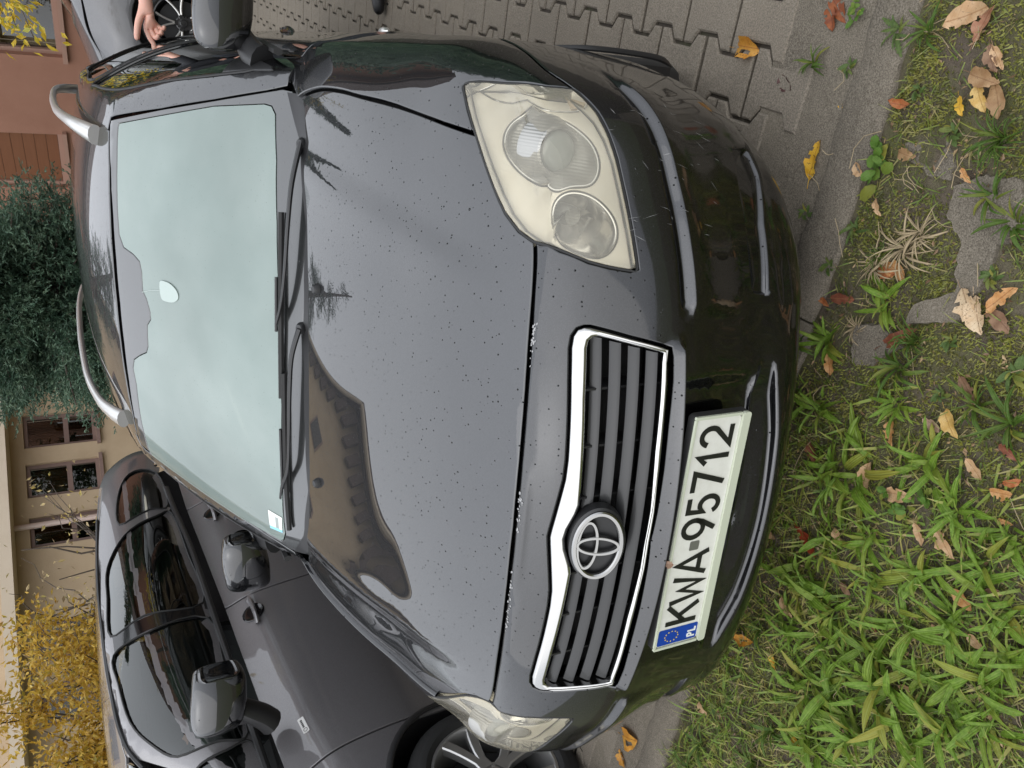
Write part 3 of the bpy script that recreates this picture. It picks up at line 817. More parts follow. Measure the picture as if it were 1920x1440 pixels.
fogp = np.array([S2(*p) for p in FOG]); fogp = np.concatenate([fogp])
intake = np.array([S2(*p) for p in [(-.368, .035, .325), (-.28, .016, .338), (0, -.01, .348), (.28, .016, .338), (.368, .035, .325), (.35, .026, .292), (.2, -.01, .276), (0, -.02, .272), (-.2, -.01, .276), (-.35, .026, .292)]])
def sdf(q, poly):
    d = seg_dist(q, poly); return np.where(inside(q, poly), d, -d)
def bumper_disp(q):
    sa = np.abs(q[:, 0]); z = q[:, 1]; qa = np.stack([sa, z], 1)
    zb = .515 + .026 * (sa / s385) ** 2 * .4
    win = 1 - sst(s385 - .004, s385 + .022, sa)
    up = np.clip((zb + .030 - z) / .026, 0, 1)
    f = np.where(z > zb, up, 1 - sst(0, .008, zb - z)) * .022
    d = f * win
    d += -.014 * (1 - sst(.262, .300, sa)) * sst(.002, .012, zb - z) * sst(.336, .348, z)
    # side ledge: the lower bumper stands proud of the part under the lamp
    zl = np.interp(sa, ledge[2:, 0], ledge[2:, 1]); wl = sst(ledge[1, 0] - .02, ledge[1, 0] + .012, sa) * (1 - sst(ledge[-3, 0], ledge[-1, 0], sa))
    d += .010 * wl * sst(-.002, .011, zl - z) * (1 - .75 * sst(.02, .14, zl - z))
    d += -.006 * wl * np.exp(-((zl + .006 - z) / .006) ** 2)
    di = sdf(q, intake); d += -.026 * sst(-.001, .006, di) * (1 - sst(.235, .315, sa))
    df = sdf(qa, fogp); d += -.016 * sst(-.002, .010, df)
    g = sst(.36, .42, sa) * (1 - sst(.60, .70, sa)); zg = np.interp(sa, [.35, .45, .55, .65, .75], [.268, .262, .252, .225, .21])
    d += -.003 * g * np.exp(-((z - zg) / .012) ** 2)
    return d
xl = np.linspace(-s385, s385, 90); zz = .515 + .026 * (np.abs(xl) / s385) ** 2 * .4
blines = [np.stack([xl, zz + o], 1) for o in (.034, .030, .004, .0, -.004, -.008, -.013)]
for sg in (1, -1):
    L2 = resample(ledge[1:-1], .012)
    for o in (.010, .004, 0, -.004, -.008, -.012): blines.append(np.stack([sg * L2[:, 0], L2[:, 1] + o], 1))
    fp = resample(fogp, .012, True)
    for o in (-.003, .003, .010): blines.append(np.concatenate([offset_poly(fp, o)]) * [sg, 1])
for o in (-.004, .003, .012): blines.append(offset_poly(resample(intake, .014, True), o))
bumper = panel('front_bumper', SL, CYL, bump_out, 'black_paint_bumper', car, holes=[gr_out], res=.013, gap=.002, edge=.0028, thick=.02, disp=bumper_disp, lines=blines)

# grille
ch = panel('grille_surround', SL, CYL, gr_out, 'chrome', car, holes=[gr_in], res=.008, gap=.0025, edge=.006, thick=.03, raise_=.004)
def surf_y(x, z):
    P, n = SL.lift(np.array([[x, -3.0, z]]), np.array([[0, 1.0, 0]])); return P[0], n[0]
def in_x(z):      # half-width of the opening at height z
    R = GR_IN[6:13]; return np.interp(z, R[::-1, 2], R[::-1, 0]) if R[0, 2] > R[-1, 2] else np.interp(z, R[:, 2], R[:, 0])
for i, zc in enumerate((.666, .634, .602, .570)):
    xe = in_x(zc) - .003; xs_ = np.linspace(-xe, xe, 41); sec = []
    for x in xs_:
        p, n = surf_y(x, zc)
        fy = p[1] + .010
        sec.append([(x, fy + .002, zc - .0125), (x, fy - .002, zc - .0085), (x, fy + .001, zc - .003), (x, fy + .014, zc + .0065), (x, fy + .020, zc + .004), (x, fy + .010, zc - .0125)])
    V = [q for s_ in sec for q in s_]; F = [(a * 6 + j, a * 6 + (j + 1) % 6, (a + 1) * 6 + (j + 1) % 6, (a + 1) * 6 + j) for a in range(40) for j in range(6)]
    F += [tuple(range(6))[::-1], tuple(40 * 6 + j for j in range(6))]
    sharp(mesh_obj('grille_slat', V, F, 'slat_grey', ch), 30)
for x in (-.30, -.19, -.085, .085, .19, .30):
    p, n = surf_y(x, .62); b = MB(); b.box((x, p[1] + .055, .62), (.0022, .022, .075)); b.obj('grille_rib', 'black_plastic', ch)
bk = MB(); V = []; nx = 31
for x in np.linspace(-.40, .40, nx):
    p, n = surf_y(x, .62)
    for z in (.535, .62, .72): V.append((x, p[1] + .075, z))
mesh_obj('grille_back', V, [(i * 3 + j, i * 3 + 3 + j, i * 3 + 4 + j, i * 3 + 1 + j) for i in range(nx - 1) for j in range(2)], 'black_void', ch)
# emblem
ec = A(0, .024, .652); en = A(0, -.93, .37); en /= np.linalg.norm(en); eu = A(1, 0, 0); ev = np.cross(en, eu); ev = ev if ev[2] > 0 else -ev
def ell(a, b, cu=0, cv=0, h=0, n=48): return [ec + eu * (cu + a * math.cos(t)) + ev * (cv + b * math.sin(t)) + en * h for t in np.linspace(0, 2 * math.pi, n, endpoint=False)]
def ring(mb, a, b, w, cu=0, cv=0, h=0.004, n=56, th=.006):
    """flat-topped oval band with rounded shoulders"""
    prof = [(-w, -th), (-w, 0), (-w * .55, th * .45), (w * .55, th * .45), (w, 0), (w, -th)]
    V = []
    for t in np.linspace(0, 2 * math.pi, n, endpoint=False):
        c, s_ = math.cos(t), math.sin(t); nn = A(c / a, s_ / b, 0); nn /= np.linalg.norm(nn)
        for o, hh in prof: V.append(ec + eu * (cu + a * c + nn[0] * o) + ev * (cv + b * s_ + nn[1] * o) + en * (h + hh))
    k = 6; F = [(i * k + j, i * k + j + 1, ((i + 1) % n) * k + j + 1, ((i + 1) % n) * k + j) for i in range(n) for j in range(k - 1)]
    mb.add(V, F)
em = MB(); ring(em, .0700, .0450, .0052, h=.010); emb = em.obj('emblem', 'emblem_chrome', ch)
e2 = MB(); ring(e2, .0505, .0185, .0042, 0, .0205, h=.0085); e2.obj('emblem_oval', 'emblem_chrome', emb)
e3 = MB(); ring(e3, .0175, .0395, .0040, 0, .0, h=.0092); e3.obj('emblem_oval', 'emblem_chrome', emb)
bd = MB(); o0, o1, o2 = ell(.080, .0545, h=-.02), ell(.080, .0545, h=.003), ell(.0755, .0500, h=.006); o3 = ell(.0755, .05, h=-.002)
V = o0 + o1 + o2 + o3; F = [(k * 48 + i, k * 48 + (i + 1) % 48, (k + 1) * 48 + (i + 1) % 48, (k + 1) * 48 + i) for k in range(3) for i in range(48)] + [tuple(range(144, 192))]
bd.add(V, F); bd.obj('emblem_base', 'black_plastic', emb, angle=25)

# number plate
PM = np.eye(4); PM[:3, 0] = (1, 0, 0); PM[:3, 1] = (0, 0, 1); PM[:3, 2] = (0, -1, 0)      # (u right, v up, w towards the viewer)
PY = -.0125
def rrect(u0, u1, v0, v1, r, n=4):
    out = []
    for cx, cy, a0 in ((u1 - r, v0 + r, -90), (u1 - r, v1 - r, 0), (u0 + r, v1 - r, 90), (u0 + r, v0 + r, 180)):
        for k in range(n + 1):
            t = math.radians(a0 + 90 * k / n); out.append((cx + r * math.cos(t), cy + r * math.sin(t)))
    return out
def pm(y): m = PM.copy(); m[:3, 3] = (0, y, 0); return m
fr_ = MB(); fr_.prism(rrect(-.268, .268, .3725, .5055, .010), .016, pm(PY + .012))
plate = fr_.obj('number_plate_holder', 'plate_dark', car)
f1 = MB(); f1.prism(rrect(-.2665, .2665, .3735, .392, .006), .0075, pm(PY - .0035)); f1.prism(rrect(-.2665, -.2605, .3925, .5035, .002), .0055, pm(PY - .0035))
f1.prism(rrect(.2605, .2665, .3925, .5035, .002), .0055, pm(PY - .0035)); f1.prism(rrect(-.2602, .2602, .499, .5035, .002), .0055, pm(PY - .0035))
f1.obj('plate_frame', 'plate_frame', plate)
p1 = MB(); p1.prism(rrect(-.2600, .2600, .3925, .4985, .008), .002, pm(PY - .0036)); wp = p1.obj('plate', 'plate_white', plate)
p2 = MB(); p2.prism(rrect(-.2575, -.218, .3955, .4955, .004), .0008, pm(PY - .0057)); p2.obj('euroband', 'plate_blue', plate)
def stroke_char(strokes, u0, v0, w, h, sw, y, dep=.0012):
    mb = MB()
    for st in strokes:
        P = np.array([(u0 + a * w, v0 + b * h) for a, b in st], float)
        n = len(P); e = np.diff(P, axis=0); e /= np.linalg.norm(e, axis=1, keepdims=True)
        nr = np.stack([-e[:, 1], e[:, 0]], 1)
        Lp, Rp = [], []
        for i in range(n):
            if i == 0: m_ = nr[0]; k = 1
            elif i == n - 1: m_ = nr[-1]; k = 1
            else:
                m_ = nr[i - 1] + nr[i]; m_ /= max(np.linalg.norm(m_), 1e-6); k = 1 / max(.45, m_ @ nr[i])
            Lp.append(P[i] + m_ * k * sw / 2); Rp.append(P[i] - m_ * k * sw / 2)
        for i in range(n - 1): mb.prism([tuple(Rp[i]), tuple(Rp[i + 1]), tuple(Lp[i + 1]), tuple(Lp[i])], dep, pm(y))
    return mb
arc = lambda cx, cy, rx, ry, a0, a1, n=12: [(cx + rx * math.cos(math.radians(t)), cy + ry * math.sin(math.radians(t))) for t in np.linspace(a0, a1, n)]
CH = {'K': [[(.08, 0), (.08, 1)], [(.95, 1), (.12, .42)], [(.42, .60), (.97, 0)]],
      'W': [[(.02, 1), (.24, .04), (.5, .72), (.76, .04), (.98, 1)]],
      'A': [[(.02, 0), (.5, .97), (.98, 0)], [(.2, .27), (.8, .27)]],
      '9': [arc(.5, .68, .40, .31, 0, 360, 22), [(.89, .62), (.80, .42), (.42, 0)]],
      '5': [[(.86, .96), (.22, .96), (.17, .50), (.34, .60)], arc(.48, .32, .38, .29, 110, -150, 18)],
      '7': [[(.06, .95), (.92, .95), (.40, 0)]],
      '1': [[(.25, .70), (.62, .93), (.62, 0)]],
      '2': [arc(.48, .68, .38, .28, 165, -35, 14) + [(.10, .06), (.94, .06)]]}
uu = -.2085; PC = [('K', .049), ('W', .060), ('A', .054), (None, .021), ('9', .049), ('5', .047), ('7', .047), ('1', .040), ('2', .047)]
pitch_ = (.4595 - sum(w for _, w in PC)) / (len(PC))
for chx, w_ in PC:
    if chx is None:
        sq = MB(); sq.prism(rrect(uu, uu + w_, .436, .459, .003), .0008, pm(PY - .0057)); sq.obj('registration_seal', 'seal_grey', plate)
    else: stroke_char(CH[chx], uu, .4065, w_, .0765, .0108, PY - .0057).obj('plate_character', 'plate_ink', plate, smooth=False)
    uu += w_ + pitch_
stroke_char([[(.1, 0), (.1, 1)], [(.1, .95), (.6, .95), (.85, .75), (.6, .5), (.1, .5)]], -.250, .4015, .0105, .019, .0036, PY - .0067).obj('country_code', 'paper_white', plate, smooth=False)
stroke_char([[(.1, 1), (.1, .05), (.95, .05)]], -.2365, .4015, .0105, .019, .0036, PY - .0067).obj('country_code', 'paper_white', plate, smooth=False)
st = MB()
for k in range(12):
    t = math.radians(30 * k); st.prism([(-.2378 + .0125 * math.cos(t) + .0016 * math.cos(a), .462 + .0165 * math.sin(t) + .0016 * math.sin(a)) for a in np.linspace(0, 2 * math.pi, 6)[:-1]], .0006, pm(PY - .0067))
st.obj('euroband_stars', 'plate_star', plate, smooth=False)

# fenders
arch_up = [arch_pt(AC + AR * math.cos(t), AZ + AR * math.sin(t)) for t in np.radians(np.linspace(131.5, 8, 22))]
fend = [LAMP[22], LAMP[23]] + list(LAMP[0:6]) + list(spline(SEAMFB, 3))[1:-1] + arch_up + [arch_pt(AC + AR + .004, .30), A(.85, 1.295, .215), A(.85, 1.32, .20), A(.87, 1.305, .5), A(.885, 1.29, .7), A(.84, 1.285, .88), A(.80, 1.285, .925), A(.788, 1.335, .935), A(.755, 1.345, .955), A(.735, 1.26, .963)] + list(spline(HOODSIDE, 3)[::-1])[:-1]
fenders = panel('fender', SL, SIDE, fend, 'black_paint', car, res=.018, gap=.0018, edge=.003, mirror=True)
panel('fender_gusset', SL, SIDE, [A(.735, 1.22, .965), A(.83, 1.24, .90), A(.835, 1.40, .905), A(.82, 1.52, .93), A(.77, 1.50, .96), A(.74, 1.34, .965)], 'black_paint', car, res=.03, gap=.0, edge=.002, thick=.003, raise_=-.005, mirror=True)
# doors and rear body side
fd = [A(.87, 1.325, .205), A(.885, 1.31, .5), A(.885, 1.295, .7), A(.84, 1.29, .88), A(.80, 1.29, .925), A(.80, 1.6, .945), A(.80, 2.0, .955), A(.80, 2.37, .955), A(.88, 2.37, .7), A(.88, 2.37, .4), A(.87, 2.37, .205)]
rd = [A(.87, 2.376, .205), A(.88, 2.376, .5), A(.80, 2.376, .955), A(.80, 2.9, .965), A(.80, 3.42, .97), A(.87, 3.42, .75), A(.87, 3.30, .60), A(.87, 3.22, .45), A(.87, 3.20, .205)]
RC = 3.63
ra = [A(.88, RC + AR * math.cos(t), AZ + AR * math.sin(t)) for t in np.radians(np.linspace(178, -15, 24))]
qp = [A(.80, 3.426, .97), A(.87, 3.426, .74), A(.87, 3.30, .59)] + [p for p in ra if p[1] > 3.28] + [A(.85, 4.3, .25), A(.84, 4.38, .5), A(.80, 4.38, .97)]
for nm, pl in (('front_door', fd), ('rear_door', rd), ('quarter_panel', qp)):
    dd = panel(nm, SL, SIDE, pl, 'black_paint', car, res=.03, gap=.002, edge=.003, mirror=True)
    if nm != 'quarter_panel':
        for s_, o in zip((1, -1), dd):
            y0 = 2.16 if nm == 'front_door' else 3.2
            h = MB(); q = spline([A(.868, y0 - .10, .80), A(.888, y0 - .07, .802), A(.893, y0, .805), A(.888, y0 + .07, .806), A(.866, y0 + .10, .806)], 4)
            h.tube(q * [s_, 1, 1], .012, 8, flat=.8); h.obj('door_handle', 'black_paint', o)
rear = np.array([p for p in (A(x, 4.60 - .18 * (x / .775) ** 2, 0) for x in np.linspace(-.74, .74, 15))])
V = []; zs_ = np.linspace(.2, .97, 8)
for p in rear:
    for z in zs_: V.append((p[0] * (1 + .08 * (z < .7)), p[1] + (.04 if z < .6 else 0), z))
mesh_obj('rear_bumper', V, [(i * 8 + j, i * 8 + 8 + j, i * 8 + 9 + j, i * 8 + 1 + j) for i in range(14) for j in range(7)], 'black_paint', car)
V = []
for t in np.linspace(0, 1, 8):
    for x in np.linspace(-1, 1, 9): V.append((x * (.74 - .22 * t), 4.56 - .14 * t - .1 * x * x * .5, .97 + .42 * t))
mesh_obj('tailgate', V, [(i * 9 + j, i * 9 + 1 + j, i * 9 + 10 + j, i * 9 + 9 + j) for i in range(7) for j in range(8)], 'tinted_glass', car)
# dark inner shell seen through the gaps
shell_faces = _Q0 = np.array(smooth_surface(*lower_body()[:2], 2, 8)[1]); _Vs = smooth_surface(*lower_body()[:2], 2, 8)[0]
Ss = Surf(_Vs, shell_faces); Vi = _Vs - Ss.N * .030
cenf = Vi[shell_faces].mean(1)
keep = ~(((np.abs(cenf[:, 0]) > .55)) & ((np.hypot(cenf[:, 1] - AC, cenf[:, 2] - AZ) < AR + .05) | (np.hypot(cenf[:, 1] - RC, cenf[:, 2] - AZ) < AR + .05)))
keep &= ~((cenf[:, 2] > .95) & (cenf[:, 1] > 1.3))
keep &= ~((cenf[:, 1] < .62) & (np.abs(cenf[:, 0]) > .45) & (cenf[:, 2] > .55))
keep &= ~((cenf[:, 1] < .25) & (cenf[:, 2] > .20))
mesh_obj('inner_body', Vi, shell_faces[keep], 'black_void', car)
fl = MB(); fl.box((0, 2.35, .22), (.72, 2.0, .02)); fl.obj('underbody', 'black_void', car)
for s in (1, -1):
    for yc_ in (AC, RC):
        make_wheel(car, (.775 * s, yc_, .0245 * yc_ + .318), s, r=.318)
        lin = MB(); th = np.radians(np.linspace(-20, 200, 24)); V = []
        for t in th:
            for x in (.865, .60): V.append((x * s, yc_ + (AR + .004) * math.cos(t), AZ + (AR + .004) * math.sin(t)))
        F = [(i * 2, i * 2 + 2, i * 2 + 3, i * 2 + 1) for i in range(23)]; lin.add(V, F); lin.add([(.6 * s, yc_ + AR * math.cos(t), AZ + AR * math.sin(t)) for t in th], [tuple(range(24))])
        lin.obj('wheel_arch_liner', 'black_plastic', car)
    # tyre deflector in front of the arch
    dfm = MB(); dfm.tube(spline([A(.868 * s, .612, .215), A(.882 * s, .586, .27), A(.887 * s, .579, .36), A(.888 * s, .588, .45), A(.885 * s, .62, .53)], 5), np.interp(np.linspace(0, 1, 21), [0, .2, .8, 1], [.003, .008, .007, .003]), 8, flat=.7); dfm.obj('arch_trim', 'black_plastic', car)

# headlights
lens = panel('headlight', SL, LAMPP, LAMP, 'lamp_lens', car, res=.014, gap=.003, edge=.004, thick=.030, raise_=.002, mirror=True)
lamp2 = LAMPP.to2(LAMP)
BOWL1 = np.array(BOWL1); BOWL2 = np.array(BOWL2); SIGNAL = np.array(SIGNAL); PROJ = np.array(PROJ)
def house_disp(q):
    d = sdf(q, lamp2); return -.027 + 0 * d
def mirror_of(o, parent):
    me = o.data.copy(); V = np.zeros(len(me.vertices) * 3, dtype=np.float32); me.vertices.foreach_get('co', V); V = V.reshape(-1, 3) * [-1, 1, 1]
    F = [tuple(p.vertices)[::-1] for p in me.polygons]
    n = mesh_obj(o.name.split('.')[0], V, F, None, parent); n.data.materials.append(o.data.materials[0])
    return sharp(n, 40)
def smooth_loop(L, k=10):
    q = resample(spline(np.array(L), 4, True), .008, True)
    for _ in range(k): q = .5 * q + .25 * (np.roll(q, 1, 0) + np.roll(q, -1, 0))
    return q
hs_ = [panel('lamp_housing', SL, LAMPP, LAMP, 'lamp_housing', None, holes=[smooth_loop(BOWL1), smooth_loop(BOWL2)], res=.012, gap=.005, edge=.002, thick=.003, disp=house_disp, mirror=True)]
hs_[0][0].parent = lens[0]; hs_[0][1].parent = lens[1]
parts = []
def bowl(nm, loop, depth, mat, dirv=(.12, 1, .10), prof=((1, 0), (.985, .012), (.93, .05), (.80, .33), (.62, .62), (.42, .82), (.2, .95), (.02, 1.0))):
    R = spline(smooth_loop(loop), 2, True); P, n = SL.lift(*LAMPP.rays(LAMPP.to2(R))); R = P - n * .030; c = R.mean(0); dv = np.array(dirv, float); dv /= np.linalg.norm(dv)
    V = []; k = len(R)
    for sc, t in prof: V += [c + (p - c) * sc + dv * depth * t for p in R]
    F = [(a * k + i, a * k + (i + 1) % k, (a + 1) * k + (i + 1) % k, (a + 1) * k + i) for a in range(len(prof) - 1) for i in range(k)]
    o = mesh_obj(nm, V, F, mat, lens[0]); parts.append(o); return c, R
c1, R1 = bowl('reflector_bowl', BOWL1, .075, 'lamp_bezel'); c2, R2 = bowl('reflector_bowl', BOWL2, .085, 'lamp_chrome')
for R, w_ in ((R1, .0022), (R2, .0022)):
    m = MB(); m.tube(np.concatenate([R, R[:1]]) , w_, 6, caps=False); parts.append(m.obj('bowl_rim', 'lamp_chrome', lens[0]))
pc = PROJ[0] + A(.0, .012, .0); ax = A(.06, -1, .02)
m = MB(); m.lathe([(.066, -.045), (.062, -.03), (.050, -.006), (.047, .004), (.043, .007), (.040, .004), (.039, -.008)], pc, ax, 36); parts.append(m.obj('projector_ring', 'lamp_bezel', lens[0]))
m = MB(); m.lathe([(.0, .006), (.014, .0052), (.026, .003), (.035, -.002), (.039, -.008)], pc, ax, 36); parts.append(m.obj('projector_lens', 'bulb_glass', lens[0]))
m = MB(); m.lathe([(.0, .0), (.016, -.002), (.019, -.012), (.021, -.05)], c2 + A(.01, .03, .004), ax, 20); parts.append(m.obj('bulb_cap', 'lamp_bezel', lens[0]))
m = MB(); m.lathe([(.046, .0), (.042, -.02), (.028, -.05), (.012, -.06)], c2 + A(-.018, .012, .004), ax, 32); parts.append(m.obj('inner_reflector', 'lamp_chrome', lens[0]))
sg2 = LAMPP.to2(spline(SIGNAL[[0, 9, 8, 7, 6, 5]], 5)); P, n = SL.lift(*LAMPP.rays(sg2)); P = P + n * (house_disp(sg2) + .0015)[:, None]; m = MB(); m.tube(P, .0018, 6); parts.append(m.obj('lamp_divider', 'lamp_chrome', lens[0]))
tq = LAMPP.to2(np.array([SIGNAL[4] * .8 + SIGNAL[3] * .2, SIGNAL[5], SIGNAL[6] * .6 + SIGNAL[5] * .4])); tq = tq.mean(0) + (tq - tq.mean(0)) * .8
P, n = SL.lift(*LAMPP.rays(tq)); P = P + n * (house_disp(tq) + .004)[:, None]; m = MB(); m.add(list(P) + list(P - n * .006), [(0, 1, 2), (0, 3, 4, 1), (1, 4, 5, 2), (2, 5, 3, 0)]); parts.append(m.obj('side_marker', 'lamp_signal', lens[0], smooth=False))
for o in parts: mirror_of(o, lens[1])
# dark rubber round each lamp
for s_, l in zip((1, -1), lens):
    P, n = SL.lift(*LAMPP.rays(offset_poly(LAMPP.to2(spline(LAMP, 2, True)), .0005))); m = MB(); P = (P - n * .003)
    m.tube(np.concatenate([P, P[:1]]) * [s_, 1, 1], .0030, 6, caps=False); m.obj('lamp_seal', 'rubber', l)

# windscreen
ws_top = [A(x, y, 1.43) for x, y in ((0, 1.790), (.143, 1.796), (.285, 1.812), (.428, 1.838), (.555, 1.880))]
PILL = np.array(PILL_IN)
ws_half = ws_top + [A(.574, 1.888, 1.41)] + [A(*(p * [1, 1, 1])) for p in PILL[1:]] + [A(.728, 1.245, .965), A(.60, 1.13, .965), A(.4, 1.05, .965), A(.2, 1.02, .965)]
ws_out = ws_half + [A(0, 1.01, .965)] + [mir(p) for p in ws_half[::-1][:-1]]
WSCLEAR = np.array(WSCLEAR)
wsc = np.concatenate([WSCLEAR])
border = panel('windshield_border', SG, WSP, ws_out, 'glass_border', car, holes=[wsc], res=.022, gap=.003, edge=.003, thick=.008)
ws = panel('windshield', SG, WSP, wsc, 'fogged_glass', car, res=.024, gap=-.0003, edge=.0005, thick=.003, raise_=-.0006)
border.parent = ws; border.location = (0, 0, 0)
def on_ws(x, y, h=0.0):
    P, n = SG.lift(np.array([[x, y, 4.0]]), np.array([[0, 0, -1.0]])); return P[0] + n[0] * h
# sticker in the corner of the glass
stq = [(-.563, 1.276), (-.572, 1.228), (-.650, 1.262), (-.655, 1.312)]
g = []
for v in np.linspace(0, 1, 5):
    for u in np.linspace(0, 1, 7):
        a = np.array(stq[0]) * (1 - v) + np.array(stq[1]) * v; b = np.array(stq[3]) * (1 - v) + np.array(stq[2]) * v; q = a * (1 - u) + b * u; g.append(on_ws(q[0], q[1], .0012))
mesh_obj('permit_sticker', g, [(j * 7 + i, j * 7 + i + 7, j * 7 + i + 8, j * 7 + i + 1) for j in range(4) for i in range(6)], None, ws, mats=['paper_white', 'sticker_grey', 'paper_blue'], fmat=[(2 if i == 5 else (1 if j == 2 and 0 < i < 5 else 0)) for j in range(4) for i in range(6)])

# roof and side frames
roof_half = [A(x, y + .012, 1.44) for x, y in ((0, 1.790), (.143, 1.796), (.285, 1.812), (.428, 1.838), (.540, 1.880))] + [A(.545, 2.0, 1.47), A(.56, 2.3, 1.5), A(.57, 2.8, 1.52), A(.57, 3.4, 1.52), A(.55, 4.0, 1.47), A(.5, 4.35, 1.4)]
roof_out = roof_half + [A(0, 4.38, 1.45)] + [mir(p) for p in roof_half[::-1][:-1]]
panel('roof', SG, TOP, roof_out, 'black_paint', car, res=.035, gap=.002, edge=.004)
fw = [A(.79, 1.40, 1.035), A(.77, 1.50, 1.14), A(.735, 1.70, 1.27), A(.69, 1.90, 1.375), A(.668, 2.05, 1.42), A(.66, 2.2, 1.445), A(.665, 2.285, 1.445), A(.74, 2.295, 1.28), A(.80, 2.30, 1.10), A(.82, 2.30, 1.02), A(.82, 1.9, 1.015), A(.81, 1.6, 1.02)]
rw = [A(.665, 2.37, 1.452), A(.665, 2.7, 1.46), A(.665, 3.05, 1.455), A(.70, 3.2, 1.36), A(.78, 3.36, 1.15), A(.82, 3.38, 1.03), A(.83, 2.9, 1.02), A(.83, 2.38, 1.02), A(.80, 2.375, 1.1), A(.74, 2.37, 1.28)]
qw = [A(.665, 3.17, 1.45), A(.66, 3.6, 1.435), A(.64, 4.0, 1.39), A(.73, 4.12, 1.2), A(.80, 4.1, 1.06), A(.82, 3.5, 1.04), A(.78, 3.43, 1.18)]
frame = [A(.742, 1.262, .985)] + [A(*p) for p in PILL[::-1][1:-1]] + [A(.576, 1.895, 1.41), A(.548, 1.905, 1.43), A(.5475, 2.0, 1.47), A(.5625, 2.3, 1.5), A(.5725, 2.8, 1.52), A(.5725, 3.4, 1.52), A(.5525, 4.0, 1.47), A(.52, 4.30, 1.4), A(.60, 4.40, 1.2), A(.75, 4.42, .97), A(.83, 3.8, .965), A(.84, 3.0, .965), A(.84, 2.2, .96), A(.82, 1.6, .95), A(.79, 1.30, .945)]
fw, rw, qw = (spline(np.array(p_), 4, True) for p_ in (fw, rw, qw))
frs = panel('side_frame', SG, FRAMEP, frame, 'black_paint', car, holes=[fw, rw, qw], res=.03, gap=.002, edge=.003, mirror=True)
for nm, pl in (('front_window', fw), ('rear_window', rw), ('quarter_window', qw)):
    gw = panel(nm, SG, FRAMEP, pl, 'side_glass' if nm != 'quarter_window' else 'tinted_glass', car, res=.03, gap=-.001, edge=.001, thick=.004, raise_=-.006, mirror=True)
    for s_, o in zip((1, -1), gw):
        P, n = SG.lift(*FRAMEP.rays(FRAMEP.to2(densify(np.array(pl), .03)))); m = MB(); m.tube(np.concatenate([P, P[:1]]) * [s_, 1, 1], .006, 6, caps=False, flat=.6); m.obj('window_seal', 'rubber', o)
    for s_, o in zip((1, -1), gw): pass
for o, s_ in ((car, 1), (car, -1)):
    b = panel('door_pillar', SG, FRAMEP, [A(.665, 2.287, 1.446), A(.665, 2.368, 1.452), A(.74, 2.368, 1.28), A(.80, 2.373, 1.1), A(.82, 2.378, 1.02), A(.82, 2.302, 1.02), A(.80, 2.302, 1.10), A(.74, 2.297, 1.28)], 'black_gloss', car, res=.03, gap=.004, edge=.002, thick=.004, raise_=.0015) if s_ == 1 else mirror_of(b, car)
    if s_ == -1: b.location = OFFS[car.name]
# belt trim under the side windows
for s_ in (1, -1):
    P = np.array([A(.82, 1.36, .985), A(.845, 1.7, .99), A(.862, 2.2, .995), A(.868, 2.9, 1.0), A(.86, 3.5, 1.0)]); m = MB(); m.tube(spline(P, 6) * [s_, 1, 1], .011, 6, flat=1.3); m.obj('belt_trim', 'rubber', car)
# roof rails
for s_ in (1, -1):
    q = spline(np.array([A(.512, 2.00, 1.460), A(.522, 2.10, 1.498), A(.532, 2.25, 1.540), A(.538, 2.5, 1.580), A(.541, 2.8, 1.603), A(.541, 3.2, 1.622), A(.540, 3.7, 1.630), A(.53, 4.05, 1.60), A(.52, 4.2, 1.52)]), 6) * [s_, 1, 1]
    rad = np.interp(np.arange(len(q)), [0, 8, 14, len(q) - 14, len(q) - 8, len(q) - 1], [.034, .026, .019, .019, .022, .026])
    m = MB(); m.tube(q, rad, 12, flat=.7); m.obj('roof_rail', 'satin_silver', car)
# cowl panel
V = []; xs_ = np.linspace(-.72, .72, 41)
for x in xs_:
    yr = np.interp(abs(x), HOODREAR[::-1][:, 0], HOODREAR[::-1][:, 1]); yw = np.interp(abs(x), [0, .2, .4, .6, .73], [1.035, 1.045, 1.075, 1.155, 1.26])
    zr = np.interp(abs(x), HOODREAR[::-1][:, 0], HOODREAR[::-1][:, 2]); pw = on_ws(x, yw, .004)
    V += [(x, yr - .02, zr - .028), (x, yr + .012, zr - .022), (x, yr + .5 * (yw - yr), min(zr - .03, pw[2] - .004)), tuple(pw)]
mesh_obj('cowl_panel', V, [(i * 4 + j, i * 4 + 4 + j, i * 4 + 5 + j, i * 4 + 1 + j) for i in range(40) for j in range(3)], 'black_plastic', car)
for k in range(26):
    x = -.62 + k * .05; m = MB(); yr = np.interp(abs(x), HOODREAR[::-1][:, 0], HOODREAR[::-1][:, 1]); zr = np.interp(abs(x), HOODREAR[::-1][:, 0], HOODREAR[::-1][:, 2])
    if k % 2: continue
    m.box((x, yr + .035, zr - .0235), (.016, .004, .003)); m.obj('cowl_slot', 'slat_grey', car)
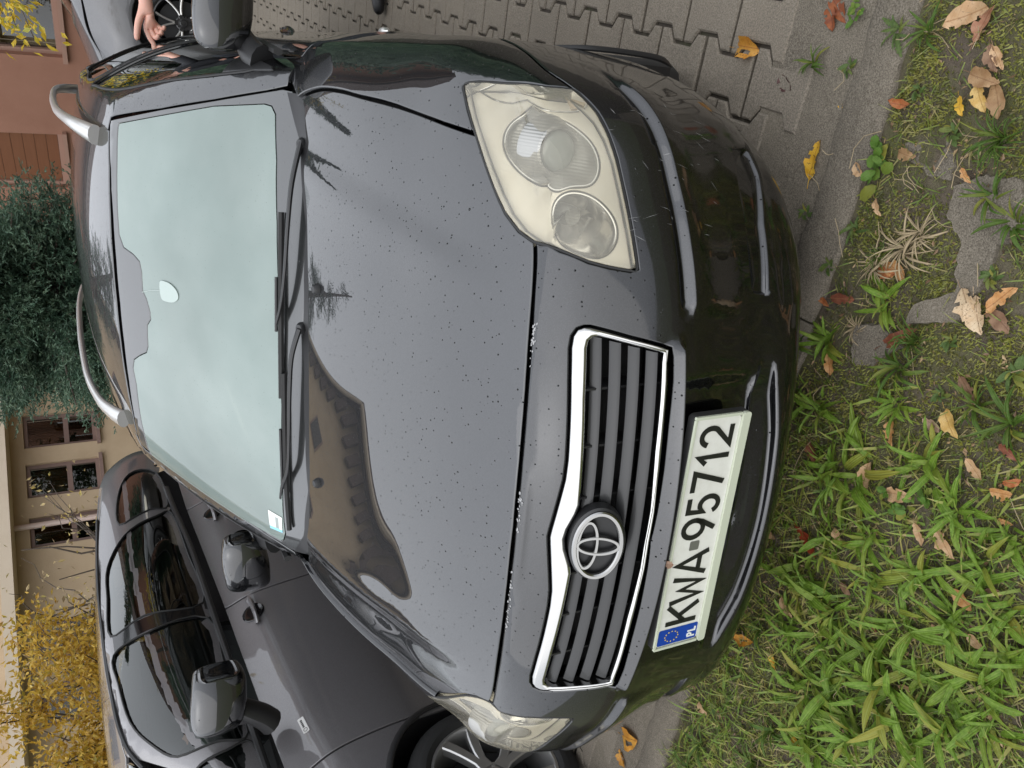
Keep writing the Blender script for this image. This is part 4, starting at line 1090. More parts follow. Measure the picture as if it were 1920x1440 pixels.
# wipers
def wiper(arm, blade, joint):
    P = np.array([on_ws(x, y, h) for x, y, h in arm]); m = MB(); m.tube(spline(P, 5), np.interp(np.linspace(0, 1, (len(P) - 1) * 5 + 1), [0, .3, 1], [.013, .011, .006]), 8, flat=.6)
    w = m.obj('wiper', 'black_plastic', car)
    P = np.array([on_ws(x, y, h) for x, y, h in blade]); m = MB(); m.tube(spline(P, 6), .0055, 6, flat=1.6); m.obj('wiper_blade', 'rubber', w)
    P2 = P + [0, .004, .012]; m = MB(); m.tube(spline(P2[1:-1], 6), .0045, 6); m.obj('blade_carrier', 'black_plastic', w)
    p = on_ws(*joint); m = MB(); m.lathe([(0, .016), (.012, .014), (.017, .006), (.018, -.02)], p, (0, -.5, .87), 14); m.obj('pivot_cap', 'slat_grey', w)
    return w
wiper([(.125, 1.047, .012), (.045, 1.055, .028), (-.06, 1.062, .03), (-.19, 1.078, .028), (-.32, 1.108, .026), (-.40, 1.15, .022), (-.46, 1.178, .018)], [(-.02, 1.095, .010), (-.2, 1.108, .010), (-.42, 1.150, .010), (-.60, 1.205, .010)], (.125, 1.047, .0))
wiper([(.60, 1.150, .010), (.50, 1.125, .028), (.40, 1.108, .03), (.28, 1.095, .028), (.19, 1.098, .024), (.12, 1.115, .018)], [(.42, 1.150, .010), (.25, 1.118, .010), (.1, 1.105, .010), (-.10, 1.108, .010)], (.60, 1.150, .0))
# door mirrors
def mirror_cage(c, h, s):
    """rounded housing: flattened box cage, subdivided"""
    c = np.array(c); V = []; F = []
    nx = 5; prof = [(-1, .62, .55), (-.62, .95, .92), (0, 1.0, 1.0), (.62, .92, .95), (1, .62, .70)]
    ringp = [(-1, -.75), (-.2, -1), (.75, -.9), (1, -.6), (1, .6), (.75, .9), (-.2, 1), (-1, .75)]     # (depth y, z)
    for u, sy, sz in prof:
        for a, b in ringp: V.append((c[0] + s * h[0] * u, c[1] + h[1] * a * sy + .02 * u, c[2] + h[2] * b * sz - .012 * u))
    k = 8
    for i in range(nx - 1):
        for j in range(k): F.append((i * k + j, i * k + (j + 1) % k, (i + 1) * k + (j + 1) % k, (i + 1) * k + j))
    def cap(o, rev):
        q = [(o + 0, o + 1, o + 6, o + 7), (o + 1, o + 2, o + 5, o + 6), (o + 2, o + 3, o + 4, o + 5)]
        return [t[::-1] for t in q] if rev else q
    F += cap(0, False) + cap((nx - 1) * k, True)
    if s > 0: F = [f[::-1] for f in F]
    return np.array(V), np.array(F)
for s in (1, -1):
    V, F = mirror_cage((.928 * s, 1.545, 1.105), (.115, .062, .080), s); V, F = catmull(interp_cage(V, F, 4, 2), F, 3)
    mo = mesh_obj('door_mirror', V, F, 'black_paint', car)
    m = MB(); m.tube(spline(np.array([A(.785, 1.44, 1.015), A(.80, 1.48, 1.03), A(.835, 1.53, 1.045), A(.87, 1.55, 1.06)]), 4) * [s, 1, 1], np.linspace(.05, .034, 13), 12, flat=.75); m.obj('mirror_stalk', 'black_plastic', mo)
    sail = [A(.768, 1.335, 1.0), A(.79, 1.36, 1.005), A(.805, 1.50, 1.035), A(.80, 1.56, 1.06), A(.765, 1.50, 1.13), A(.765, 1.42, 1.06)]
    if s == 1: sl = panel('mirror_base', SG, FRAMEP, sail, 'black_plastic', mo, res=.03, gap=.002, edge=.004, raise_=.004); sl0 = sl
    else: mirror_of(sl0, mo)
    m = MB(); P = [(s * (.928 + .098 * math.cos(t)), 1.609, 1.104 + .064 * math.sin(t)) for t in np.linspace(0, 2 * math.pi, 28, endpoint=False)]; m.add(P, [tuple(range(28)) if s < 0 else tuple(range(28))[::-1]]); m.obj('mirror_glass', 'mirror_glass', mo)
    # side repeater
    m = MB(); m.lathe([(0, .010), (.008, .009), (.013, .003), (.014, -.004)], A(.894 * s, 1.17, .745), (s, 0, .15), 14); m.V = [(a, 1.17 + (b - 1.17) * 2.4, c) for a, b, c in m.V]; ro = m.obj('side_repeater', 'satin_silver', car)
# cabin
m = MB(); m.box((0, 1.45, .93), (.66, .25, .06), bev=.04); m.box((0, 1.55, .80), (.66, .12, .14), bev=.03); dash = m.obj('dashboard', 'interior_dark', car)
m = MB(); cen = A(.34, 1.86, 1.02); axv = A(0, .86, -.5); e1 = A(1, 0, 0); e2 = np.cross(axv, e1)
m.tube([cen + .185 * (math.cos(t) * e1 + math.sin(t) * e2) for t in np.linspace(0, 2 * math.pi, 33)], .015, 8, caps=False); m.box(cen, (.17, .012, .02), bev=.008); sw = m.obj('steering_wheel', 'interior_dark', car)
for x in (.36, -.36):
    m = MB(); m.box((x, 2.22, .58), (.25, .26, .09), bev=.06); st_ = m.obj('seat', 'interior_seat', car)
    m = MB(); m.box((x, 2.52, .92), (.24, .07, .32), R=[[1, 0, 0], [0, .97, .25], [0, -.25, .97]], bev=.05); m.obj('backrest', 'interior_seat', st_)
    m = MB(); m.box((x, 2.62, 1.30), (.13, .045, .08), bev=.035); m.obj('headrest', 'interior_seat', st_)
m = MB(); m.box((0, 3.25, .90), (.62, .07, .30), R=[[1, 0, 0], [0, .97, .25], [0, -.25, .97]], bev=.05); m.box((0, 3.0, .58), (.62, .25, .09), bev=.05); m.obj('rear_seat', 'interior_seat', car)
p = on_ws(.015, 1.72, -.06); m = MB(); m.box(p, (.115, .02, .036), bev=.018); rv = m.obj('interior_mirror', 'interior_dark', car)
m = MB(); poly = [(-.030, .028), (.02, .03), (.028, .0), (.024, -.03), (.010, -.055), (-.012, -.06), (-.03, -.035), (-.036, 0)]
pa = on_ws(.105, 1.545, .0005); Mx = np.eye(4); Mx[:3, 0] = (1, 0, 0); Mx[:3, 1] = (0, .87, .5); Mx[:3, 2] = (0, -.5, .87); Mx[:3, 3] = pa
m.prism([tuple(p_) for p_ in spline(np.array(poly), 3, True)], .002, Mx); af = m.obj('air_freshener', 'freshener', rv)
m = MB(); m.tube([on_ws(.10, 1.57, .0006), on_ws(.085, 1.62, .0006), on_ws(.07, 1.66, .0006)], .0012, 5); m.obj('air_freshener_cord', 'freshener', rv)

# stone chips along the bumper's top edge and scratches on its corner
rc = random.Random(12); m = MB()
for k in range(90):
    x = rc.choice([rc.gauss(-.12, .06), rc.gauss(-.22, .03), rc.gauss(.03, .03), rc.gauss(.37, .02)]); yb = np.interp(abs(x), _fx, _fy) - .007 - abs(rc.gauss(0, .004)); q = np.array([[x, yb]]); P, n = SL.lift(np.array([[x, yb, 3.0]]), np.array([[0, 0, -1.0]])); r = rc.uniform(.0006, .0024); a0 = rc.uniform(0, 6); k_ = rc.randint(4, 6)
    t1 = np.cross(n[0], (0, 1, 0)); t1 /= np.linalg.norm(t1); t2 = np.cross(n[0], t1); m.add([P[0] + n[0] * .0006 + r * rc.uniform(.5, 1.3) * (math.cos(a0 + 6.283 * i / k_) * t1 * 1.6 + math.sin(a0 + 6.283 * i / k_) * t2) for i in range(k_)], [tuple(range(k_))])
tag(m.obj('paint_chips', 'chip_white', bumper, smooth=False), kind='stuff')
m = MB()
for k in range(34):
    s0 = rc.uniform(.50, .72); z0 = rc.uniform(.36, .60); L = rc.uniform(.008, .04); an = rc.gauss(1.25, .5); q = np.array([[s0 + L * t * math.cos(an) * .5, z0 + L * t * math.sin(an)] for t in (0, .5, 1)]) ; P, n = SL.lift(*CYL.rays(q)); P = P + n * (bumper_disp(q) + .0005)[:, None]; w = rc.uniform(.0002, .0006); sd = np.cross(n[1], P[2] - P[0]); sd /= np.linalg.norm(sd)
    m.add([P[0], P[1] - sd * w, P[2], P[1] + sd * w], [(0, 1, 2, 3)])
tag(m.obj('scratches', 'chip_white', bumper, smooth=False), kind='stuff')
FALLEN = [(0.699, 0.314, 0.089, -0.07, 'yellow'), (0.929, 0.591, 0.085, -1.66, 'orange'), (1.01, 0.338, 0.081, -2.31, 'darkred'), (0.99, 0.349, 0.059, -2.65, 'darkred'), (0.852, 0.445, 0.053, -2.13, 'maroon'), (0.818, 0.273, 0.021, -2.63, 'yellow'), (0.993, 0.023, 0.089, -1.25, 'tan'), (0.978, -0.008, 0.065, -0.33, 'tanred'), (0.922, -0.061, 0.05, -2.5, 'tan'), (0.92, -0.05, 0.053, -2.67, 'brown'), (0.886, -0.048, 0.064, -1.81, 'tanbrown'), (0.854, -0.051, 0.054, -2.58, 'tanyellow'), (0.852, -0.082, 0.068, -2.65, 'tanbrown'), (0.831, 0.122, 0.052, -1.63, 'redorange'), (0.629, 0.111, 0.041, -2.46, 'tan'), (0.74, 0.076, 0.043, -1.74, 'tanbrown'), (0.694, 0.182, 0.04, -2.28, 'tan'), (0.718, -0.056, 0.036, -2.34, 'tanorange'), (0.838, -0.014, 0.04, -2.64, 'yellow'), (0.49, -0.14, 0.078, -2.46, 'spotted'), (0.481, -0.162, 0.075, -2.74, 'spotted'), (0.521, -0.191, 0.069, -0.58, 'tanorange'), (0.482, -0.199, 0.059, -2.13, 'brown'), (0.383, -0.017, 0.088, -0.85, 'redbrown'), (0.516, 0.043, 0.061, -1.94, 'tanorange'), (0.504, 0.06, 0.046, -1.48, 'redorange'), (0.337, -0.181, 0.062, -2.28, 'brown'), (0.188, -0.053, 0.056, -2.76, 'tanorange'), (0.261, -0.171, 0.063, -2.37, 'tanyellow'), (0.245, -0.135, 0.043, -1.86, 'tanpink'), (0.256, -0.287, 0.044, -1.89, 'redbrown'), (0.196, -0.239, 0.049, -2.14, 'tan'), (0.074, -0.023, 0.066, 0.02, 'tan'), (0.062, 0.116, 0.054, -2.4, 'redbrown'), (0.075, -0.112, 0.062, -1.24, 'tan'), (0.274, 0.145, 0.061, -2.75, 'tanorange'), (0.019, -0.181, 0.048, -2.43, 'tan'), (0.03, -0.237, 0.065, -2.24, 'tan'), (0.127, -0.324, 0.03, -1.41, 'tanorange'), (-0.154, 0.079, 0.089, -2.01, 'red'), (-0.093, -0.002, 0.04, -2.16, 'tan'), (-0.354, 0.088, 0.057, -2.37, 'tan'), (-0.056, -0.304, 0.054, -1.85, 'tanorange'), (-0.128, -0.349, 0.04, -1.7, 'tan'), (-0.534, 0.192, 0.066, -1.1, 'orange'), (-0.53, 0.093, 0.04, -2.62, 'yellow'), (-0.673, -0.044, 0.051, -2.03, 'yellow'), (-0.844, 0.277, 0.043, -1.95, 'tan'), (0.178, -0.302, 0.045, -1.26, 'tanorange'), (0.206, -0.314, 0.04, -0.93, 'redorange'), (-0.819, 0.218, 0.028, -2.28, 'brown'), (-0.204, 0.192, 0.042, -1.67, 'tan'), (-0.199, -0.054, 0.039, -1.88, 'brown'), (-0.251, -0.144, 0.028, -2.41, 'redbrown'), (-0.325, -0.25, 0.035, -1.2, 'tan'), (-0.154, -0.273, 0.029, -2.19, 'tanbrown'), (-0.008, -0.352, 0.039, -1.15, 'brown'), (-1.233, 0.568, 0.109, -1.01, 'orange'), (-1.344, 0.586, 0.06, -2.19, 'orange'), (0.404, 0.196, 0.037, -1.88, 'redorange'), (0.424, 0.148, 0.062, -1.36, 'redbrown')]
WEEDS = [(0.896, 0.372, 0.045, 'narrow'), (0.896, 0.272, 0.017, 'small'), (1.009, 0.278, 0.026, 'round'), (0.711, 0.139, 0.056, 'round'), (0.964, 0.103, 0.044, 'narrow'), (0.964, 0.163, 0.041, 'thistle'), (0.789, -0.109, 0.069, 'grass'), (0.689, -0.116, 0.052, 'narrow'), (0.652, -0.169, 0.056, 'narrow'), (0.443, 0.048, 0.061, 'plantain'), (0.319, 0.163, 0.06, 'plantain'), (0.167, 0.134, 0.065, 'plantain'), (0.328, -0.034, 0.066, 'narrow'), (0.392, -0.052, 0.059, 'grass'), (0.416, -0.122, 0.031, 'small'), (0.04, 0.003, 0.103, 'plantain'), (0.042, 0.065, 0.075, 'plantain'), (0.165, -0.154, 0.082, 'plantain'), (0.249, -0.046, 0.051, 'plantain'), (0.301, -0.273, 0.074, 'narrow'), (0.077, -0.15, 0.039, 'round'), (0.058, -0.104, 0.034, 'round'), (-0.115, 0.018, 0.07, 'plantain'), (-0.042, -0.08, 0.072, 'plantain'), (0.102, -0.239, 0.064, 'plantain'), (-0.256, 0.077, 0.088, 'plantain'), (-0.263, -0.026, 0.098, 'plantain'), (-0.138, -0.123, 0.085, 'plantain'), (-0.06, -0.219, 0.085, 'plantain'), (0.024, -0.309, 0.079, 'plantain'), (0.106, -0.346, 0.06, 'plantain'), (-0.371, -0.025, 0.093, 'plantain'), (-0.305, -0.131, 0.1, 'plantain'), (-0.2, -0.211, 0.088, 'plantain'), (-0.111, -0.295, 0.083, 'plantain'), (-0.041, -0.374, 0.078, 'plantain'), (-0.41, 0.068, 0.077, 'plantain'), (-0.465, -0.086, 0.113, 'plantain'), (-0.372, -0.195, 0.106, 'plantain'), (-0.268, -0.284, 0.093, 'plantain'), (-0.197, -0.369, 0.088, 'plantain'), (-0.121, -0.431, 0.083, 'plantain'), (-0.534, -0.004, 0.084, 'plantain'), (-0.644, -0.071, 0.105, 'plantain'), (-0.534, -0.17, 0.118, 'plantain'), (-0.439, -0.271, 0.11, 'plantain'), (-0.344, -0.357, 0.097, 'plantain'), (-0.26, -0.434, 0.091, 'plantain'), (-0.711, 0.038, 0.067, 'narrow'), (-0.96, 0.251, 0.059, 'narrow'), (-0.812, 0.232, 0.04, 'small'), (-0.468, 0.146, 0.044, 'narrow'), (-1.073, 0.27, 0.07, 'narrow'), (-0.844, 0.06, 0.07, 'narrow'), (0.574, 0.164, 0.039, 'thistle'), (0.79, -0.009, 0.034, 'small'), (0.859, 0.093, 0.03, 'small'), (0.535, 0.082, 0.038, 'grass'), (0.484, 0.196, 0.03, 'small'), (0.306, -0.128, 0.031, 'small'), (0.315, -0.205, 0.056, 'narrow'), (0.398, -0.251, 0.048, 'small'), (0.552, -0.161, 0.029, 'small'), (0.582, 0.304, 0.024, 'small'), (0.297, 0.229, 0.038, 'narrow'), (0.194, 0.216, 0.039, 'narrow')]
SLABS = [[(0.764, 0.088), (0.777, 0.003), (0.745, -0.037), (0.706, -0.041), (0.698, 0.025), (0.719, 0.084)], [(0.702, -0.043), (0.729, -0.093), (0.742, -0.164), (0.639, -0.197), (0.592, -0.16), (0.527, -0.142), (0.44, -0.132), (0.421, -0.018), (0.47, -0.023), (0.509, -0.094), (0.599, -0.081), (0.643, -0.024)], [(0.376, 0.104), (0.411, 0.031), (0.37, -0.021), (0.294, 0.023), (0.293, 0.094)]]
MOSSY = [[(0.513, -0.008), (0.529, -0.092), (0.484, -0.118), (0.457, -0.044)], [(0.317, -0.037), (0.239, -0.022), (0.161, 0.04), (0.173, 0.104), (0.263, 0.041)], [(0.472, -0.165), (0.504, -0.237), (0.35, -0.287), (0.342, -0.218)], [(0.945, 0.157), (0.946, 0.074), (0.819, -0.011), (0.769, 0.09), (0.823, 0.184)], [(0.628, 0.18), (0.618, 0.108), (0.542, 0.098), (0.516, 0.161)]]
DRY = [(0.556, 0.037, 0.081, 'dry'), (0.51, 0.089, 0.061, 'dry'), (0.594, 0.011, 0.058, 'dry'), (0.365, 0.101, 0.041, 'dry')]
# ------------------------------------------------------------------ ground, paving, kerb (world frame)
rnd = random.Random(7); nrg = np.random.default_rng(11)
def zg(y):
    y = np.asarray(y, float); a = np.clip(y, 2, 8) - 2
    return .006 * a * a + .03 * np.maximum(0, np.minimum(y, 40) - 8)
BE = math.atan(.1175); CB, SB = math.cos(BE), math.sin(BE)
def uv2xy(u, v): return u * CB + v * SB, -u * SB + v * CB
def sheet(name, us, vs, zoff, mat, rough=0.0, fn=None):
    V = []
    for v in vs:
        for u in us:
            x, y = uv2xy(u, v); z = float(zg(y)) + zoff + (fn(x, y) if fn else 0); V.append((x, y, z))
    n = len(us); F = [(j * n + i, j * n + i + 1, (j + 1) * n + i + 1, (j + 1) * n + i) for j in range(len(vs) - 1) for i in range(n - 1)]
    return tag(mesh_obj(name, V, F, mat), kind='structure')

def ground_mats():
    m, nt, b = _new('paver'); vec = coords(nt); oi = N(nt, 'ShaderNodeObjectInfo')
    tc = N(nt, 'ShaderNodeTexCoord'); geo = N(nt, 'ShaderNodeNewGeometry')
    n1 = noise(nt, geo.outputs['Position'], 2.2, 5, .6); n2 = noise(nt, geo.outputs['Position'], 260, 3, .7); n3 = noise(nt, geo.outputs['Position'], 30, 4, .6)
    c = mixc(nt, ramp(nt, n1, [(.3, G(0)), (.7, G(1))]), (.098, .081, .060, 1), (.145, .122, .092, 1))
    c = mixc(nt, ramp(nt, oi.outputs['Random'], [(0, G(0)), (1, G(.35))]), c, (.10, .086, .068, 1))
    c = mixc(nt, ramp(nt, n2, [(.42, G(0)), (.62, G(.55))]), c, (.27, .235, .19, 1))
    c = mixc(nt, ramp(nt, n2, [(.30, G(.6)), (.42, G(0))]), c, (.07, .06, .05, 1))
    c = mixc(nt, ramp(nt, n3, [(.5, G(0)), (.8, G(.4))]), c, (.10, .088, .07, 1))
    nt.links.new(c, b.inputs['Base Color']); _set(b, Roughness=.85)
    nt.links.new(bump(nt, n2, .5, .003, bump(nt, n3, .3, .004)), b.inputs['Normal'])
    m, nt, b = _new('joint_sand'); g2 = N(nt, 'ShaderNodeNewGeometry')
    n2 = noise(nt, g2.outputs['Position'], 120, 4, .7); n4 = noise(nt, g2.outputs['Position'], 4, 3, .6)
    c = mixc(nt, n2, (.022, .017, .013, 1), (.06, .048, .036, 1)); c = mixc(nt, ramp(nt, n4, [(.5, G(0)), (.75, G(.6))]), c, (.05, .06, .02, 1))
    nt.links.new(c, b.inputs['Base Color']); _set(b, Roughness=.95); nt.links.new(bump(nt, n2, .6, .006), b.inputs['Normal'])
    m, nt, b = _new('kerb_concrete'); g3 = N(nt, 'ShaderNodeNewGeometry')
    n1 = noise(nt, g3.outputs['Position'], 3, 5, .65); n2 = noise(nt, g3.outputs['Position'], 330, 3, .75); n3 = noise(nt, g3.outputs['Position'], 40, 5, .7)
    c = mixc(nt, ramp(nt, n1, [(.3, G(0)), (.7, G(1))]), (.056, .045, .032, 1), (.118, .098, .071, 1))
    c = mixc(nt, ramp(nt, n2, [(.40, G(0)), (.64, G(.65))]), c, (.26, .23, .185, 1)); c = mixc(nt, ramp(nt, n2, [(.28, G(.7)), (.42, G(0))]), c, (.05, .043, .035, 1))
    c = mixc(nt, ramp(nt, n3, [(.52, G(0)), (.75, G(.55))]), c, (.075, .065, .045, 1))
    nt.links.new(c, b.inputs['Base Color']); _set(b, Roughness=.9); nt.links.new(bump(nt, n2, .6, .004, bump(nt, n3, .6, .008)), b.inputs['Normal'])
    m, nt, b = _new('soil'); g4 = N(nt, 'ShaderNodeNewGeometry')
    n1 = noise(nt, g4.outputs['Position'], 7, 6, .7); n2 = noise(nt, g4.outputs['Position'], 90, 5, .75); n5 = noise(nt, g4.outputs['Position'], 2.5, 3, .6)
    c = mixc(nt, n2, (.05, .038, .026, 1), (.15, .118, .085, 1)); c = mixc(nt, ramp(nt, n1, [(.42, G(0)), (.62, G(.8))]), c, (.085, .092, .024, 1))
    c = mixc(nt, ramp(nt, n5, [(.55, G(0)), (.8, G(.6))]), c, (.16, .13, .10, 1))
    nt.links.new(c, b.inputs['Base Color']); _set(b, Roughness=.95); nt.links.new(bump(nt, n2, .9, .012, bump(nt, n1, .8, .03)), b.inputs['Normal'])
    m, nt, b = _new('far_ground'); g5 = N(nt, 'ShaderNodeNewGeometry'); n1 = noise(nt, g5.outputs['Position'], .8, 5, .6)
    nt.links.new(mixc(nt, n1, (.10, .09, .06, 1), (.09, .11, .04, 1)), b.inputs['Base Color']); _set(b, Roughness=.95)
ground_mats()
sheet('ground', np.concatenate([[-400, -150, -60], np.linspace(-30, 30, 13), [60, 150, 400]]), np.concatenate([[-400, -120, -40, -10, -1, .3, 2], np.linspace(3, 41, 20), [60, 150, 400]]), -.06, 'far_ground')
sheet('paving_bed', np.linspace(-9, 9, 19), np.concatenate([[.36, 1, 2], np.linspace(2.5, 12, 20)]), -.013, 'joint_sand')
_hn = lambda x, y: .010 * math.sin(x * 9.1 + 1.3 * math.sin(y * 7)) * math.sin(y * 8.3 + x * 3) + .005 * math.sin(x * 31 + y * 17) * math.sin(y * 29 - x * 11)
verge = sheet('verge_soil', np.linspace(-2.6, 2.6, 131), np.linspace(-2.2, .30, 64), -.006, 'soil', fn=lambda x, y: _hn(x, y) * .9)
mort = sheet('mortar_strip', np.linspace(-3, 3, 121), np.linspace(.33, .60, 10), -.0035, 'kerb_concrete', fn=lambda x, y: .002 * math.sin(x * 13) * math.sin(y * 23 + x * 5))

# interlocking pavers: waisted blocks, neighbouring rows offset by half a block
PP, RW_, U0, V0 = .195, .1375, .845, .857
def paver_mesh(detail=True, g=.0046):
    e = PP / 2 - g; half = [(-e, 1), (-.060, 1), (-.037, -1), (.037, -1), (.060, 1), (e, 1)]; a = .017
    right = [(RW_ / 2 + a * t - g, v) for v, t in half]; left = [(-RW_ / 2 - a * t + g, v) for v, t in half[::-1]]
    poly = right + left; n = len(poly); P2 = np.array(poly); I2 = offset_poly(P2, .005)
    V = [(p[0], p[1], 0) for p in I2] + [(p[0], p[1], -.0045) for p in P2] + [(p[0], p[1], -.03) for p in P2]
    F = [tuple(range(n))]
    for k in range(2): F += [(k * n + i, k * n + n + i, k * n + n + (i + 1) % n, k * n + (i + 1) % n) for i in range(n)]
    F = [F[0]] + F[1:]
    return V, F
_pv, _pf = paver_mesh()
pave = bpy.data.objects.new('paving', None); COL.objects.link(pave); tag(pave, kind='structure'); pave.location = (1, 3, 0)
_first = None; _restV = []; _restF = []
for k in range(-48, 6):                    # row between zigzag lines k and k+1
    uc = U0 + (k + .5) * RW_
    for n_ in range(0, 62):
        vc = V0 - PP / 2 + .0975 * (k + 1) % PP + (n_ - 3) * PP
        if vc - PP / 2 < .375: continue
        x, y = uv2xy(uc, vc); z = float(zg(y)) + rnd.uniform(-.0016, .0016); sl = .012 * max(0, min(y, 8) - 2)
        rx, ry, rz = sl + rnd.uniform(-.006, .006), rnd.uniform(-.006, .006), -BE + rnd.uniform(-.006, .006)
        if k >= -2 and vc < 9.2:
            if _first is None:
                _first = mesh_obj('paver', _pv, _pf, 'paver', pave, False); o = _first
            else:
                o = _first.copy(); COL.objects.link(o)
            o.location = (x - 1, y - 3, z); o.rotation_euler = (rx, ry, rz)
        elif y < 12.4:
            b0 = len(_restV); c, s_ = math.cos(rz), math.sin(rz)
            _restV += [(x + p[0] * c - p[1] * s_, y + p[0] * s_ + p[1] * c, z + p[2] + (p[0] * s_ + p[1] * c) * math.tan(sl)) for p in _pv[:24]]
            _restF += [tuple(b0 + i for i in f) for f in _pf[:13]]
o = mesh_obj('distant_pavers', _restV, _restF, 'paver', pave, False, loc=(-1, -3, 0)); tag(o, kind='stuff')

# kerb stones laid end to end
kerb = bpy.data.objects.new('kerb', None); COL.objects.link(kerb); tag(kerb, kind='structure'); kerb.location = (0, .3, 0)
for i in range(-4, 5):
    V = []; u0, u1 = i * .98 + .32, i * .98 + 1.294; n = 40; dz = rnd.uniform(-.003, .003)
    for q in range(n + 1):
        u = u0 + (u1 - u0) * q / n; w = .004 * math.sin(u * 23) + .003 * math.sin(u * 57 + 2)
        for v, z in ((.247 + w, -.05), (.247 + w, -.006 + w * .5), (.254 + w, .002), (.30, .003), (.348 - w, .001), (.357 - w, -.006), (.357 - w, -.05)):
            x, y = uv2xy(u, v); V.append((x, y - .3, z + dz + .0015 * math.sin(u * 41 + v * 90)))
    F = [(q * 7 + j, q * 7 + 7 + j, q * 7 + 8 + j, q * 7 + 1 + j) for q in range(n) for j in range(6)] + [tuple(range(7)), tuple(n * 7 + j for j in range(7))[::-1]]
    sharp(mesh_obj('kerb_stone', V, F, 'kerb_concrete', kerb), 50)
# broken concrete lying in the verge
for i, P in enumerate(SLABS):
    Q = resample(np.array(P), .011, True); Q = Q + nrg.normal(0, .0022, Q.shape) + np.stack([.007 * np.sin(np.arange(len(Q)) * .31 + i), .007 * np.cos(np.arange(len(Q)) * .43 + 2 * i)], 1); A2 = .5 * sum(Q[a][0] * Q[(a + 1) % len(Q)][1] - Q[(a + 1) % len(Q)][0] * Q[a][1] for a in range(len(Q)))
    if A2 < 0: Q = Q[::-1]
    c = Q.mean(0); m = MB(); n = len(Q); I1 = offset_poly(Q, .006); zt = .001
    g = np.array([(x, y) for x in np.arange(Q[:, 0].min(), Q[:, 0].max(), .02) for y in np.arange(Q[:, 1].min(), Q[:, 1].max(), .02)]); g = g[inside(g, offset_poly(Q, .018))] if len(g) else g
    pts = [tuple(p) for p in I1] + [tuple(p) for p in g]; vo, eo, fo, *_ = delaunay_2d_cdt([Vector(p) for p in pts], [(a, (a + 1) % n) for a in range(n)], [], 1, 1e-6)
    V = [(v[0] - c[0], v[1] - c[1], zt + .004 * math.sin(v[0] * 40) * math.sin(v[1] * 37)) for v in vo]; k0 = len(V); V += [(p[0] - c[0], p[1] - c[1], -.03) for p in Q] 
    F = [tuple(f) for f in fo] + [(k0 + a, k0 + (a + 1) % n, (a + 1) % n, a) for a in range(n)]
    o = mesh_obj('concrete_slab', V, F, 'kerb_concrete', None, loc=(c[0], c[1], 0))
    sharp(o, 40); tag(o, ['small broken piece of old concrete beside the leafy round-leaved weed', 'large irregular slab of old concrete with a spotted leaf lying on it', 'crumbled concrete patch half grown over near the dark red-brown leaf'][i], 'concrete')
# ------------------------------------------------------------------ the two other parked cars (same modelling frame: front at y=0, ground z=0)
def tuck(x, y, z):      # flanks lean in towards the belt line
    return x * .984 * (1 - .13 * np.clip((z - .58) / .36, 0, 1) ** 1.4 * np.clip((y - .5) / .6, 0, 1) * (np.abs(x) > .7))
def tall_surfaces():
    T, F, _k = lower_body(); T = T.copy(); x, y, z = T.T
    y2 = np.where(y < .93, .80 + (y - .93) * .86, .80 + (y - .93) * .943)
    z2 = .02 + z * 1.06 + .055 * np.maximum(y2, 0) * np.clip((z - .5) / .42, 0, 1)
    z2 = z2 + .05 * np.clip((.6 - y2) / .6, 0, 1) * np.clip((z - .5) / .3, 0, 1)
    low = Surf(*smooth_surface(np.stack([tuck(x, y, z), y2, z2], 1), F))
    T, F = greenhouse(); x, y, z = T.T.copy()
    y2 = np.interp(y, [.985, 1.25, 1.885, 2.5, 4.42, 4.6], [.68, 1.02, 1.60, 2.2, 4.08, 4.2])
    t = np.clip((z - .93) / (1.395 - .93), 0, 1); zb = 1.03 + .055 * (y2 - .7)
    z2 = np.where(z <= 1.395, zb + (1.515 - zb) * t, 1.515 + (z - 1.395) * .62)
    gh = Surf(*smooth_surface(np.stack([x * (.925 + .16 * t), y2, z2], 1), F, 4, 6))
    return low, gh
TLOW, TGH = tall_surfaces()
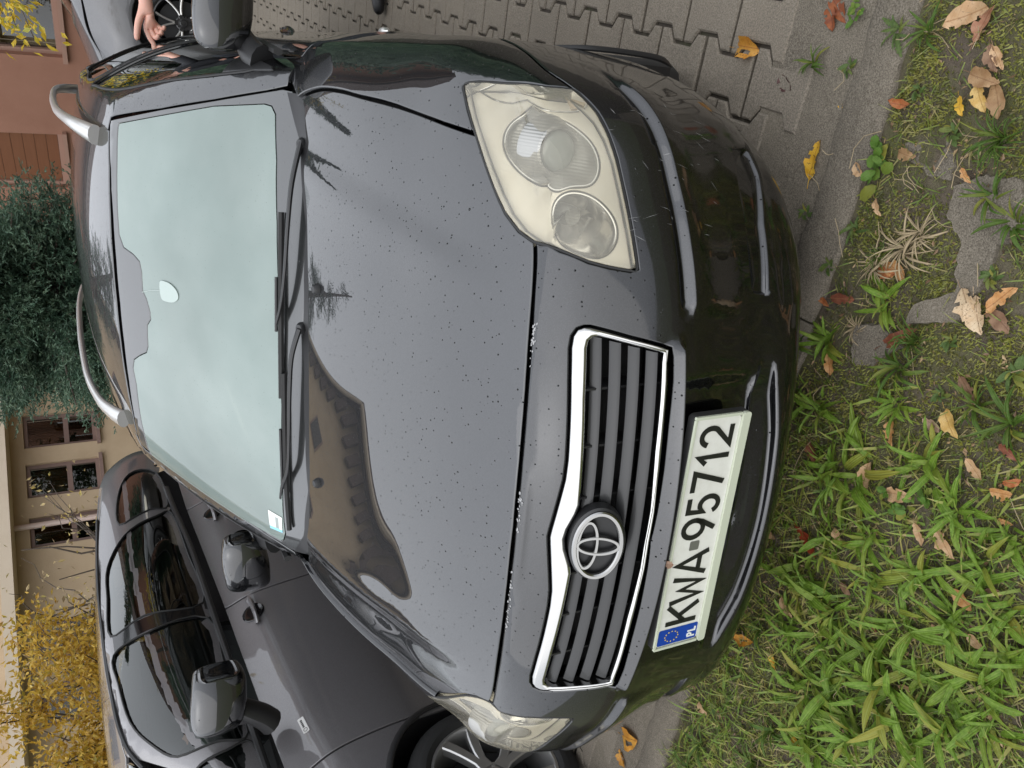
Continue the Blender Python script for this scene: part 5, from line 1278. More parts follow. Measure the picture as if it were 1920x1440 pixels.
def tall_car(root, paint_, rims, detail):
    low, gh = TLOW, TGH; AC2, AZ2, AR2, RC2 = .80, .335, .365, 3.36
    ap = lambda t: A(.88, AC2 + AR2 * math.cos(t), AZ2 + AR2 * math.sin(t)); rp = lambda t: A(.88, RC2 + AR2 * math.cos(t), AZ2 + AR2 * math.sin(t))
    hood_h = [A(x, y, .9) for x, y in ((0, .10), (.2, .11), (.4, .15), (.55, .20), (.64, .30), (.67, .5), (.69, .8), (.70, .98))]
    hd = panel('hood', low, TOP, hood_h + [A(.5, .86, 1), A(.25, .76, 1), A(0, .72, 1)] + [mir(p) for p in (hood_h + [A(.5, .86, 1), A(.25, .76, 1)])[::-1][:-1]], paint_, root, res=.04)
    lampo = [A(.66, .30, .90), A(.56, .205, .88), A(.52, .16, .80), A(.60, .19, .72), A(.72, .28, .71), A(.80, .42, .76), A(.79, .50, .84), A(.72, .42, .89)]
    lm = panel('headlight', low, LAMPP, lampo, 'lamp_housing', root, res=.03, mirror=True)
    bo = [A(.18, .11, .86), A(.40, .15, .85), A(.52, .19, .84), A(.52, .16, .80), A(.60, .19, .72), A(.72, .28, .71), A(.80, .42, .73)] + [ap(t) for t in np.radians(np.linspace(138, 208, 9))] + [A(.78, .44, .18), A(.6, .26, .18), A(.3, .14, .18)]
    panel('front_bumper', low, CYL2, bo + [A(0, .10, .18)] + [mir(p) for p in bo[::-1]] + [A(0, .10, .87)], paint_, root, res=.035)
    seam = [A(.85, 1.17, .22), A(.88, 1.13, .5), A(.88, 1.12, .80), A(.84, 1.10, .98), A(.80, 1.08, 1.035)]
    fe = [A(.70, .98, 1.03), A(.69, .8, 1.0), A(.67, .5, .94), A(.66, .31, .905), A(.72, .42, .895), A(.79, .50, .845), A(.80, .42, .76)] + [ap(t) for t in np.radians(np.linspace(136, 2, 22))] + [A(.86, 1.168, .33)] + seam + [A(.75, 1.05, 1.035)]
    panel('fender', low, SIDE, fe, paint_, root, res=.03, gap=.0025, mirror=True)
    fdo = [p + A(0, .004, 0) for p in seam] + [A(.80, 1.5, 1.06), A(.80, 2.19, 1.09), A(.88, 2.19, .8), A(.88, 2.19, .5), A(.86, 2.19, .22)]
    d1 = panel('front_door', low, SIDE, fdo, paint_, root, res=.03, gap=.0025, mirror=True)
    rdo = [A(.86, 2.195, .22), A(.88, 2.195, .6), A(.80, 2.195, 1.09), A(.80, 2.7, 1.12), A(.79, 3.16, 1.14), A(.86, 3.16, .9), A(.88, 3.10, .72)] + [rp(t) for t in np.radians(np.linspace(134, 176, 6))] + [A(.86, 2.98, .22)]
    d2 = panel('rear_door', low, SIDE, rdo, paint_, root, res=.03, gap=.0025, mirror=True)
    qpo = [A(.79, 3.165, 1.14), A(.86, 3.165, .9), A(.88, 3.105, .73)] + [rp(t) for t in np.radians(np.linspace(132, -25, 20))] + [A(.84, 3.95, .25), A(.83, 4.05, .6), A(.78, 4.05, 1.15)]
    panel('quarter_panel', low, SIDE, qpo, paint_, root, res=.035, mirror=True)
    # glass house
    wso = [A(0, 1.52, 1.57), A(.3, 1.535, 1.56), A(.52, 1.57, 1.54), A(.60, 1.59, 1.52), A(.655, 1.40, 1.37), A(.70, 1.16, 1.16), A(.71, 1.03, 1.05), A(.5, .84, 1.03), A(.25, .74, 1.03)]
    panel('windshield', gh, WSP, wso + [A(0, .71, 1.03)] + [mir(p) for p in wso[::-1][:-1]], 'side_glass', root, res=.05, gap=.003)
    ro = [A(0, 1.535, 1.57), A(.3, 1.55, 1.56), A(.52, 1.585, 1.54), A(.60, 1.61, 1.53), A(.62, 2.2, 1.56), A(.63, 3.0, 1.57), A(.60, 3.7, 1.52), A(.52, 4.02, 1.45)]
    panel('roof', gh, TOP, ro + [A(0, 4.05, 1.5)] + [mir(p) for p in ro[::-1][:-1]], paint_, root, res=.05)
    qlo = [A(.80, 1.13, 1.105), A(.79, 1.18, 1.18), A(.77, 1.27, 1.295), A(.765, 1.315, 1.31), A(.80, 1.33, 1.20), A(.82, 1.335, 1.115)]
    fwo = [A(.82, 1.385, 1.118), A(.80, 1.38, 1.22), A(.76, 1.40, 1.36), A(.73, 1.52, 1.44), A(.70, 1.68, 1.495), A(.70, 1.9, 1.52), A(.70, 2.085, 1.525), A(.76, 2.10, 1.38), A(.82, 2.11, 1.155), A(.82, 1.75, 1.135)]
    rwo = [A(.70, 2.215, 1.528), A(.70, 2.5, 1.53), A(.70, 2.75, 1.515), A(.74, 2.95, 1.42), A(.80, 3.07, 1.28), A(.83, 3.09, 1.215), A(.84, 2.65, 1.185), A(.83, 2.225, 1.165), A(.76, 2.22, 1.38)]
    rqo = [A(.74, 3.08, 1.44), A(.74, 3.4, 1.44), A(.76, 3.65, 1.37), A(.82, 3.62, 1.25), A(.83, 3.19, 1.225), A(.80, 3.15, 1.30)]
    qlo, fwo, rwo, rqo = (spline(np.array(p_), 4, True) for p_ in (qlo, fwo, rwo, rqo))
    fr2 = [A(.728, 1.035, 1.055), A(.712, 1.16, 1.16), A(.668, 1.40, 1.37), A(.612, 1.592, 1.52), A(.604, 1.62, 1.53), A(.624, 2.2, 1.56), A(.634, 3.0, 1.57), A(.604, 3.7, 1.52), A(.54, 4.0, 1.44), A(.72, 4.08, 1.2), A(.80, 3.6, 1.16), A(.84, 3.0, 1.13), A(.84, 2.2, 1.09), A(.82, 1.5, 1.06), A(.79, 1.10, 1.04)]
    panel('side_frame', gh, FR2P, fr2, paint_, root, holes=[qlo, fwo, rwo, rqo], res=.03, mirror=True)
    for nm, pl, mt in (('quarter_light', qlo, 'side_glass'), ('front_window', fwo, 'side_glass'), ('rear_window', rwo, 'tinted_glass'), ('rear_quarter_window', rqo, 'tinted_glass')):
        gw = panel(nm, gh, FR2P, pl, mt, root, res=.04, gap=-.001, edge=.001, thick=.004, raise_=-.006, mirror=True)
        for s_, o in zip((1, -1), gw):
            P, n = gh.lift(*FR2P.rays(FR2P.to2(densify(np.array(pl), .03)))); m = MB(); m.tube(np.concatenate([P, P[:1]]) * [s_, 1, 1], .007, 6, caps=False, flat=.6); m.obj('window_seal', 'rubber', o)
    bp = [A(.70, 2.09, 1.526), A(.70, 2.21, 1.528), A(.76, 2.215, 1.38), A(.83, 2.22, 1.165), A(.82, 2.115, 1.155), A(.76, 2.105, 1.38)]
    b = panel('door_pillar', gh, FR2P, bp, 'black_gloss', root, res=.04, gap=.006, thick=.004, raise_=.002, mirror=True)
    for s_ in (1, -1):
        P, n = gh.lift(*FR2P.rays(FR2P.to2(np.array([A(.80, 1.12, 1.085), A(.82, 1.5, 1.105), A(.83, 2.1, 1.135), A(.84, 2.7, 1.17), A(.83, 3.12, 1.20), A(.82, 3.4, 1.215)])))); P = P + n * .006
        m = MB(); m.tube(spline(P, 6) * [s_, 1, 1], .013, 8, flat=1.2); m.obj('belt_trim', 'black_plastic', root)
        P, n = gh.lift(*FR2P.rays(FR2P.to2(np.array([A(.64, 1.5, 1.47), A(.67, 1.62, 1.525), A(.66, 1.9, 1.55), A(.66, 2.6, 1.56), A(.65, 3.3, 1.54)])))); P = P + n * .004
        m = MB(); m.tube(spline(P, 6) * [s_, 1, 1], .009, 6); m.obj('roof_gutter', 'black_plastic', root)
        V, F = mirror_cage((1.005 * s_, 1.36, 1.205), (.105, .075, .095), s_); V, F = catmull(interp_cage(V, F, 4, 2), F, 3); mo = mesh_obj('door_mirror', V, F, 'black_paint', root)
        m = MB(); m.tube(spline(np.array([A(.845, 1.34, 1.02), A(.88, 1.345, 1.05), A(.92, 1.35, 1.10), A(.95, 1.355, 1.14)]), 4) * [s_, 1, 1], np.linspace(.06, .045, 13), 12, flat=.8); m.obj('mirror_foot', 'black_plastic', mo)
        m = MB(); m.add([(s_ * (1.005 + .088 * math.cos(t)), 1.437, 1.203 + .075 * math.sin(t)) for t in np.linspace(0, 2 * math.pi, 24, endpoint=False)], [tuple(range(24)) if s_ < 0 else tuple(range(24))[::-1]]); m.obj('mirror_glass', 'mirror_glass', mo)
        for dr, yh, zh in ((d1, 2.06, .955), (d2, 3.0, 1.0)):
            dn = dr[0] if s_ > 0 else dr[1]
            P, n = low.lift(np.array([[3.0, yh, zh]]), np.array([[-1.0, 0, 0]])); p, nn = P[0], n[0]
            m = MB(); V = []
            for sc, dd in ((1.08, .001), (1.0, .0035), (.9, .002), (.5, .0022), (.02, .0022)): V += [p + A(0, .052 * sc * math.cos(t), .044 * sc * math.sin(t)) * 1.0 - np.array([1, 0, 0]) * (nn[1] * .052 * sc * math.cos(t) + nn[2] * .044 * sc * math.sin(t)) / nn[0] + nn * dd for t in np.linspace(0, 2 * math.pi, 28, endpoint=False)]
            V = np.array(V) * [s_, 1, 1]; m.add(V, [(k * 28 + i, k * 28 + (i + 1) % 28, (k + 1) * 28 + (i + 1) % 28, (k + 1) * 28 + i) for k in range(4) for i in range(28)]); m.obj('handle_recess', 'black_gloss', dn)
            q = spline(np.array([p + A(.004, -.085, -.004), p + A(.026, -.06, -.002), p + A(.032, 0, 0), p + A(.026, .06, .002), p + A(.004, .085, .004)]), 4) * [s_, 1, 1]
            m = MB(); m.tube(q, .013, 10, flat=.85); m.obj('door_handle', paint_, dn)
        for yc_ in (AC2, RC2):
            make_wheel(root, (.765 * s_, yc_, .325), s_, r=.325, style=rims, rim=.232, n=5)
            lin = MB(); th = np.radians(np.linspace(-25, 205, 24)); lin.add([(x * s_, yc_ + (AR2 + .004) * math.cos(t), AZ2 + (AR2 + .004) * math.sin(t)) for t in th for x in (.862, .55)], [(i * 2, i * 2 + 2, i * 2 + 3, i * 2 + 1) for i in range(23)])
            lin.add([(.56 * s_, yc_ + AR2 * math.cos(t), AZ2 + AR2 * math.sin(t)) for t in th], [tuple(range(24))]); lin.obj('wheel_arch_liner', 'black_plastic', root)
            tr = MB(); Pt, nt_ = low.lift(np.array([[3.0, yc_ + (AR2 + .012) * math.cos(t), AZ2 + (AR2 + .012) * math.sin(t)] for t in np.radians(np.linspace(-20, 200, 34))]), np.repeat(np.array([[-1.0, 0, 0]]), 34, 0)); tr.tube((Pt + nt_ * .002) * [s_, 1, 1], .014, 8, flat=.6); tr.obj('arch_trim', 'black_plastic', root)
    V, Q = smooth_surface(*((lambda r: (r[0], r[1]))(tall_cage())), 2, 8); Ss_ = Surf(V, Q); Vi = V - Ss_.N * .03; cf = Vi[Q].mean(1)
    kp = ~((np.abs(cf[:, 0]) > .5) & ((np.hypot(cf[:, 1] - AC2, cf[:, 2] - AZ2) < AR2 + .05) | (np.hypot(cf[:, 1] - RC2, cf[:, 2] - AZ2) < AR2 + .05)))
    kp &= ~((cf[:, 2] > 1.02) & (cf[:, 1] > 1.0) & (cf[:, 1] < 3.9))
    mesh_obj('inner_body', Vi, Q[kp], 'black_void', root)
    m = MB(); m.box((0, 2.1, .24), (.7, 1.85, .03)); m.obj('underbody', 'black_void', root)
    m = MB(); m.box((0, 1.2, .98), (.66, .28, .07), bev=.04); m.obj('dashboard', 'interior_dark', root)
    for x in (.36, -.36):
        m = MB(); m.box((x, 1.95, .62), (.25, .26, .09), bev=.06); st_ = m.obj('seat', 'interior_seat', root)
        m = MB(); m.box((x, 2.25, .98), (.24, .07, .33), R=[[1, 0, 0], [0, .97, .25], [0, -.25, .97]], bev=.05); m.box((x, 2.34, 1.36), (.12, .045, .08), bev=.035); m.obj('backrest', 'interior_seat', st_)
    m = MB(); m.tube([A(.36 + .185 * math.cos(t), 1.55 + .09 * math.sin(t), 1.06 + .16 * math.sin(t)) for t in np.linspace(0, 2 * math.pi, 33)], .014, 8, caps=False); m.obj('steering_wheel', 'interior_dark', root)
    V = []
    for t in np.linspace(0, 1, 6):
        for x in np.linspace(-1, 1, 7): V.append((x * (.78 - .2 * t), 4.12 - .16 * t - .05 * x * x, .35 + 1.1 * t))
    mesh_obj('tailgate', V, [(i * 7 + j, i * 7 + 1 + j, i * 7 + 8 + j, i * 7 + 7 + j) for i in range(5) for j in range(6)], paint_, root)
    return d1
CYL2 = Cyl(0, .85); FR2P = Planar((1, -.15, .45))
def tall_cage():
    T, F, _k = lower_body(); T = T.copy(); x, y, z = T.T
    y2 = np.where(y < .93, .80 + (y - .93) * .86, .80 + (y - .93) * .943); z2 = .02 + z * 1.06 + .055 * np.maximum(y2, 0) * np.clip((z - .5) / .42, 0, 1)
    return np.stack([tuck(x, y, z), y2, z2 + .05 * np.clip((.6 - y2) / .6, 0, 1) * np.clip((z - .5) / .3, 0, 1)], 1), F
grey = empty('parked_car', (-2.41, 2.18, 0), 'dark grey tall hatchback parked beside the black estate car', 'car'); OFFS[grey.name] = (0, -2.1, 0)
gd = tall_car(grey, 'grey_paint', 'five', True)
# small silver badge on the wing ahead of the door mirror
P, n = TLOW.lift(np.array([[3.0, 1.30, .905]]), np.array([[-1.0, 0, 0]])); p, nn = P[0], n[0]
e1 = A(0, 1, .10); e1 -= nn * (e1 @ nn); e1 /= np.linalg.norm(e1); e2 = np.cross(nn, e1); Mb = np.eye(4); Mb[:3, 0] = e1; Mb[:3, 1] = e2; Mb[:3, 2] = nn; Mb[:3, 3] = p
m = MB(); m.prism(rrect(-.040, .040, -.013, .013, .004), .0035, Mb); bdg = m.obj('wing_badge', 'satin_silver', gd[0])
Mb2 = Mb.copy(); Mb2[:3, 3] = p + nn * .0036
m = MB()
for a in range(16):
    t0, t1 = 2 * math.pi * a / 16, 2 * math.pi * (a + 1) / 16; m.prism([(-.026 + r * math.cos(t), r * math.sin(t)) for r, t in ((.0065, t0), (.0085, t0), (.0085, t1), (.0065, t1))], .0006, Mb2)
for a in range(5): m.prism(rrect(-.012 + a * .0085, -.006 + a * .0085, -.002, .006, .001, 2), .0006, Mb2)
m.obj('badge_lettering', 'plate_dark', bdg, smooth=False)
suv = empty('parked_car', (.15 + 2.1, 7.95, float(zg(7.6))), 'graphite car with black and silver spoked wheels behind the open hand', 'car', rotz=-math.pi / 2); OFFS[suv.name] = (0, -2.1, 0)
suv.scale = (1, 1, 1.10)
tall_car(suv, 'graphite_paint', 'dark', False)
# ------------------------------------------------------------------ buildings and trees behind
def bg_mats():
    def stucco(name, a, b_, sc=2.0):
        m, nt, b = _new(name); g = N(nt, 'ShaderNodeNewGeometry'); n1 = noise(nt, g.outputs['Position'], sc, 5, .6); n2 = noise(nt, g.outputs['Position'], 60, 3, .6)
        nt.links.new(mixc(nt, ramp(nt, n1, [(.3, G(0)), (.7, G(1))]), (*a, 1), (*b_, 1)), b.inputs['Base Color']); _set(b, Roughness=.9); nt.links.new(bump(nt, n2, .25, .01), b.inputs['Normal'])
    stucco('beige_stucco', (.47, .355, .235), (.54, .42, .285)); stucco('red_stucco', (.300, .150, .102), (.345, .180, .125)); stucco('cream_trim', (.60, .50, .38), (.66, .56, .44))
    m, nt, b = _new('brown_frame'); g = N(nt, 'ShaderNodeNewGeometry'); nt.links.new(mixc(nt, noise(nt, g.outputs['Position'], 20, 4, .6), (.20, .13, .11, 1), (.26, .18, .155, 1)), b.inputs['Base Color']); _set(b, Roughness=.55)
    m, nt, b = _new('wood_shutter'); g = N(nt, 'ShaderNodeNewGeometry'); nt.links.new(mixc(nt, noise(nt, coords(nt, (3, 3, 40)), 1, 4, .6), (.16, .062, .028, 1), (.22, .09, .042, 1)), b.inputs['Base Color']); _set(b, Roughness=.5)
    simple('pink_frame', (.36, .22, .17), .5); simple('curtain', (.42, .25, .12), .9); simple('pipe_white', (.60, .47, .42), .5)
    m, nt, b = _new('roof_tile'); g = N(nt, 'ShaderNodeNewGeometry'); oi = N(nt, 'ShaderNodeObjectInfo'); nt.links.new(mixc(nt, noise(nt, g.outputs['Position'], 3, 4, .6), (.055, .035, .028, 1), (.10, .06, .045, 1)), b.inputs['Base Color']); _set(b, Roughness=.7)
    def leaf(name, stops, rough=.5, trans=.35, seedscale=30.0):
        m, nt, b = _new(name); g = N(nt, 'ShaderNodeNewGeometry'); v = N(nt, 'ShaderNodeTexVoronoi'); v.inputs['Scale'].default_value = seedscale; nt.links.new(g.outputs['Position'], v.inputs['Vector'])
        s_ = N(nt, 'ShaderNodeSeparateColor'); nt.links.new(v.outputs['Color'], s_.inputs[0]); c = ramp(nt, s_.outputs[0], stops); nt.links.new(c, b.inputs['Base Color']); _set(b, Roughness=rough)
        tr = N(nt, 'ShaderNodeBsdfTranslucent'); nt.links.new(c, tr.inputs[0]); mx = N(nt, 'ShaderNodeMixShader'); mx.inputs[0].default_value = trans
        nt.links.new(b.outputs[0], mx.inputs[1]); nt.links.new(tr.outputs[0], mx.inputs[2]); nt.links.new(mx.outputs[0], nt.nodes['Material Output'].inputs[0])
    leaf('conifer_needles', [(0, (.045, .092, .060, 1)), (.5, (.080, .145, .092, 1)), (1, (.14, .21, .135, 1))], .5, .15, 9)
    leaf('golden_leaves', [(0, (.34, .19, .022, 1)), (.4, (.52, .33, .04, 1)), (.8, (.60, .42, .07, 1)), (1, (.27, .22, .035, 1))], .5, .4, 14)
    leaf('withered_leaves', [(0, (.20, .14, .07, 1)), (.5, (.46, .36, .20, 1)), (.8, (.55, .42, .12, 1)), (1, (.16, .17, .06, 1))], .6, .3, 14)
    leaf('yellow_leaves', [(0, (.58, .40, .03, 1)), (.7, (.68, .52, .06, 1)), (1, (.40, .40, .06, 1))], .45, .4, 20)
    m, nt, b = _new('bark'); nt.links.new(mixc(nt, noise(nt, coords(nt, (8, 8, 2)), 6, 5, .7), (.05, .04, .032, 1), (.12, .095, .075, 1)), b.inputs['Base Color']); _set(b, Roughness=.9)
bg_mats(); clear_glass('window_glass', (.55, .5, .42), .9)
KC = A(-4.93, 17.60, 0); EB = A(-.692, -.722, 0); ER = A(.831, -.556, 0)
def wall_frame(e):
    n = np.array([e[1], -e[0], 0]);  n = n if n @ (np.array(CAM_POS) - KC) > 0 else -n
    return n
def Mat(e, n, s0, d0, z0):      # (u along wall, v up, w out of the wall)
    M = np.eye(4); M[:3, 0] = e; M[:3, 1] = (0, 0, 1); M[:3, 2] = n; M[:3, 3] = KC + e * s0 + n * d0 + A(0, 0, z0); return M
def boxw(mb, e, n, s0, s1, z0, z1, d0, d1):
    c = KC + e * (s0 + s1) / 2 + n * (d0 + d1) / 2 + A(0, 0, (z0 + z1) / 2); R = np.stack([e, n, (0, 0, 1)], 1); mb.box(c, ((s1 - s0) / 2, (d1 - d0) / 2, (z1 - z0) / 2), R)
def gable(root, e, n, s_end, z0, wall_mat, frame_mat):
    """upper storeys: a gable wall over a projecting slab, tiles along its sloping edges"""
    ap, za, zl, zr = 4.2, 12.6, 7.6, 6.6
    sl = MB(); boxw(sl, e, n, -.2, s_end + .3, z0, z0 + .2, -.35, .62); sl.obj('balcony_slab', 'cream_trim', root, smooth=False)
    w = MB(); w.prism([(0, z0 + .2), (s_end, z0 + .2), (s_end, zr), (ap, za), (0, zl)], .3, Mat(e, n, 0, -.3, 0)); w.obj('gable_wall', wall_mat, root, smooth=False)
    for (s0, zz0, s1, zz1) in ((ap, za, -.7, zl - 1.0), (ap, za, s_end + .6, zr - .35)):
        d = A(s1 - s0, 0, zz1 - zz0); L = np.linalg.norm(d); d = d / L; m = MB(); k = int(L / .33)
        for q in range(k):
            for r_ in range(6):
                u = q * .33; c = KC + e * (s0 + d[0] * (u + .17)) + A(0, 0, zz0 + d[2] * (u + .17) + .16 + .03 * (r_ % 2)) + n * (.42 - r_ * .26); R = np.stack([e * d[0] + A(0, 0, d[2]), n, np.cross(e * d[0] + A(0, 0, d[2]), n)], 1); m.box(c, (.19, .125, .035), R)
        tag(m.obj('roof_tiles', 'roof_tile', root, smooth=False), kind='stuff')
        b = MB(); b.tube([KC + e * s0 + n * .5 + A(0, 0, zz0 + .05), KC + e * s1 + n * .5 + A(0, 0, zz1 + .05)], .09, 8); b.obj('barge_board', 'cream_trim', root)
    for (s0, zz0, s1, zz1) in ((ap, za, 0, zl), (ap, za, s_end, zr)):
        k = int(math.hypot(s1 - s0, zz1 - zz0) / .75)
        for q in range(k):
            t = (q + .5) / k; u = s0 + (s1 - s0) * t; zz = zz0 + (zz1 - zz0) * t; b = MB(); boxw(b, e, n, u - .17, u + .17, zz - .95, zz - .18, .0, .30); b.obj('eave_bracket', 'roof_tile', root, smooth=False)
    for (a, b_, y0, y1) in ((2.2, 3.2, 4.5, 6.0), (5.2, 6.2, 4.5, 6.0), (8.0, 9.0, 4.5, 5.9), (3.7, 4.7, 7.6, 9.0)):
        f = MB(); boxw(f, e, n, a, b_, y0, y1, .0, .04); fo_ = f.obj('window', frame_mat, root, smooth=False); p = MB(); boxw(p, e, n, a + .08, b_ - .08, y0 + .08, y1 - .08, .04, .05); p.obj('pane', 'black_gloss', fo_, smooth=False)
    return root, n
def building(name, label, e, s_end, z_eave, wins, wall_mat, frame_mat, style):
    n = wall_frame(e); root = empty(name, tuple(KC + e * s_end / 2 - n * 2 + A(0, 0, float(zg(14)))), label, 'building'); OFFS[root.name] = tuple(-np.array(root.location))
    zb = -.2; m = MB()
    # wall built round its openings
    ss = sorted(set([0, s_end] + [w[0] for w in wins] + [w[1] for w in wins]))
    for a, b in zip(ss[:-1], ss[1:]):
        w = [w for w in wins if w[0] <= a and w[1] >= b]
        if not w: boxw(m, e, n, a, b, zb, z_eave, -.35, 0)
        else:
            boxw(m, e, n, a, b, zb, w[0][2], -.35, 0); boxw(m, e, n, a, b, w[0][3], z_eave, -.35, 0)
    m.obj('wall', wall_mat, root, smooth=False)
    for (a, b, z0, z1, kind) in wins:
        f = MB(); t = .07
        boxw(f, e, n, a, a + t, z0, z1, -.16, -.08); boxw(f, e, n, b - t, b, z0, z1, -.16, -.08); boxw(f, e, n, a + t, b - t, z1 - t, z1, -.16, -.08); boxw(f, e, n, a + t, b - t, z0, z0 + t, -.16, -.08)
        if kind == 'split': zm = z0 + (z1 - z0) * .42; boxw(f, e, n, a + t, b - t, zm - .045, zm + .045, -.16, -.075)
        fo_ = f.obj('window', frame_mat, root, smooth=False)
        if kind != 'shutter':
            p = MB(); boxw(p, e, n, a + t * .5, b - t * .5, z0 + t * .5, z1 - t * .5, -.135, -.125); p.obj('pane', 'window_glass', fo_, smooth=False)
            c = MB(); k = 9; V = []
            for q in range(k * 4 + 1):
                u = a + t + (b - a - 2 * t) * q / (k * 4); V += [KC + e * u + n * (-.26 + .02 * math.sin(q * 1.6)) + A(0, 0, z) for z in (z0 + (.02 if kind != 'split' else (z1 - z0) * .44), z1)]
            c.add(V, [(2 * q, 2 * q + 2, 2 * q + 3, 2 * q + 1) for q in range(k * 4)]); c.obj('curtain', 'curtain', fo_)
        else:
            p = MB(); k = 9
            for q in range(k): zz0 = z0 + t + (z1 - z0 - 2 * t) * q / k; boxw(p, e, n, a + t, b - t, zz0 + .006, zz0 + (z1 - z0 - 2 * t) / k, -.15, -.12)
            p.obj('shutter', 'wood_shutter', fo_, smooth=False)
        sl = MB(); boxw(sl, e, n, a - .06, b + .06, z0 - .07, z0 - .003, -.14, .07); sl.obj('sill', frame_mat, fo_, smooth=False)
        r = MB(); boxw(r, e, n, a - .0, b + .0, z0, z1, -.40, -.36); r.obj('room_shade', 'interior_dark', fo_, smooth=False)
    if style == 'beige': return gable(root, e, n, s_end, z_eave, wall_mat, frame_mat)
    # eave and tiled roof
    ev = MB(); boxw(ev, e, n, -.2 if style == 'beige' else -.6, s_end + .3, z_eave, z_eave + .16, -.35, .62); ev.obj('eave', 'cream_trim' if style == 'beige' else frame_mat, root, smooth=False)
    gt = MB(); gt.tube([KC + e * s + n * .70 + A(0, 0, z_eave + .13) for s in np.linspace(-.2, s_end + .3, 12)], .065, 8); gt.obj('gutter', 'roof_tile', root)
    rt = MB(); rows, cols = 16, int((s_end + .5) / .26)
    for r_ in range(rows):
        d = .66 - r_ * .30; z = z_eave + .22 + r_ * .19
        V = []
        for c_ in range(cols * 2 + 1):
            u = -.2 + (s_end + .5) * c_ / (cols * 2); h = .03 * (c_ % 2)
            V += [KC + e * u + n * d + A(0, 0, z + h - .03), KC + e * u + n * d + A(0, 0, z + h), KC + e * u + n * (d - .32) + A(0, 0, z + .185 + h)]
        rt.add(V, [(c_ * 3 + j, c_ * 3 + 3 + j, c_ * 3 + 4 + j, c_ * 3 + 1 + j) for c_ in range(cols * 2) for j in range(2)])
    rt.obj('roof', 'roof_tile', root, angle=20)
    return root, n

wb = [(.3, 1.0, 1.71, 2.98, 'split'), (2.1, 2.80, 1.71, 2.98, 'split'), (3.14, 3.82, 1.71, 2.98, 'split'), (4.22, 4.80, 1.71, 2.98, 'split'), (6.2, 6.9, 1.71, 2.98, 'split'), (7.3, 8.0, 1.71, 2.98, 'split')]
bb, nb_ = building('stucco_house', 'beige stucco house with brown framed windows behind the grey hatchback', EB, 13.0, 3.22, wb, 'beige_stucco', 'brown_frame', 'beige')
m = MB(); m.tube([KC + EB * 4.40 + nb_ * .09 + A(0, 0, z) for z in (0.2, 1.5, 3.22)], .055, 10); m.obj('downpipe', 'pipe_white', bb)
wr = [(.5, 1.5, 1.70, 3.4, 'shutter'), (3.74, 4.92, 1.70, 3.4, 'shutter'), (6.40, 7.75, 1.56, 3.0, 'plain'), (9.2, 10.5, 1.56, 3.0, 'plain'), (11.5, 12.8, 1.56, 3.0, 'plain'), (3.74, 4.92, 4.2, 5.4, 'plain'), (6.40, 7.75, 4.2, 5.4, 'plain'), (9.2, 10.5, 4.2, 5.4, 'plain')]
wr = [w for w in wr if w[2] < 4]
rb, nr_ = building('stucco_house', 'reddish brown stucco house with wooden shutters behind the black estate car', ER, 16.0, 5.6, wr, 'red_stucco', 'pink_frame', 'red')

def leaf_cloud(P, D, L, W, rg, fold=.25):
    """leaf blades: base P, direction D, length L, width W -> verts, faces (2 quads, folded on the midrib)"""
    n = len(P); D = D / np.linalg.norm(D, axis=1, keepdims=True); r = rg.normal(size=(n, 3)); S = np.cross(D, r); S /= np.linalg.norm(S, axis=1, keepdims=True); U = np.cross(S, D)
    L = L[:, None]; W = W[:, None]
    V = np.stack([P, P + D * L * .45 + S * W + U * W * fold, P + D * L * .5 - U * L * .03, P + D * L, P + D * L * .45 - S * W + U * W * fold], 1).reshape(-1, 3)
    b = np.arange(n) * 5; F = np.concatenate([np.stack([b, b + 1, b + 3, b + 2], 1), np.stack([b, b + 2, b + 3, b + 4], 1)])
    return V, F
def twigs(root, tips, rad, rg, mb, n=6, sag=.1):
    for t in tips:
        q = np.linspace(0, 1, n)[:, None]; P = root + (t - root) * q; P[1:-1] += rg.normal(0, .03 * np.linalg.norm(t - root), (n - 2, 3)); P[:, 2] += sag * np.sin(np.pi * q[:, 0]); mb.tube(P, np.linspace(rad, rad * .25, n), 5)
# conifer
cx, cy = -2.35, 10.3; cz = float(zg(cy)); ctree = empty('conifer_tree', (cx, cy, cz), 'dense dark green conifer between the red and the beige house', 'tree')
m = MB(); m.tube([(0, 0, 0), (.03, .02, 2), (0, 0, 6), (0, 0, 9.1)], [.16, .13, .07, .02], 10); m.obj('trunk', 'bark', ctree)
rg = np.random.default_rng(3); H = 9.4
lm_ = MB(); P = []; D = []
for k in range(420):
    h = H * (1 - math.sqrt(rg.uniform(0.0, 1)) * .97) if k > 150 else rg.uniform(.4, 3.0); a = rg.uniform(0, 2 * math.pi)
    R_ = 1.62 * (1 - (h / H) ** 1.25) * (.78 + .22 * math.sin(a * 3 + h * 2.1)) * rg.uniform(.75, 1.08) + .08; out = A(math.cos(a), math.sin(a), 0)
    root = A(0, 0, h + .25); tip = out * R_ + A(0, 0, h - .10 + .15 * R_); lm_.tube([root, (root + tip) / 2 + A(0, 0, .06), tip], [.03, .02, .006], 5)
    nsp = int(105 * (.35 + R_ / 1.5)) if h < 3.2 else int(30 * (.35 + R_ / 1.5))
    for q in range(nsp):
        t = rg.uniform(.25, 1.0) ** .7; c = root + (tip - root) * t; off = np.clip(rg.normal(0, .13, 3), -.2, .2) * (.5 + R_ * .5); off[2] *= .7; P.append(c + off); d = out * rg.uniform(.5, 1.2) + rg.normal(0, .55, 3); d[2] = d[2] * .7 + .15; D.append(d)
tag(lm_.obj('limbs', 'bark', ctree), kind='stuff')
P = np.array(P); D = np.array(D); D /= np.linalg.norm(D, axis=1, keepdims=True)
V, F = [], []; off = 0
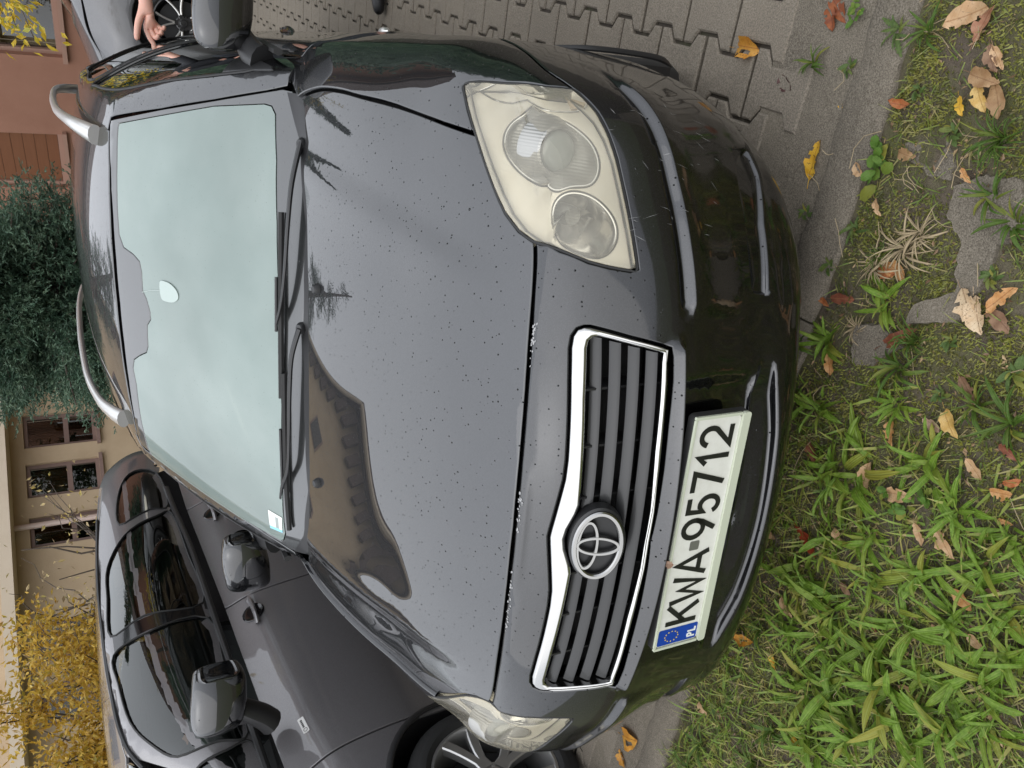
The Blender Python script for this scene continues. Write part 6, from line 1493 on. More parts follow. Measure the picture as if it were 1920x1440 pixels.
for q in range(8):      # each sprig: five short needled fingers
    dd = D + rg.normal(0, .40, D.shape); dd /= np.linalg.norm(dd, axis=1, keepdims=True); v, f = leaf_cloud(P + D * .02 * q, dd, rg.uniform(.035, .07, len(P)), rg.uniform(.006, .011, len(P)), rg, .6); V.append(v); F.append(f + off); off += len(v)
mesh_obj('crown', np.concatenate(V), np.concatenate(F), 'conifer_needles', ctree, False)
def shrub(name, label, c, R, z0, z1, nl, mat, seed, ls=(.04, .07), branches=26, stems=6, hollow=.55, lw=.42):
    rg = np.random.default_rng(seed); zb = float(zg(c[1])); o = empty(name, (c[0], c[1], zb), label, 'shrub'); m = MB(); tips = []
    for s in range(stems):
        a = rg.uniform(0, 6.28); b = A(.12 * math.cos(a), .12 * math.sin(a), 0); t = A(R * .5 * math.cos(a), R * .5 * math.sin(a), z0 + (z1 - z0) * rg.uniform(.5, .9)); twigs(b, [t], .022, rg, m, 7, .1)
        for k in range(branches // stems):
            a2 = a + rg.normal(0, .9); f = rg.uniform(.25, .9); st_ = b + (t - b) * f; tip = st_ + A(math.cos(a2) * R * .75, math.sin(a2) * R * .75, rg.uniform(.1, .8) * (z1 - z0) * .5); twigs(st_, [tip], .009, rg, m, 6, .05); tips.append((st_, tip))
    m.obj('stems', 'bark', o)
    per = nl // len(tips); P = []; D = []
    for a, b in tips:
        t = rg.uniform(.1, 1.05, per)[:, None]; p = a + (b - a) * t + rg.normal(0, .085 * R + .03, (per, 3)); P.append(p); d = (b - a) / np.linalg.norm(b - a) * .5 + rg.normal(0, .7, (per, 3)); d[:, 2] -= .35; D.append(d)
    P = np.concatenate(P); D = np.concatenate(D); P[:, 2] = np.maximum(P[:, 2], .05); L = rg.uniform(*ls, len(P)); v, f = leaf_cloud(P, D, L, L * lw * .5, rg, .4); mesh_obj('foliage', v, f, mat, o, False); return o
shrub('golden_shrub', 'golden yellow autumn shrub behind the roof of the grey hatchback', (-5.35, 5.85), 1.0, .5, 2.8, 15000, 'golden_leaves', 5, (.05, .085), 60, 8)
shrub('golden_shrub', 'broad golden shrub at the far side of the grey hatchback bonnet', (-6.6, 4.9), 1.2, .5, 3.0, 9000, 'golden_leaves', 8, (.05, .085), 48, 8)
shrub('withered_shrub', 'thin twiggy shrub with withered pale leaves before the beige house', (-4.9, 7.6), 1.1, .6, 2.7, 700, 'withered_leaves', 9, (.05, .085), 40, 8)
shrub('withered_shrub', 'low half bare shrub between golden shrub and beige wall', (-5.9, 7.4), 1.1, .4, 2.2, 1300, 'withered_leaves', 12, (.05, .085), 36, 8)
# young yellow tree at the right, one branch in view
yt = empty('yellow_tree', (2.3, 6.3, float(zg(6.3))), 'young tree with yellow leaves before the red house', 'tree'); rg = np.random.default_rng(21); m = MB(); m.tube([(0, 0, 0), (.02, 0, 1.2), (-.05, 0, 2.6), (-.02, .05, 3.9)], [.05, .042, .03, .01], 8); m.obj('trunk', 'bark', yt)
P = []; D = []
for k, (h, tip) in enumerate([(1.6, (-1.55, -.4, 1.56)), (1.7, (-1.50, -.3, 1.66)), (1.8, (-1.42, -.2, 1.74)), (1.9, (-1.05, .1, 2.25)), (2.0, (-.5, .8, 2.7)), (2.1, (.8, .3, 2.8)), (2.3, (.6, -.6, 3.1)), (2.5, (-.7, -.5, 3.2)), (2.8, (.3, .7, 3.6)), (3.0, (-.4, .2, 4.0)), (3.2, (.3, -.3, 4.2)), (1.8, (.9, -.5, 2.3))]):
    b = A(-.03, 0, h); t = A(*tip); m = MB(); twigs(b, [t], .012, rg, m, 6, .12); m.obj('limb', 'bark', yt)
    n_ = 130 if k < 3 else 60; q = rg.uniform(.25, 1.05, n_)[:, None]; p = b + (t - b) * q + rg.normal(0, .07, (n_, 3)); p[:, 2] += .12 * np.sin(np.pi * np.clip(q[:, 0], 0, 1)); P.append(p); d = (t - b) * .4 + rg.normal(0, .5, (n_, 3)); d[:, 2] -= .5; D.append(d)
P = np.concatenate(P); D = np.concatenate(D); L = rg.uniform(.05, .085, len(P)); v, f = leaf_cloud(P, D, L, L * .24, rg, .4); mesh_obj('crown', v, f, 'yellow_leaves', yt, False)

# a dark spruce by the red house, seen only mirrored in the paint and glass
sp_ = empty('spruce_tree', (2.7, 10.9, float(zg(10.9))), 'slim dark spruce standing close before the red house', 'tree'); m = MB(); m.tube([(0, 0, 0), (0, 0, 5), (0, 0, 8.6)], [.13, .08, .02], 8); m.obj('trunk', 'bark', sp_)
rg = np.random.default_rng(33); P = []; D = []
for k in range(420):
    h = rg.uniform(.6, 8.8); a = rg.uniform(0, 6.28); R_ = 1.25 * (1 - h / 9.2) * rg.uniform(.7, 1.1) + .05; q = 22; t = rg.uniform(.2, 1, q)[:, None]; out = A(math.cos(a), math.sin(a), -.12); P.append(A(0, 0, h) + out * R_ * t + rg.normal(0, .07, (q, 3))); D.append(np.repeat(out[None], q, 0) + rg.normal(0, .5, (q, 3)))
P = np.concatenate(P); D = np.concatenate(D); V, F = leaf_cloud(P, D, rg.uniform(.10, .2, len(P)), rg.uniform(.02, .04, len(P)), rg, .5); mesh_obj('crown', V, F, 'conifer_needles', sp_, False)

# unseen evergreen screen, added at the right to darken what the wing mirrors
hd_ = empty('reflection_hedge', (4.4, 4.3, float(zg(4.3))), 'tall dark evergreen screen added unseen to darken reflections in the wing', 'reflection_hedge', rotz=-.82); rg = np.random.default_rng(41); m = MB(); m.box((0, 0, 1.25), (2.6, .42, 1.25), bev=.15); m.obj('inner_growth', 'conifer_needles', hd_)
n_ = 9000; f = rg.integers(0, 4, n_); P = np.stack([rg.uniform(-2.7, 2.7, n_), np.where(f < 2, rg.choice([-.45, .45], n_), rg.uniform(-.45, .45, n_)), np.where(f < 3, rg.uniform(.05, 2.55, n_), 2.55)], 1) + rg.normal(0, .06, (n_, 3)); D = rg.normal(0, 1, (n_, 3)); D[:, 2] += .4
V, F = leaf_cloud(P, D, rg.uniform(.06, .12, n_), rg.uniform(.02, .035, n_), rg, .4); mesh_obj('foliage', V, F, 'conifer_needles', hd_, False)
# ------------------------------------------------------------------ the person beside the car (only one hand and a shoe reach into the picture)
simple('skin', (.66, .37, .29), .5, Subsurface_Weight=.15, Subsurface_Radius=(.02, .008, .004)); simple('jacket_cloth', (.016, .017, .022), .8); simple('trouser_cloth', (.03, .034, .045), .85); simple('shoe_leather', (.010, .010, .011), .4); simple('hair_dark', (.03, .02, .014), .6); simple('eye_white', (.7, .68, .64), .3)
def skin_obj(name, nodes, edges, mat, parent, root, subs=2):
    names = list(nodes); ix = {k: i for i, k in enumerate(names)}
    me = bpy.data.meshes.new(name); me.from_pydata([tuple(nodes[k][0]) for k in names], [(ix[a], ix[b]) for a, b in edges], []); me.materials.append(MATS[mat])
    o = bpy.data.objects.new(name, me); COL.objects.link(o); o.parent = parent
    md = o.modifiers.new('skin', 'SKIN'); md.use_smooth_shade = True
    for k in names:
        sv = me.skin_vertices[0].data[ix[k]]; r = nodes[k][1]; sv.radius = (r, r) if np.ndim(r) == 0 else tuple(r); sv.use_root = (k == root)
    s_ = o.modifiers.new('sub', 'SUBSURF'); s_.levels = subs; s_.render_levels = subs
    return o
PX, PY_, PZ = 1.405, 3.36, 0.0      # stands facing -x
pers = empty('person', (PX, PY_, float(zg(PY_))), 'person in dark jacket reaching an open hand over beside the black car', 'person')
nd = {'pelvis': ((0, 0, .96), .13), 'waist': ((0, 0, 1.12), .125), 'chest': ((-.01, 0, 1.32), .145), 'neckb': ((0, 0, 1.47), .065), 'neck': ((-.01, 0, 1.54), .055), 'head0': ((-.02, 0, 1.62), .078), 'head1': ((-.025, 0, 1.70), .088), 'head2': ((-.015, 0, 1.77), .07),
      'jaw': ((-.075, 0, 1.60), .035), 'nose': ((-.118, 0, 1.665), .010),
      'shL': ((0, -.19, 1.42), .06), 'shR': ((0, .19, 1.42), .06), 'elL': ((.02, -.25, 1.14), .042), 'wrL': ((-.10, -.22, .92), .030), 'hL': ((-.14, -.21, .86), .032), 'hL2': ((-.17, -.20, .80), .02),
      'elR': ((-.13, .06, 1.19), .044), 'foR': ((-.30, -.06, 1.15), .036), 'wrR': ((-.432, -.14, 1.125), .030), 'pa1': ((-.475, -.15, 1.118), (.042, .024)), 'pa2': ((-.52, -.155, 1.115), (.046, .020)),
      'th1': ((-.485, -.162, 1.150), 0.0185), 'th2': ((-.535, -.172, 1.168), 0.0158), 'th3': ((-.580, -.178, 1.176), 0.0139), 'th4': ((-.602, -.180, 1.176), 0.0106),
      'in1': ((-.545, -.155, 1.135), 0.0139), 'in2': ((-.585, -.162, 1.122), 0.0125), 'in3': ((-.610, -.168, 1.108), 0.0112), 'in4': ((-.628, -.172, 1.098), 0.0086),
      'mi1': ((-.550, -.155, 1.117), 0.0143), 'mi2': ((-.582, -.175, 1.100), 0.0129), 'mi3': ((-.580, -.200, 1.090), 0.0116), 'mi4': ((-.566, -.208, 1.092), 0.0092),
      'ri1': ((-.545, -.153, 1.099), 0.0135), 'ri2': ((-.568, -.178, 1.080), 0.0125), 'ri3': ((-.560, -.200, 1.074), 0.0112), 'ri4': ((-.546, -.204, 1.078), 0.0090),
      'pi1': ((-.533, -.150, 1.084), 0.0121), 'pi2': ((-.548, -.172, 1.064), 0.0108), 'pi3': ((-.540, -.188, 1.060), 0.0098), 'pi4': ((-.528, -.192, 1.064), 0.0079),
      'hipL': ((0, -.09, .90), .095), 'hipR': ((0, .09, .90), .095), 'knL': ((-.05, -.11, .50), .060), 'knR': ((.03, .11, .50), .060), 'anL': ((-.10, -.10, .10), .042), 'anR': ((.08, .11, .10), .042), 'toL': ((-.26, -.09, .045), .035), 'toR': ((-.06, .12, .045), .035)}
ed = [('pelvis', 'waist'), ('waist', 'chest'), ('chest', 'neckb'), ('neckb', 'neck'), ('neck', 'head0'), ('head0', 'head1'), ('head1', 'head2'), ('head0', 'jaw'), ('head1', 'nose'), ('chest', 'shL'), ('chest', 'shR'), ('shL', 'elL'), ('elL', 'wrL'), ('wrL', 'hL'), ('hL', 'hL2'),
      ('shR', 'elR'), ('elR', 'foR'), ('foR', 'wrR'), ('wrR', 'pa1'), ('pa1', 'pa2'), ('pa1', 'th1'), ('th1', 'th2'), ('th2', 'th3'), ('th3', 'th4')]
for f in ('in', 'mi', 'ri', 'pi'): ed += [('pa2', f + '1'), (f + '1', f + '2'), (f + '2', f + '3'), (f + '3', f + '4')]
ed += [('pelvis', 'hipL'), ('pelvis', 'hipR'), ('hipL', 'knL'), ('hipR', 'knR'), ('knL', 'anL'), ('knR', 'anR'), ('anL', 'toL'), ('anR', 'toR')]
body = skin_obj('body', nd, ed, 'skin', pers, 'pelvis')
g = lambda k, r: (nd[k][0], r)
skin_obj('jacket', {'p': ((0, 0, .93), .17), 'w': ((0, 0, 1.12), .16), 'c': ((-.01, 0, 1.32), .18), 'n': ((0, 0, 1.48), .085), 'shL': g('shL', .085), 'shR': g('shR', .085), 'elL': g('elL', .062), 'wrL': g('wrL', .045), 'elR': g('elR', .064), 'foR': g('foR', .054), 'wr': ((-.405, -.122, 1.13), .043)},
         [('p', 'w'), ('w', 'c'), ('c', 'n'), ('c', 'shL'), ('shL', 'elL'), ('elL', 'wrL'), ('c', 'shR'), ('shR', 'elR'), ('elR', 'foR'), ('foR', 'wr')], 'jacket_cloth', pers, 'p')
skin_obj('trousers', {'p': ((0, 0, .97), .15), 'hipL': g('hipL', .115), 'hipR': g('hipR', .115), 'knL': g('knL', .08), 'knR': g('knR', .08), 'anL': ((-.10, -.10, .12), .062), 'anR': ((.08, .11, .12), .062)}, [('p', 'hipL'), ('p', 'hipR'), ('hipL', 'knL'), ('hipR', 'knR'), ('knL', 'anL'), ('knR', 'anR')], 'trouser_cloth', pers, 'p')
for s_, (hx, hy, tx, ty) in enumerate([(-.05, -.10, -.385, -.085), (.13, .11, -.12, .12)]):
    skin_obj('shoe', {'a': ((hx, hy, .075), .05), 'b': ((hx + (tx - hx) * .45, hy + (ty - hy) * .5, .055), (.05, .045)), 'c': ((hx + (tx - hx) * .8, ty, .04), (.046, .034)), 'd': ((tx, ty, .034), (.035, .026))}, [('a', 'b'), ('b', 'c'), ('c', 'd')], 'shoe_leather', pers, 'a')
skin_obj('hair', {'a': ((.02, 0, 1.66), .085), 'b': ((.005, 0, 1.735), .097), 'c': ((-.05, 0, 1.79), .06)}, [('a', 'b'), ('b', 'c')], 'hair_dark', pers, 'b')
for s_ in (-1, 1):
    m = MB(); m.lathe([(0, .012), (.008, .009), (.012, 0), (.010, -.008)], A(-.098, .032 * s_, 1.688), (-1, 0, 0), 12); m.obj('eye', 'eye_white', body)
    m = MB(); m.lathe([(0, .006), (.016, .008), (.026, 0), (.02, -.01)], A(-.02, .088 * s_, 1.672), (0, s_, 0), 12); m.obj('ear', 'skin', body)
# ------------------------------------------------------------------ verge: weeds, grass, moss, straws, fallen leaves
def plant_mats():
    def green(name, a, b_, rib, rough=.38):
        m, nt, b = _new(name); oi = N(nt, 'ShaderNodeObjectInfo'); vec = coords(nt); n1 = noise(nt, vec, 14, 4, .6)
        c = mixc(nt, ramp(nt, n1, [(.3, G(0)), (.7, G(1))]), (*a, 1), (*b_, 1)); c = mixc(nt, ramp(nt, oi.outputs['Random'], [(.0, G(.0)), (.6, G(.05)), (.88, G(.30)), (1.0, G(.85))]), c, (.30, .27, .05, 1))
        sp = N(nt, 'ShaderNodeSeparateXYZ'); nt.links.new(vec, sp.inputs[0]); ab = mth(nt, 'ABSOLUTE', sp.outputs[0])
        c = mixc(nt, ramp(nt, ab, [(.0, G(.30)), (.014, G(0))]), c, (*rib, 1)); br = noise(nt, vec, 5, 3, .6); c = mixc(nt, ramp(nt, br, [(.66, G(0)), (.78, G(.8))]), c, (.17, .10, .03, 1))
        nt.links.new(c, b.inputs['Base Color']); _set(b, Roughness=rough, Specular_IOR_Level=.25); w = N(nt, 'ShaderNodeTexWave'); w.inputs['Scale'].default_value = 9; w.inputs['Distortion'].default_value = 1.0; nt.links.new(vec, w.inputs['Vector'])
        nt.links.new(bump(nt, w.outputs['Fac'], .25, .02), b.inputs['Normal']); tr = N(nt, 'ShaderNodeBsdfTranslucent'); nt.links.new(c, tr.inputs[0]); mx = N(nt, 'ShaderNodeMixShader'); mx.inputs[0].default_value = .35
        nt.links.new(b.outputs[0], mx.inputs[1]); nt.links.new(tr.outputs[0], mx.inputs[2]); nt.links.new(mx.outputs[0], nt.nodes['Material Output'].inputs[0])
    green('leaf_plantain', (.085, .165, .016), (.185, .30, .040), (.30, .37, .12)); green('leaf_round', (.075, .165, .024), (.115, .215, .04), (.24, .30, .11)); green('leaf_small', (.055, .105, .028), (.11, .165, .05), (.16, .22, .08)); green('leaf_grass', (.045, .095, .014), (.085, .15, .025), (.12, .18, .05))
    def blade(name, stops, tr_=.3):
        m, nt, b = _new(name); g = N(nt, 'ShaderNodeNewGeometry'); v = N(nt, 'ShaderNodeTexVoronoi'); v.inputs['Scale'].default_value = 55; nt.links.new(g.outputs['Position'], v.inputs['Vector']); s_ = N(nt, 'ShaderNodeSeparateColor'); nt.links.new(v.outputs['Color'], s_.inputs[0])
        n1 = noise(nt, g.outputs['Position'], 3.5, 3, .6); f = mth(nt, 'ADD', mth(nt, 'MULTIPLY', s_.outputs[0], .6), mth(nt, 'MULTIPLY', n1, .5)); c = ramp(nt, f, stops); nt.links.new(c, b.inputs['Base Color']); _set(b, Roughness=.5)
        tr = N(nt, 'ShaderNodeBsdfTranslucent'); nt.links.new(c, tr.inputs[0]); mx = N(nt, 'ShaderNodeMixShader'); mx.inputs[0].default_value = tr_; nt.links.new(b.outputs[0], mx.inputs[1]); nt.links.new(tr.outputs[0], mx.inputs[2]); nt.links.new(mx.outputs[0], nt.nodes['Material Output'].inputs[0])
    blade('grass_blades', [(.1, (.06, .10, .014, 1)), (.4, (.125, .18, .028, 1)), (.62, (.20, .22, .045, 1)), (.85, (.32, .26, .12, 1))]); blade('litter_brown', [(.1, (.05, .03, .018, 1)), (.45, (.16, .095, .05, 1)), (.75, (.30, .20, .10, 1)), (.95, (.42, .31, .17, 1))], .1); blade('coarse_blades', [(.1, (.085, .155, .02, 1)), (.4, (.17, .265, .035, 1)), (.65, (.25, .30, .05, 1)), (.85, (.36, .31, .10, 1)), (1, (.30, .20, .10, 1))], .35); blade('moss_tufts', [(.1, (.055, .065, .012, 1)), (.4, (.115, .125, .018, 1)), (.65, (.20, .20, .026, 1)), (.9, (.10, .085, .03, 1))], .2)
    m, nt, b = _new('dry_straw'); g = N(nt, 'ShaderNodeNewGeometry'); nt.links.new(mixc(nt, noise(nt, g.outputs['Position'], 12, 3, .6), (.15, .105, .055, 1), (.42, .34, .21, 1)), b.inputs['Base Color']); _set(b, Roughness=.8)
    for k, (a, b_, vein) in {'yellow': ((.56, .30, .02), (.66, .42, .05), (.42, .2, .02)), 'orange': ((.50, .20, .02), (.58, .30, .05), (.3, .1, .02)), 'darkred': ((.16, .04, .015), (.28, .08, .02), (.1, .02, .01)), 'maroon': ((.05, .018, .018), (.08, .03, .025), (.03, .01, .01)),
            'tan': ((.46, .27, .13), (.56, .38, .22), (.30, .15, .06)), 'tanred': ((.30, .13, .07), (.40, .22, .13), (.2, .07, .04)), 'brown': ((.20, .11, .065), (.28, .17, .10), (.13, .06, .03)), 'tanbrown': ((.30, .17, .08), (.38, .24, .12), (.2, .1, .04)), 'tanyellow': ((.50, .30, .07), (.60, .42, .16), (.3, .15, .03)), 'redorange': ((.36, .10, .03), (.45, .18, .07), (.2, .05, .02)),
            'tanorange': ((.48, .22, .07), (.56, .32, .14), (.28, .1, .03)), 'spotted': ((.55, .38, .22), (.64, .50, .33), (.2, .1, .05)), 'redbrown': ((.17, .048, .028), (.25, .09, .05), (.34, .16, .08)), 'tanpink': ((.40, .25, .18), (.5, .34, .25), (.25, .12, .08)), 'red': ((.24, .030, .012), (.34, .06, .02), (.14, .02, .01))}.items():
        m, nt, b = _new('leaf_' + k + '_fallen'); vec = coords(nt); c = mixc(nt, ramp(nt, noise(nt, vec, 3.5, 4, .6), [(.35, G(0)), (.65, G(1))]), (*a, 1), (*b_, 1)); sp = N(nt, 'ShaderNodeSeparateXYZ'); nt.links.new(vec, sp.inputs[0]); ab = mth(nt, 'ABSOLUTE', sp.outputs[0])
        c = mixc(nt, ramp(nt, ab, [(.0, G(.8)), (.02, G(0))]), c, (*vein, 1))
        wv = mth(nt, 'FRACT', mth(nt, 'MULTIPLY', mth(nt, 'SUBTRACT', sp.outputs[1], mth(nt, 'MULTIPLY', ab, .8)), 8.0)); c = mixc(nt, ramp(nt, wv, [(.0, G(.45)), (.12, G(0))]), c, (*vein, 1))
        st = noise(nt, vec, 16, 3, .6); c = mixc(nt, ramp(nt, st, [(.60, G(0)), (.66, G(.75 if k in ('spotted', 'yellow', 'orange') else .4))]), c, (.10, .05, .02, 1)); nt.links.new(c, b.inputs['Base Color']); _set(b, Roughness=.55)
        nt.links.new(bump(nt, wv, .2, .03), b.inputs['Normal'])
        tr = N(nt, 'ShaderNodeBsdfTranslucent'); nt.links.new(c, tr.inputs[0]); mx = N(nt, 'ShaderNodeMixShader'); mx.inputs[0].default_value = .25; nt.links.new(b.outputs[0], mx.inputs[1]); nt.links.new(tr.outputs[0], mx.inputs[2]); nt.links.new(mx.outputs[0], nt.nodes['Material Output'].inputs[0])
plant_mats()
def leaf_mesh(name, width, mat, arch, twist=0.0, tip=.6, nl=8, cup=.25, base=.25, jag=0.0, seed=0, wav=0.0):
    """unit-length blade along +y, folded on the midrib, arching (height profile)"""
    V = []; F = []; rr = random.Random(seed)
    for i in range(nl + 1):
        t = i / nl; w = width * (math.sin(math.pi * min(1, (t * (1 - base) + base)) ** tip) if tip != 1 else math.sin(math.pi * t))
        w = width * max(.02, (t ** .55) * ((1 - t) ** tip) * 1.9 + base * .25 * (1 - t)) 
        if jag: w *= 1 + jag * (1 if i % 2 else -1)
        z = arch[0] * t + arch[1] * t * t; y = t * (1 - .15 * abs(arch[0])); tw = twist * t
        for s_ in (-1, -.5, 0, .5, 1):
            x = s_ * w; dz = cup * abs(x) + wav * math.sin(t * 11 + s_ * 2 + seed) * abs(s_); V.append((x * math.cos(tw), y, z + dz + x * math.sin(tw)))
    for i in range(nl):
        for j in range(4): F.append((i * 5 + j, i * 5 + 5 + j, i * 5 + 6 + j, i * 5 + 1 + j)[::-1])
    me = bpy.data.meshes.new(name); me.from_pydata(V, [], F); me.materials.append(MATS[mat]); me.polygons.foreach_set('use_smooth', np.ones(len(F), dtype=bool)); return me
LV = {}
LV['plantain'] = [leaf_mesh('leaf', w, 'leaf_plantain', a, tw, .75, 8, .3, .3, 0, i, .012) for i, (w, a, tw) in enumerate([(.095, (.55, -.40), .4), (.065, (.40, -.30), -.5), (.105, (.65, -.60), .3), (.055, (.75, -.50), .7), (.085, (.30, -.20), -.3), (.100, (.45, -.45), .6)])]
LV['narrow'] = [leaf_mesh('leaf', w, 'leaf_grass', a, tw, .8, 7, .3, .35, 0, 20 + i) for i, (w, a, tw) in enumerate([(.06, (.8, -.7), .5), (.05, (.5, -.4), -.5), (.075, (.9, -1.0), .3), (.045, (1.1, -.8), .2)])]
LV['grass'] = [leaf_mesh('leaf', w, 'leaf_grass', a, tw, .5, 7, .5, .5, 0, 30 + i) for i, (w, a, tw) in enumerate([(.022, (1.3, -1.1), .5), (.018, (.9, -.8), -.5), (.025, (1.6, -1.5), .3), (.02, (.6, -.4), .2)])]
LV['small'] = [leaf_mesh('leaf', w, 'leaf_small', a, tw, .6, 6, .2, .15, 0, 40 + i) for i, (w, a, tw) in enumerate([(.16, (.4, -.4), .2), (.19, (.25, -.2), -.2), (.14, (.6, -.5), .3)])]
LV['round'] = [leaf_mesh('leaf', w, 'leaf_round', a, tw, .42, 7, .12, .05, .06, 50 + i, .02) for i, (w, a, tw) in enumerate([(.26, (.5, -.4), .2), (.30, (.3, -.3), -.2), (.24, (.7, -.6), .1)])]
LV['thistle'] = [leaf_mesh('leaf', w, 'leaf_small', a, tw, .7, 14, .2, .3, .42, 60 + i, .015) for i, (w, a, tw) in enumerate([(.12, (.5, -.5), .2), (.10, (.35, -.3), -.3), (.13, (.7, -.7), .2)])]
WL = {'plantain': ('long leaved green plantain rosette growing in the verge', 'plantain rosettes in the verge'), 'narrow': ('weed with a star of narrow dark green leaves', 'narrow leaved weeds in the verge'), 'grass': ('tuft of long thin grass standing among the moss', 'grass tufts in the verge'), 'small': ('tiny low weed with small grey green leaves', 'tiny weeds in the verge'), 'round': ('weed with stacked round bright green leaves', 'round leaved weeds at the kerb'), 'thistle': ('dandelion-like weed with jagged toothed leaves', 'jagged leaved weeds in the verge')}
def on_ground(x, y):
    v = x * SB + y * CB; return _hn(x, y) * .9 - .006 if v < .245 else (.003 if v < .36 else -.006)
rw_ = random.Random(5)
LV['dry'] = [leaf_mesh('leaf', w, 'dry_straw', a, tw, .5, 7, .5, .5, 0, 70 + i) for i, (w, a, tw) in enumerate([(.02, (.7, -.7), .5), (.016, (.5, -.5), -.5), (.022, (.9, -1.0), .3)])]
WL['dry'] = ('withered straw coloured grass tuft flattened on the soil', 'withered grass tufts')
WEEDS = WEEDS + DRY
for (x, y, r, kind) in WEEDS:
    z = on_ground(x, y); w = empty('weed_plant', (x, y, z - .002), WL[kind][0], 'weed', WL[kind][1], rotz=rw_.uniform(0, 6.28)); n = {'plantain': 17, 'narrow': 16, 'grass': 46, 'small': 11, 'round': 14, 'thistle': 9, 'dry': 40}[kind]; r = max(r, .03)
    for k in range(n):
        o = bpy.data.objects.new('leaf', rw_.choice(LV[kind])); COL.objects.link(o); o.parent = w; a = k * 2.399 + rw_.uniform(-.35, .35) * (2.6 if kind == 'plantain' else 1); q = k / n
        L = r * {'plantain': rw_.uniform(.65, 1.5), 'narrow': rw_.uniform(.8, 1.6), 'grass': rw_.uniform(.7, 1.5), 'small': rw_.uniform(.5, 1.0), 'round': rw_.uniform(.5, .8), 'thistle': rw_.uniform(.7, 1.3), 'dry': rw_.uniform(.5, 1.4)}[kind] * (1.08 - .35 * q)
        el = {'plantain': rw_.uniform(-.15, .35), 'narrow': rw_.uniform(-.1, .4), 'grass': rw_.uniform(0, .6), 'small': rw_.uniform(-.15, .3), 'round': rw_.uniform(-.1, .4), 'thistle': rw_.uniform(-.2, .2), 'dry': rw_.uniform(-.3, .2)}[kind] + .35 * q
        if kind == 'round': o.location = (rw_.uniform(-.35, .35) * r, rw_.uniform(-.85, .85) * r, .006 + .02 * q)
        elif kind == 'plantain': o.location = (rw_.gauss(0, .22) * r, rw_.gauss(0, .22) * r, .004 + .008 * q)
        else: o.location = (.006 * math.cos(a), .006 * math.sin(a), .004 + .006 * q)
        o.rotation_euler = (el, rw_.uniform(-.3, .3), a); o.scale = (L * rw_.uniform(.85, 1.2), L, L)
# grass blades, moss and straws (too many to count)
rg = np.random.default_rng(77)
def scatter(n, x0, x1, y0, y1):
    x = rg.uniform(x0, x1, n); y = rg.uniform(y0, y1, n); v = x * SB + y * CB; k = v < .236; return x[k], y[k]
def vnoise(x, y, f, ph): return .5 + .5 * np.sin(x * f + ph + 1.7 * np.sin(y * f * .8 + ph * 2)) * np.cos(y * f * .9 - ph + 1.3 * np.sin(x * f * .7))
hz = np.vectorize(lambda x, y: _hn(x, y) * .9 - .006)
slabmask = lambda x, y: np.any([inside(np.stack([x, y], 1), offset_poly(resample(np.array(P), .02, True), .022)) for P in SLABS], axis=0)
def blades(x, y, L, W, lean):
    n = len(x); a = rg.uniform(0, 2 * np.pi, n); d = np.stack([np.cos(a), np.sin(a)], 1); z = hz(x, y); s = np.stack([-d[:, 1], d[:, 0]], 1)
    V = np.zeros((n, 5, 3))
    for i, (t, w) in enumerate(((0, 1), (0, -1), (.55, .8), (.55, -.8), (1, 0))):
        h = L * (t * np.cos(lean) * 1.0 - .35 * t * t * np.sin(lean)); r = L * (t * np.sin(lean) + .25 * t * t)
        V[:, i, :2] = np.stack([x, y], 1) + d * r[:, None] + s * (w * W)[:, None]; V[:, i, 2] = z + np.maximum(h, .0015 + .001 * i)
    b = np.arange(n) * 5; F = np.concatenate([np.stack([b, b + 1, b + 3, b + 2], 1)]); T = np.stack([b + 2, b + 3, b + 4], 1); return V.reshape(-1, 3), [tuple(f) for f in F] + [tuple(t) for t in T]
x, y = scatter(38000, -1.9, 1.3, -.95, .45); dens = np.where(x < .15, .85, .30) * (.25 + .75 * vnoise(x, y, 7, .6)); k = (rg.uniform(size=len(x)) < dens) & ~slabmask(x, y); x, y = x[k], y[k]
L = rg.uniform(.018, .055, len(x)) * np.where(x < -.5, 1.25, 1); V, F = blades(x, y, L, rg.uniform(.0008, .0017, len(x)), rg.uniform(.3, 1.35, len(x)))
tag(mesh_obj('grass', V, F, 'grass_blades', None, False), 'short fine grass between the weeds of the verge', 'grass', kind='stuff')
x, y = scatter(15000, -1.9, .55, -.95, .42); k = rg.uniform(size=len(x)) < np.clip((.35 - x) * 1.4, 0, .75) * (.35 + .65 * vnoise(x, y, 6, 1.9)); x, y = x[k], y[k]
V, F = blades(x, y, rg.uniform(.03, .085, len(x)), rg.uniform(.0014, .0036, len(x)), rg.uniform(.45, 1.4, len(x)))
tag(mesh_obj('coarse_grass', V, F, 'coarse_blades', None, False), 'broad bright grass blades between the plantains', 'grass', kind='stuff')
x, y = scatter(330000, -1.9, 1.3, -.95, .45); mp = np.zeros(len(x), bool)
for P in MOSSY: mp |= inside(np.stack([x, y], 1), np.array(P))
dens = np.maximum(np.where(x > .0, .50, .25) * (vnoise(x, y, 9, 2.2) > .35) + .12, mp * 1.0); k = (rg.uniform(size=len(x)) < dens) & ~(slabmask(x, y) & ~mp & (rg.uniform(size=len(x)) < .93)); x, y = x[k], y[k]
V, F = blades(x, y, rg.uniform(.003, .0095, len(x)), rg.uniform(.0007, .0016, len(x)), rg.uniform(.3, 1.3, len(x)))
tag(mesh_obj('moss', V, F, 'moss_tufts', None, False), 'bright green moss cushions over soil and old concrete', 'moss', kind='stuff')
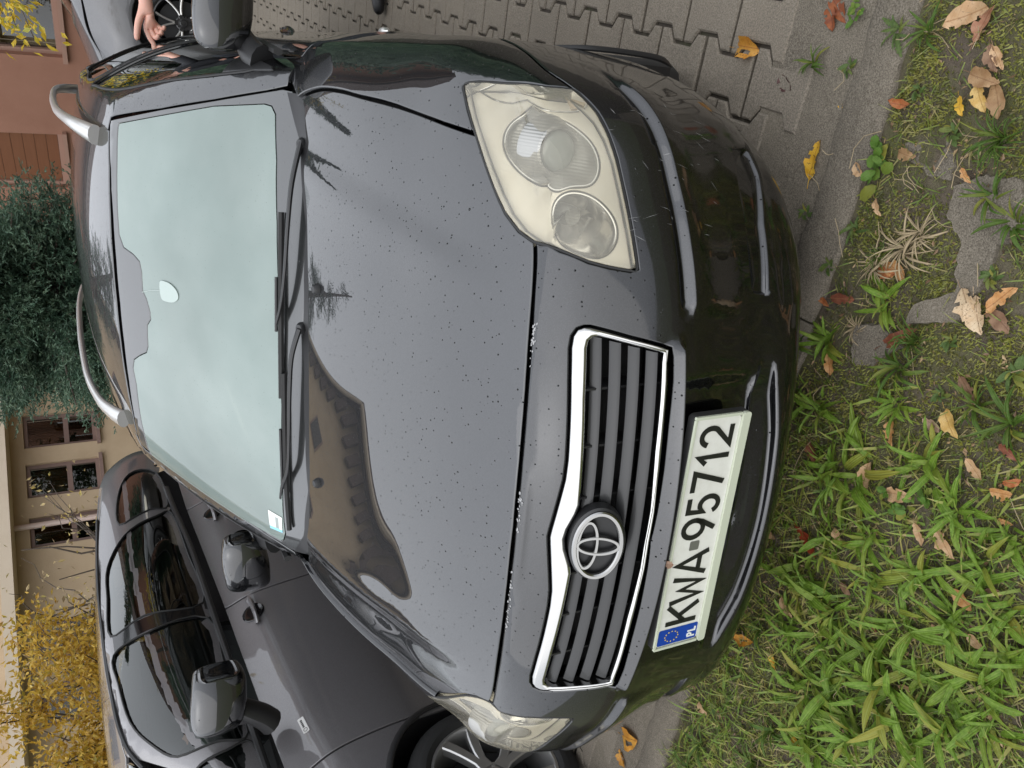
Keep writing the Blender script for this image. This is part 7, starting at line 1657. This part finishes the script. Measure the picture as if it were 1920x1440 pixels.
n_ = 5200; x, y = scatter(n_, -1.7, 1.25, -.9, .45); a = rg.uniform(0, 6.28, len(x)); P = np.stack([x, y, hz(x, y) + rg.uniform(.001, .012, len(x))], 1); D = np.stack([np.cos(a), np.sin(a), rg.normal(0, .25, len(x))], 1); L = rg.uniform(.004, .017, len(x)); V, F = leaf_cloud(P, D, L, L * rg.uniform(.1, .3, len(x)), rg, .5)
tag(mesh_obj('leaf_litter', V, F, 'litter_brown', None, False), 'crumbs of brown leaf litter over the verge soil', 'litter', kind='stuff')
ms = MB()
for q in range(150):
    x = rg.uniform(-1.2, 1.15); y = rg.uniform(-.6, .42)
    if x * SB + y * CB > .42: continue
    a = rg.uniform(0, 6.28); L = rg.uniform(.03, .10); z = on_ground(x, y) + rg.uniform(.004, .02); bend = rg.normal(0, .012); ms.tube([(x + math.cos(a) * L * (t - .5) - math.sin(a) * bend * math.sin(math.pi * t), y + math.sin(a) * L * (t - .5) + math.cos(a) * bend * math.sin(math.pi * t), z + rg.normal(0, .002)) for t in (0, .33, .66, 1)], .0008, 4)
tag(ms.obj('dry_straws', 'dry_straw'), 'thin dry straws and stalks strewn over the verge', 'straw', kind='stuff')
# fallen leaves
KL = {'yellow': 'bright yellow fallen leaf with brown flecks', 'orange': 'torn orange fallen leaf by the kerb and paving', 'darkred': 'shrivelled dark red leaf on the mortar strip', 'maroon': 'small maroon leaf pressed on the paving', 'tan': 'dry tan leaf curled among the verge plants', 'tanred': 'folded dull reddish leaf beneath a big tan leaf', 'brown': 'flat dull brown leaf in the verge', 'tanbrown': 'brownish tan leaf among moss and grass', 'tanyellow': 'curled yellowish tan leaf in the verge', 'redorange': 'small reddish orange curled leaf in the verge', 'tanorange': 'dry orange tan leaf rolled at the edges', 'spotted': 'pale cream leaf with brown spots on the concrete slab', 'redbrown': 'dark red brown leaf with pale veins', 'tanpink': 'small pinkish tan leaf near a plantain', 'red': 'long deep red leaf among the plantains before the bumper'}
FM = []
def fallen_mesh(kind, seed):
    rr = random.Random(seed); V = []; F = []; nl = 10; wd = rr.uniform(.24, .34); c1 = rr.uniform(-.5, .5); c2 = rr.uniform(.1, .7); bend = rr.uniform(-.35, .35); tw = rr.uniform(-.8, .8); asy = rr.uniform(-.3, .25)
    if kind in ('red', 'orange'): wd *= .8 if kind == 'red' else 1.3
    for i in range(nl + 1):
        t = i / nl; w = wd * max(.015, (t ** .6) * ((1 - t) ** .75) * 2.05) * (1 + rr.uniform(-.16, .12)); y = t - .5; xb = bend * (t - .5) ** 2
        for s_ in (-1, -.6, -.25, 0, .25, .6, 1):
            x = s_ * w; z = c2 * x * x * 2.6 + c1 * (t - .5) ** 2 + abs(x) * .15 + tw * x * (t - .5) + .035 * math.sin(t * 13 + s_ * 3 + seed) * abs(s_) + rr.uniform(-.014, .014); V.append((x * (1 + (asy if s_ > 0 else 0)) + xb, y, z))
    for i in range(nl):
        for j in range(6):
            if j in (0, 5) and rr.random() < .14 or (kind == 'orange' and 3 <= i <= 6 and j == 3 + seed % 2): continue
            F.append((i * 7 + j, i * 7 + 1 + j, i * 7 + 8 + j, i * 7 + 7 + j))
    k = len(V)
    for q in range(5):
        t = q / 4; V += [(-.008 + bend * .25, -.5 - .22 * t, .01 - .03 * t), (.008 + bend * .25, -.5 - .22 * t, .01 - .03 * t), (bend * .25, -.5 - .22 * t, .028 - .03 * t)]
    for q in range(4):
        for j in range(3): F.append((k + q * 3 + j, k + q * 3 + (j + 1) % 3, k + q * 3 + 3 + (j + 1) % 3, k + q * 3 + 3 + j))
    zmin = min(v[2] for v in V); return [(a, b, c - zmin) for a, b, c in V], F
cnt = {}
for i, (x, y, L, a, kind) in enumerate(FALLEN):
    V, F = fallen_mesh(kind, 100 + i); o = mesh_obj('fallen_leaf', V, F, 'leaf_' + kind + '_fallen'); o.location = (x, y, on_ground(x, y) + (.010 if x * SB + y * CB < .245 else .001)); o.rotation_euler = (rw_.uniform(-.12, .12), rw_.uniform(-.12, .12), a - math.pi / 2); o.scale = (L, L, L); tag(o, KL[kind], 'leaf'); cnt.setdefault(kind, []).append(o)
for k, v in cnt.items():
    if len(v) > 1:
        for o in v: o['group'] = 'fallen leaves, ' + k

V, F = fallen_mesh('tanpink', 400); o = mesh_obj('fallen_leaf', V, F, 'leaf_tanpink_fallen'); o.location = (-.052, -.004, .512); o.rotation_euler = (math.radians(62), .2, .5); o.scale = (.034, .034, .034); tag(o, 'small pinkish leaf tucked behind the top edge of the number plate', 'leaf')
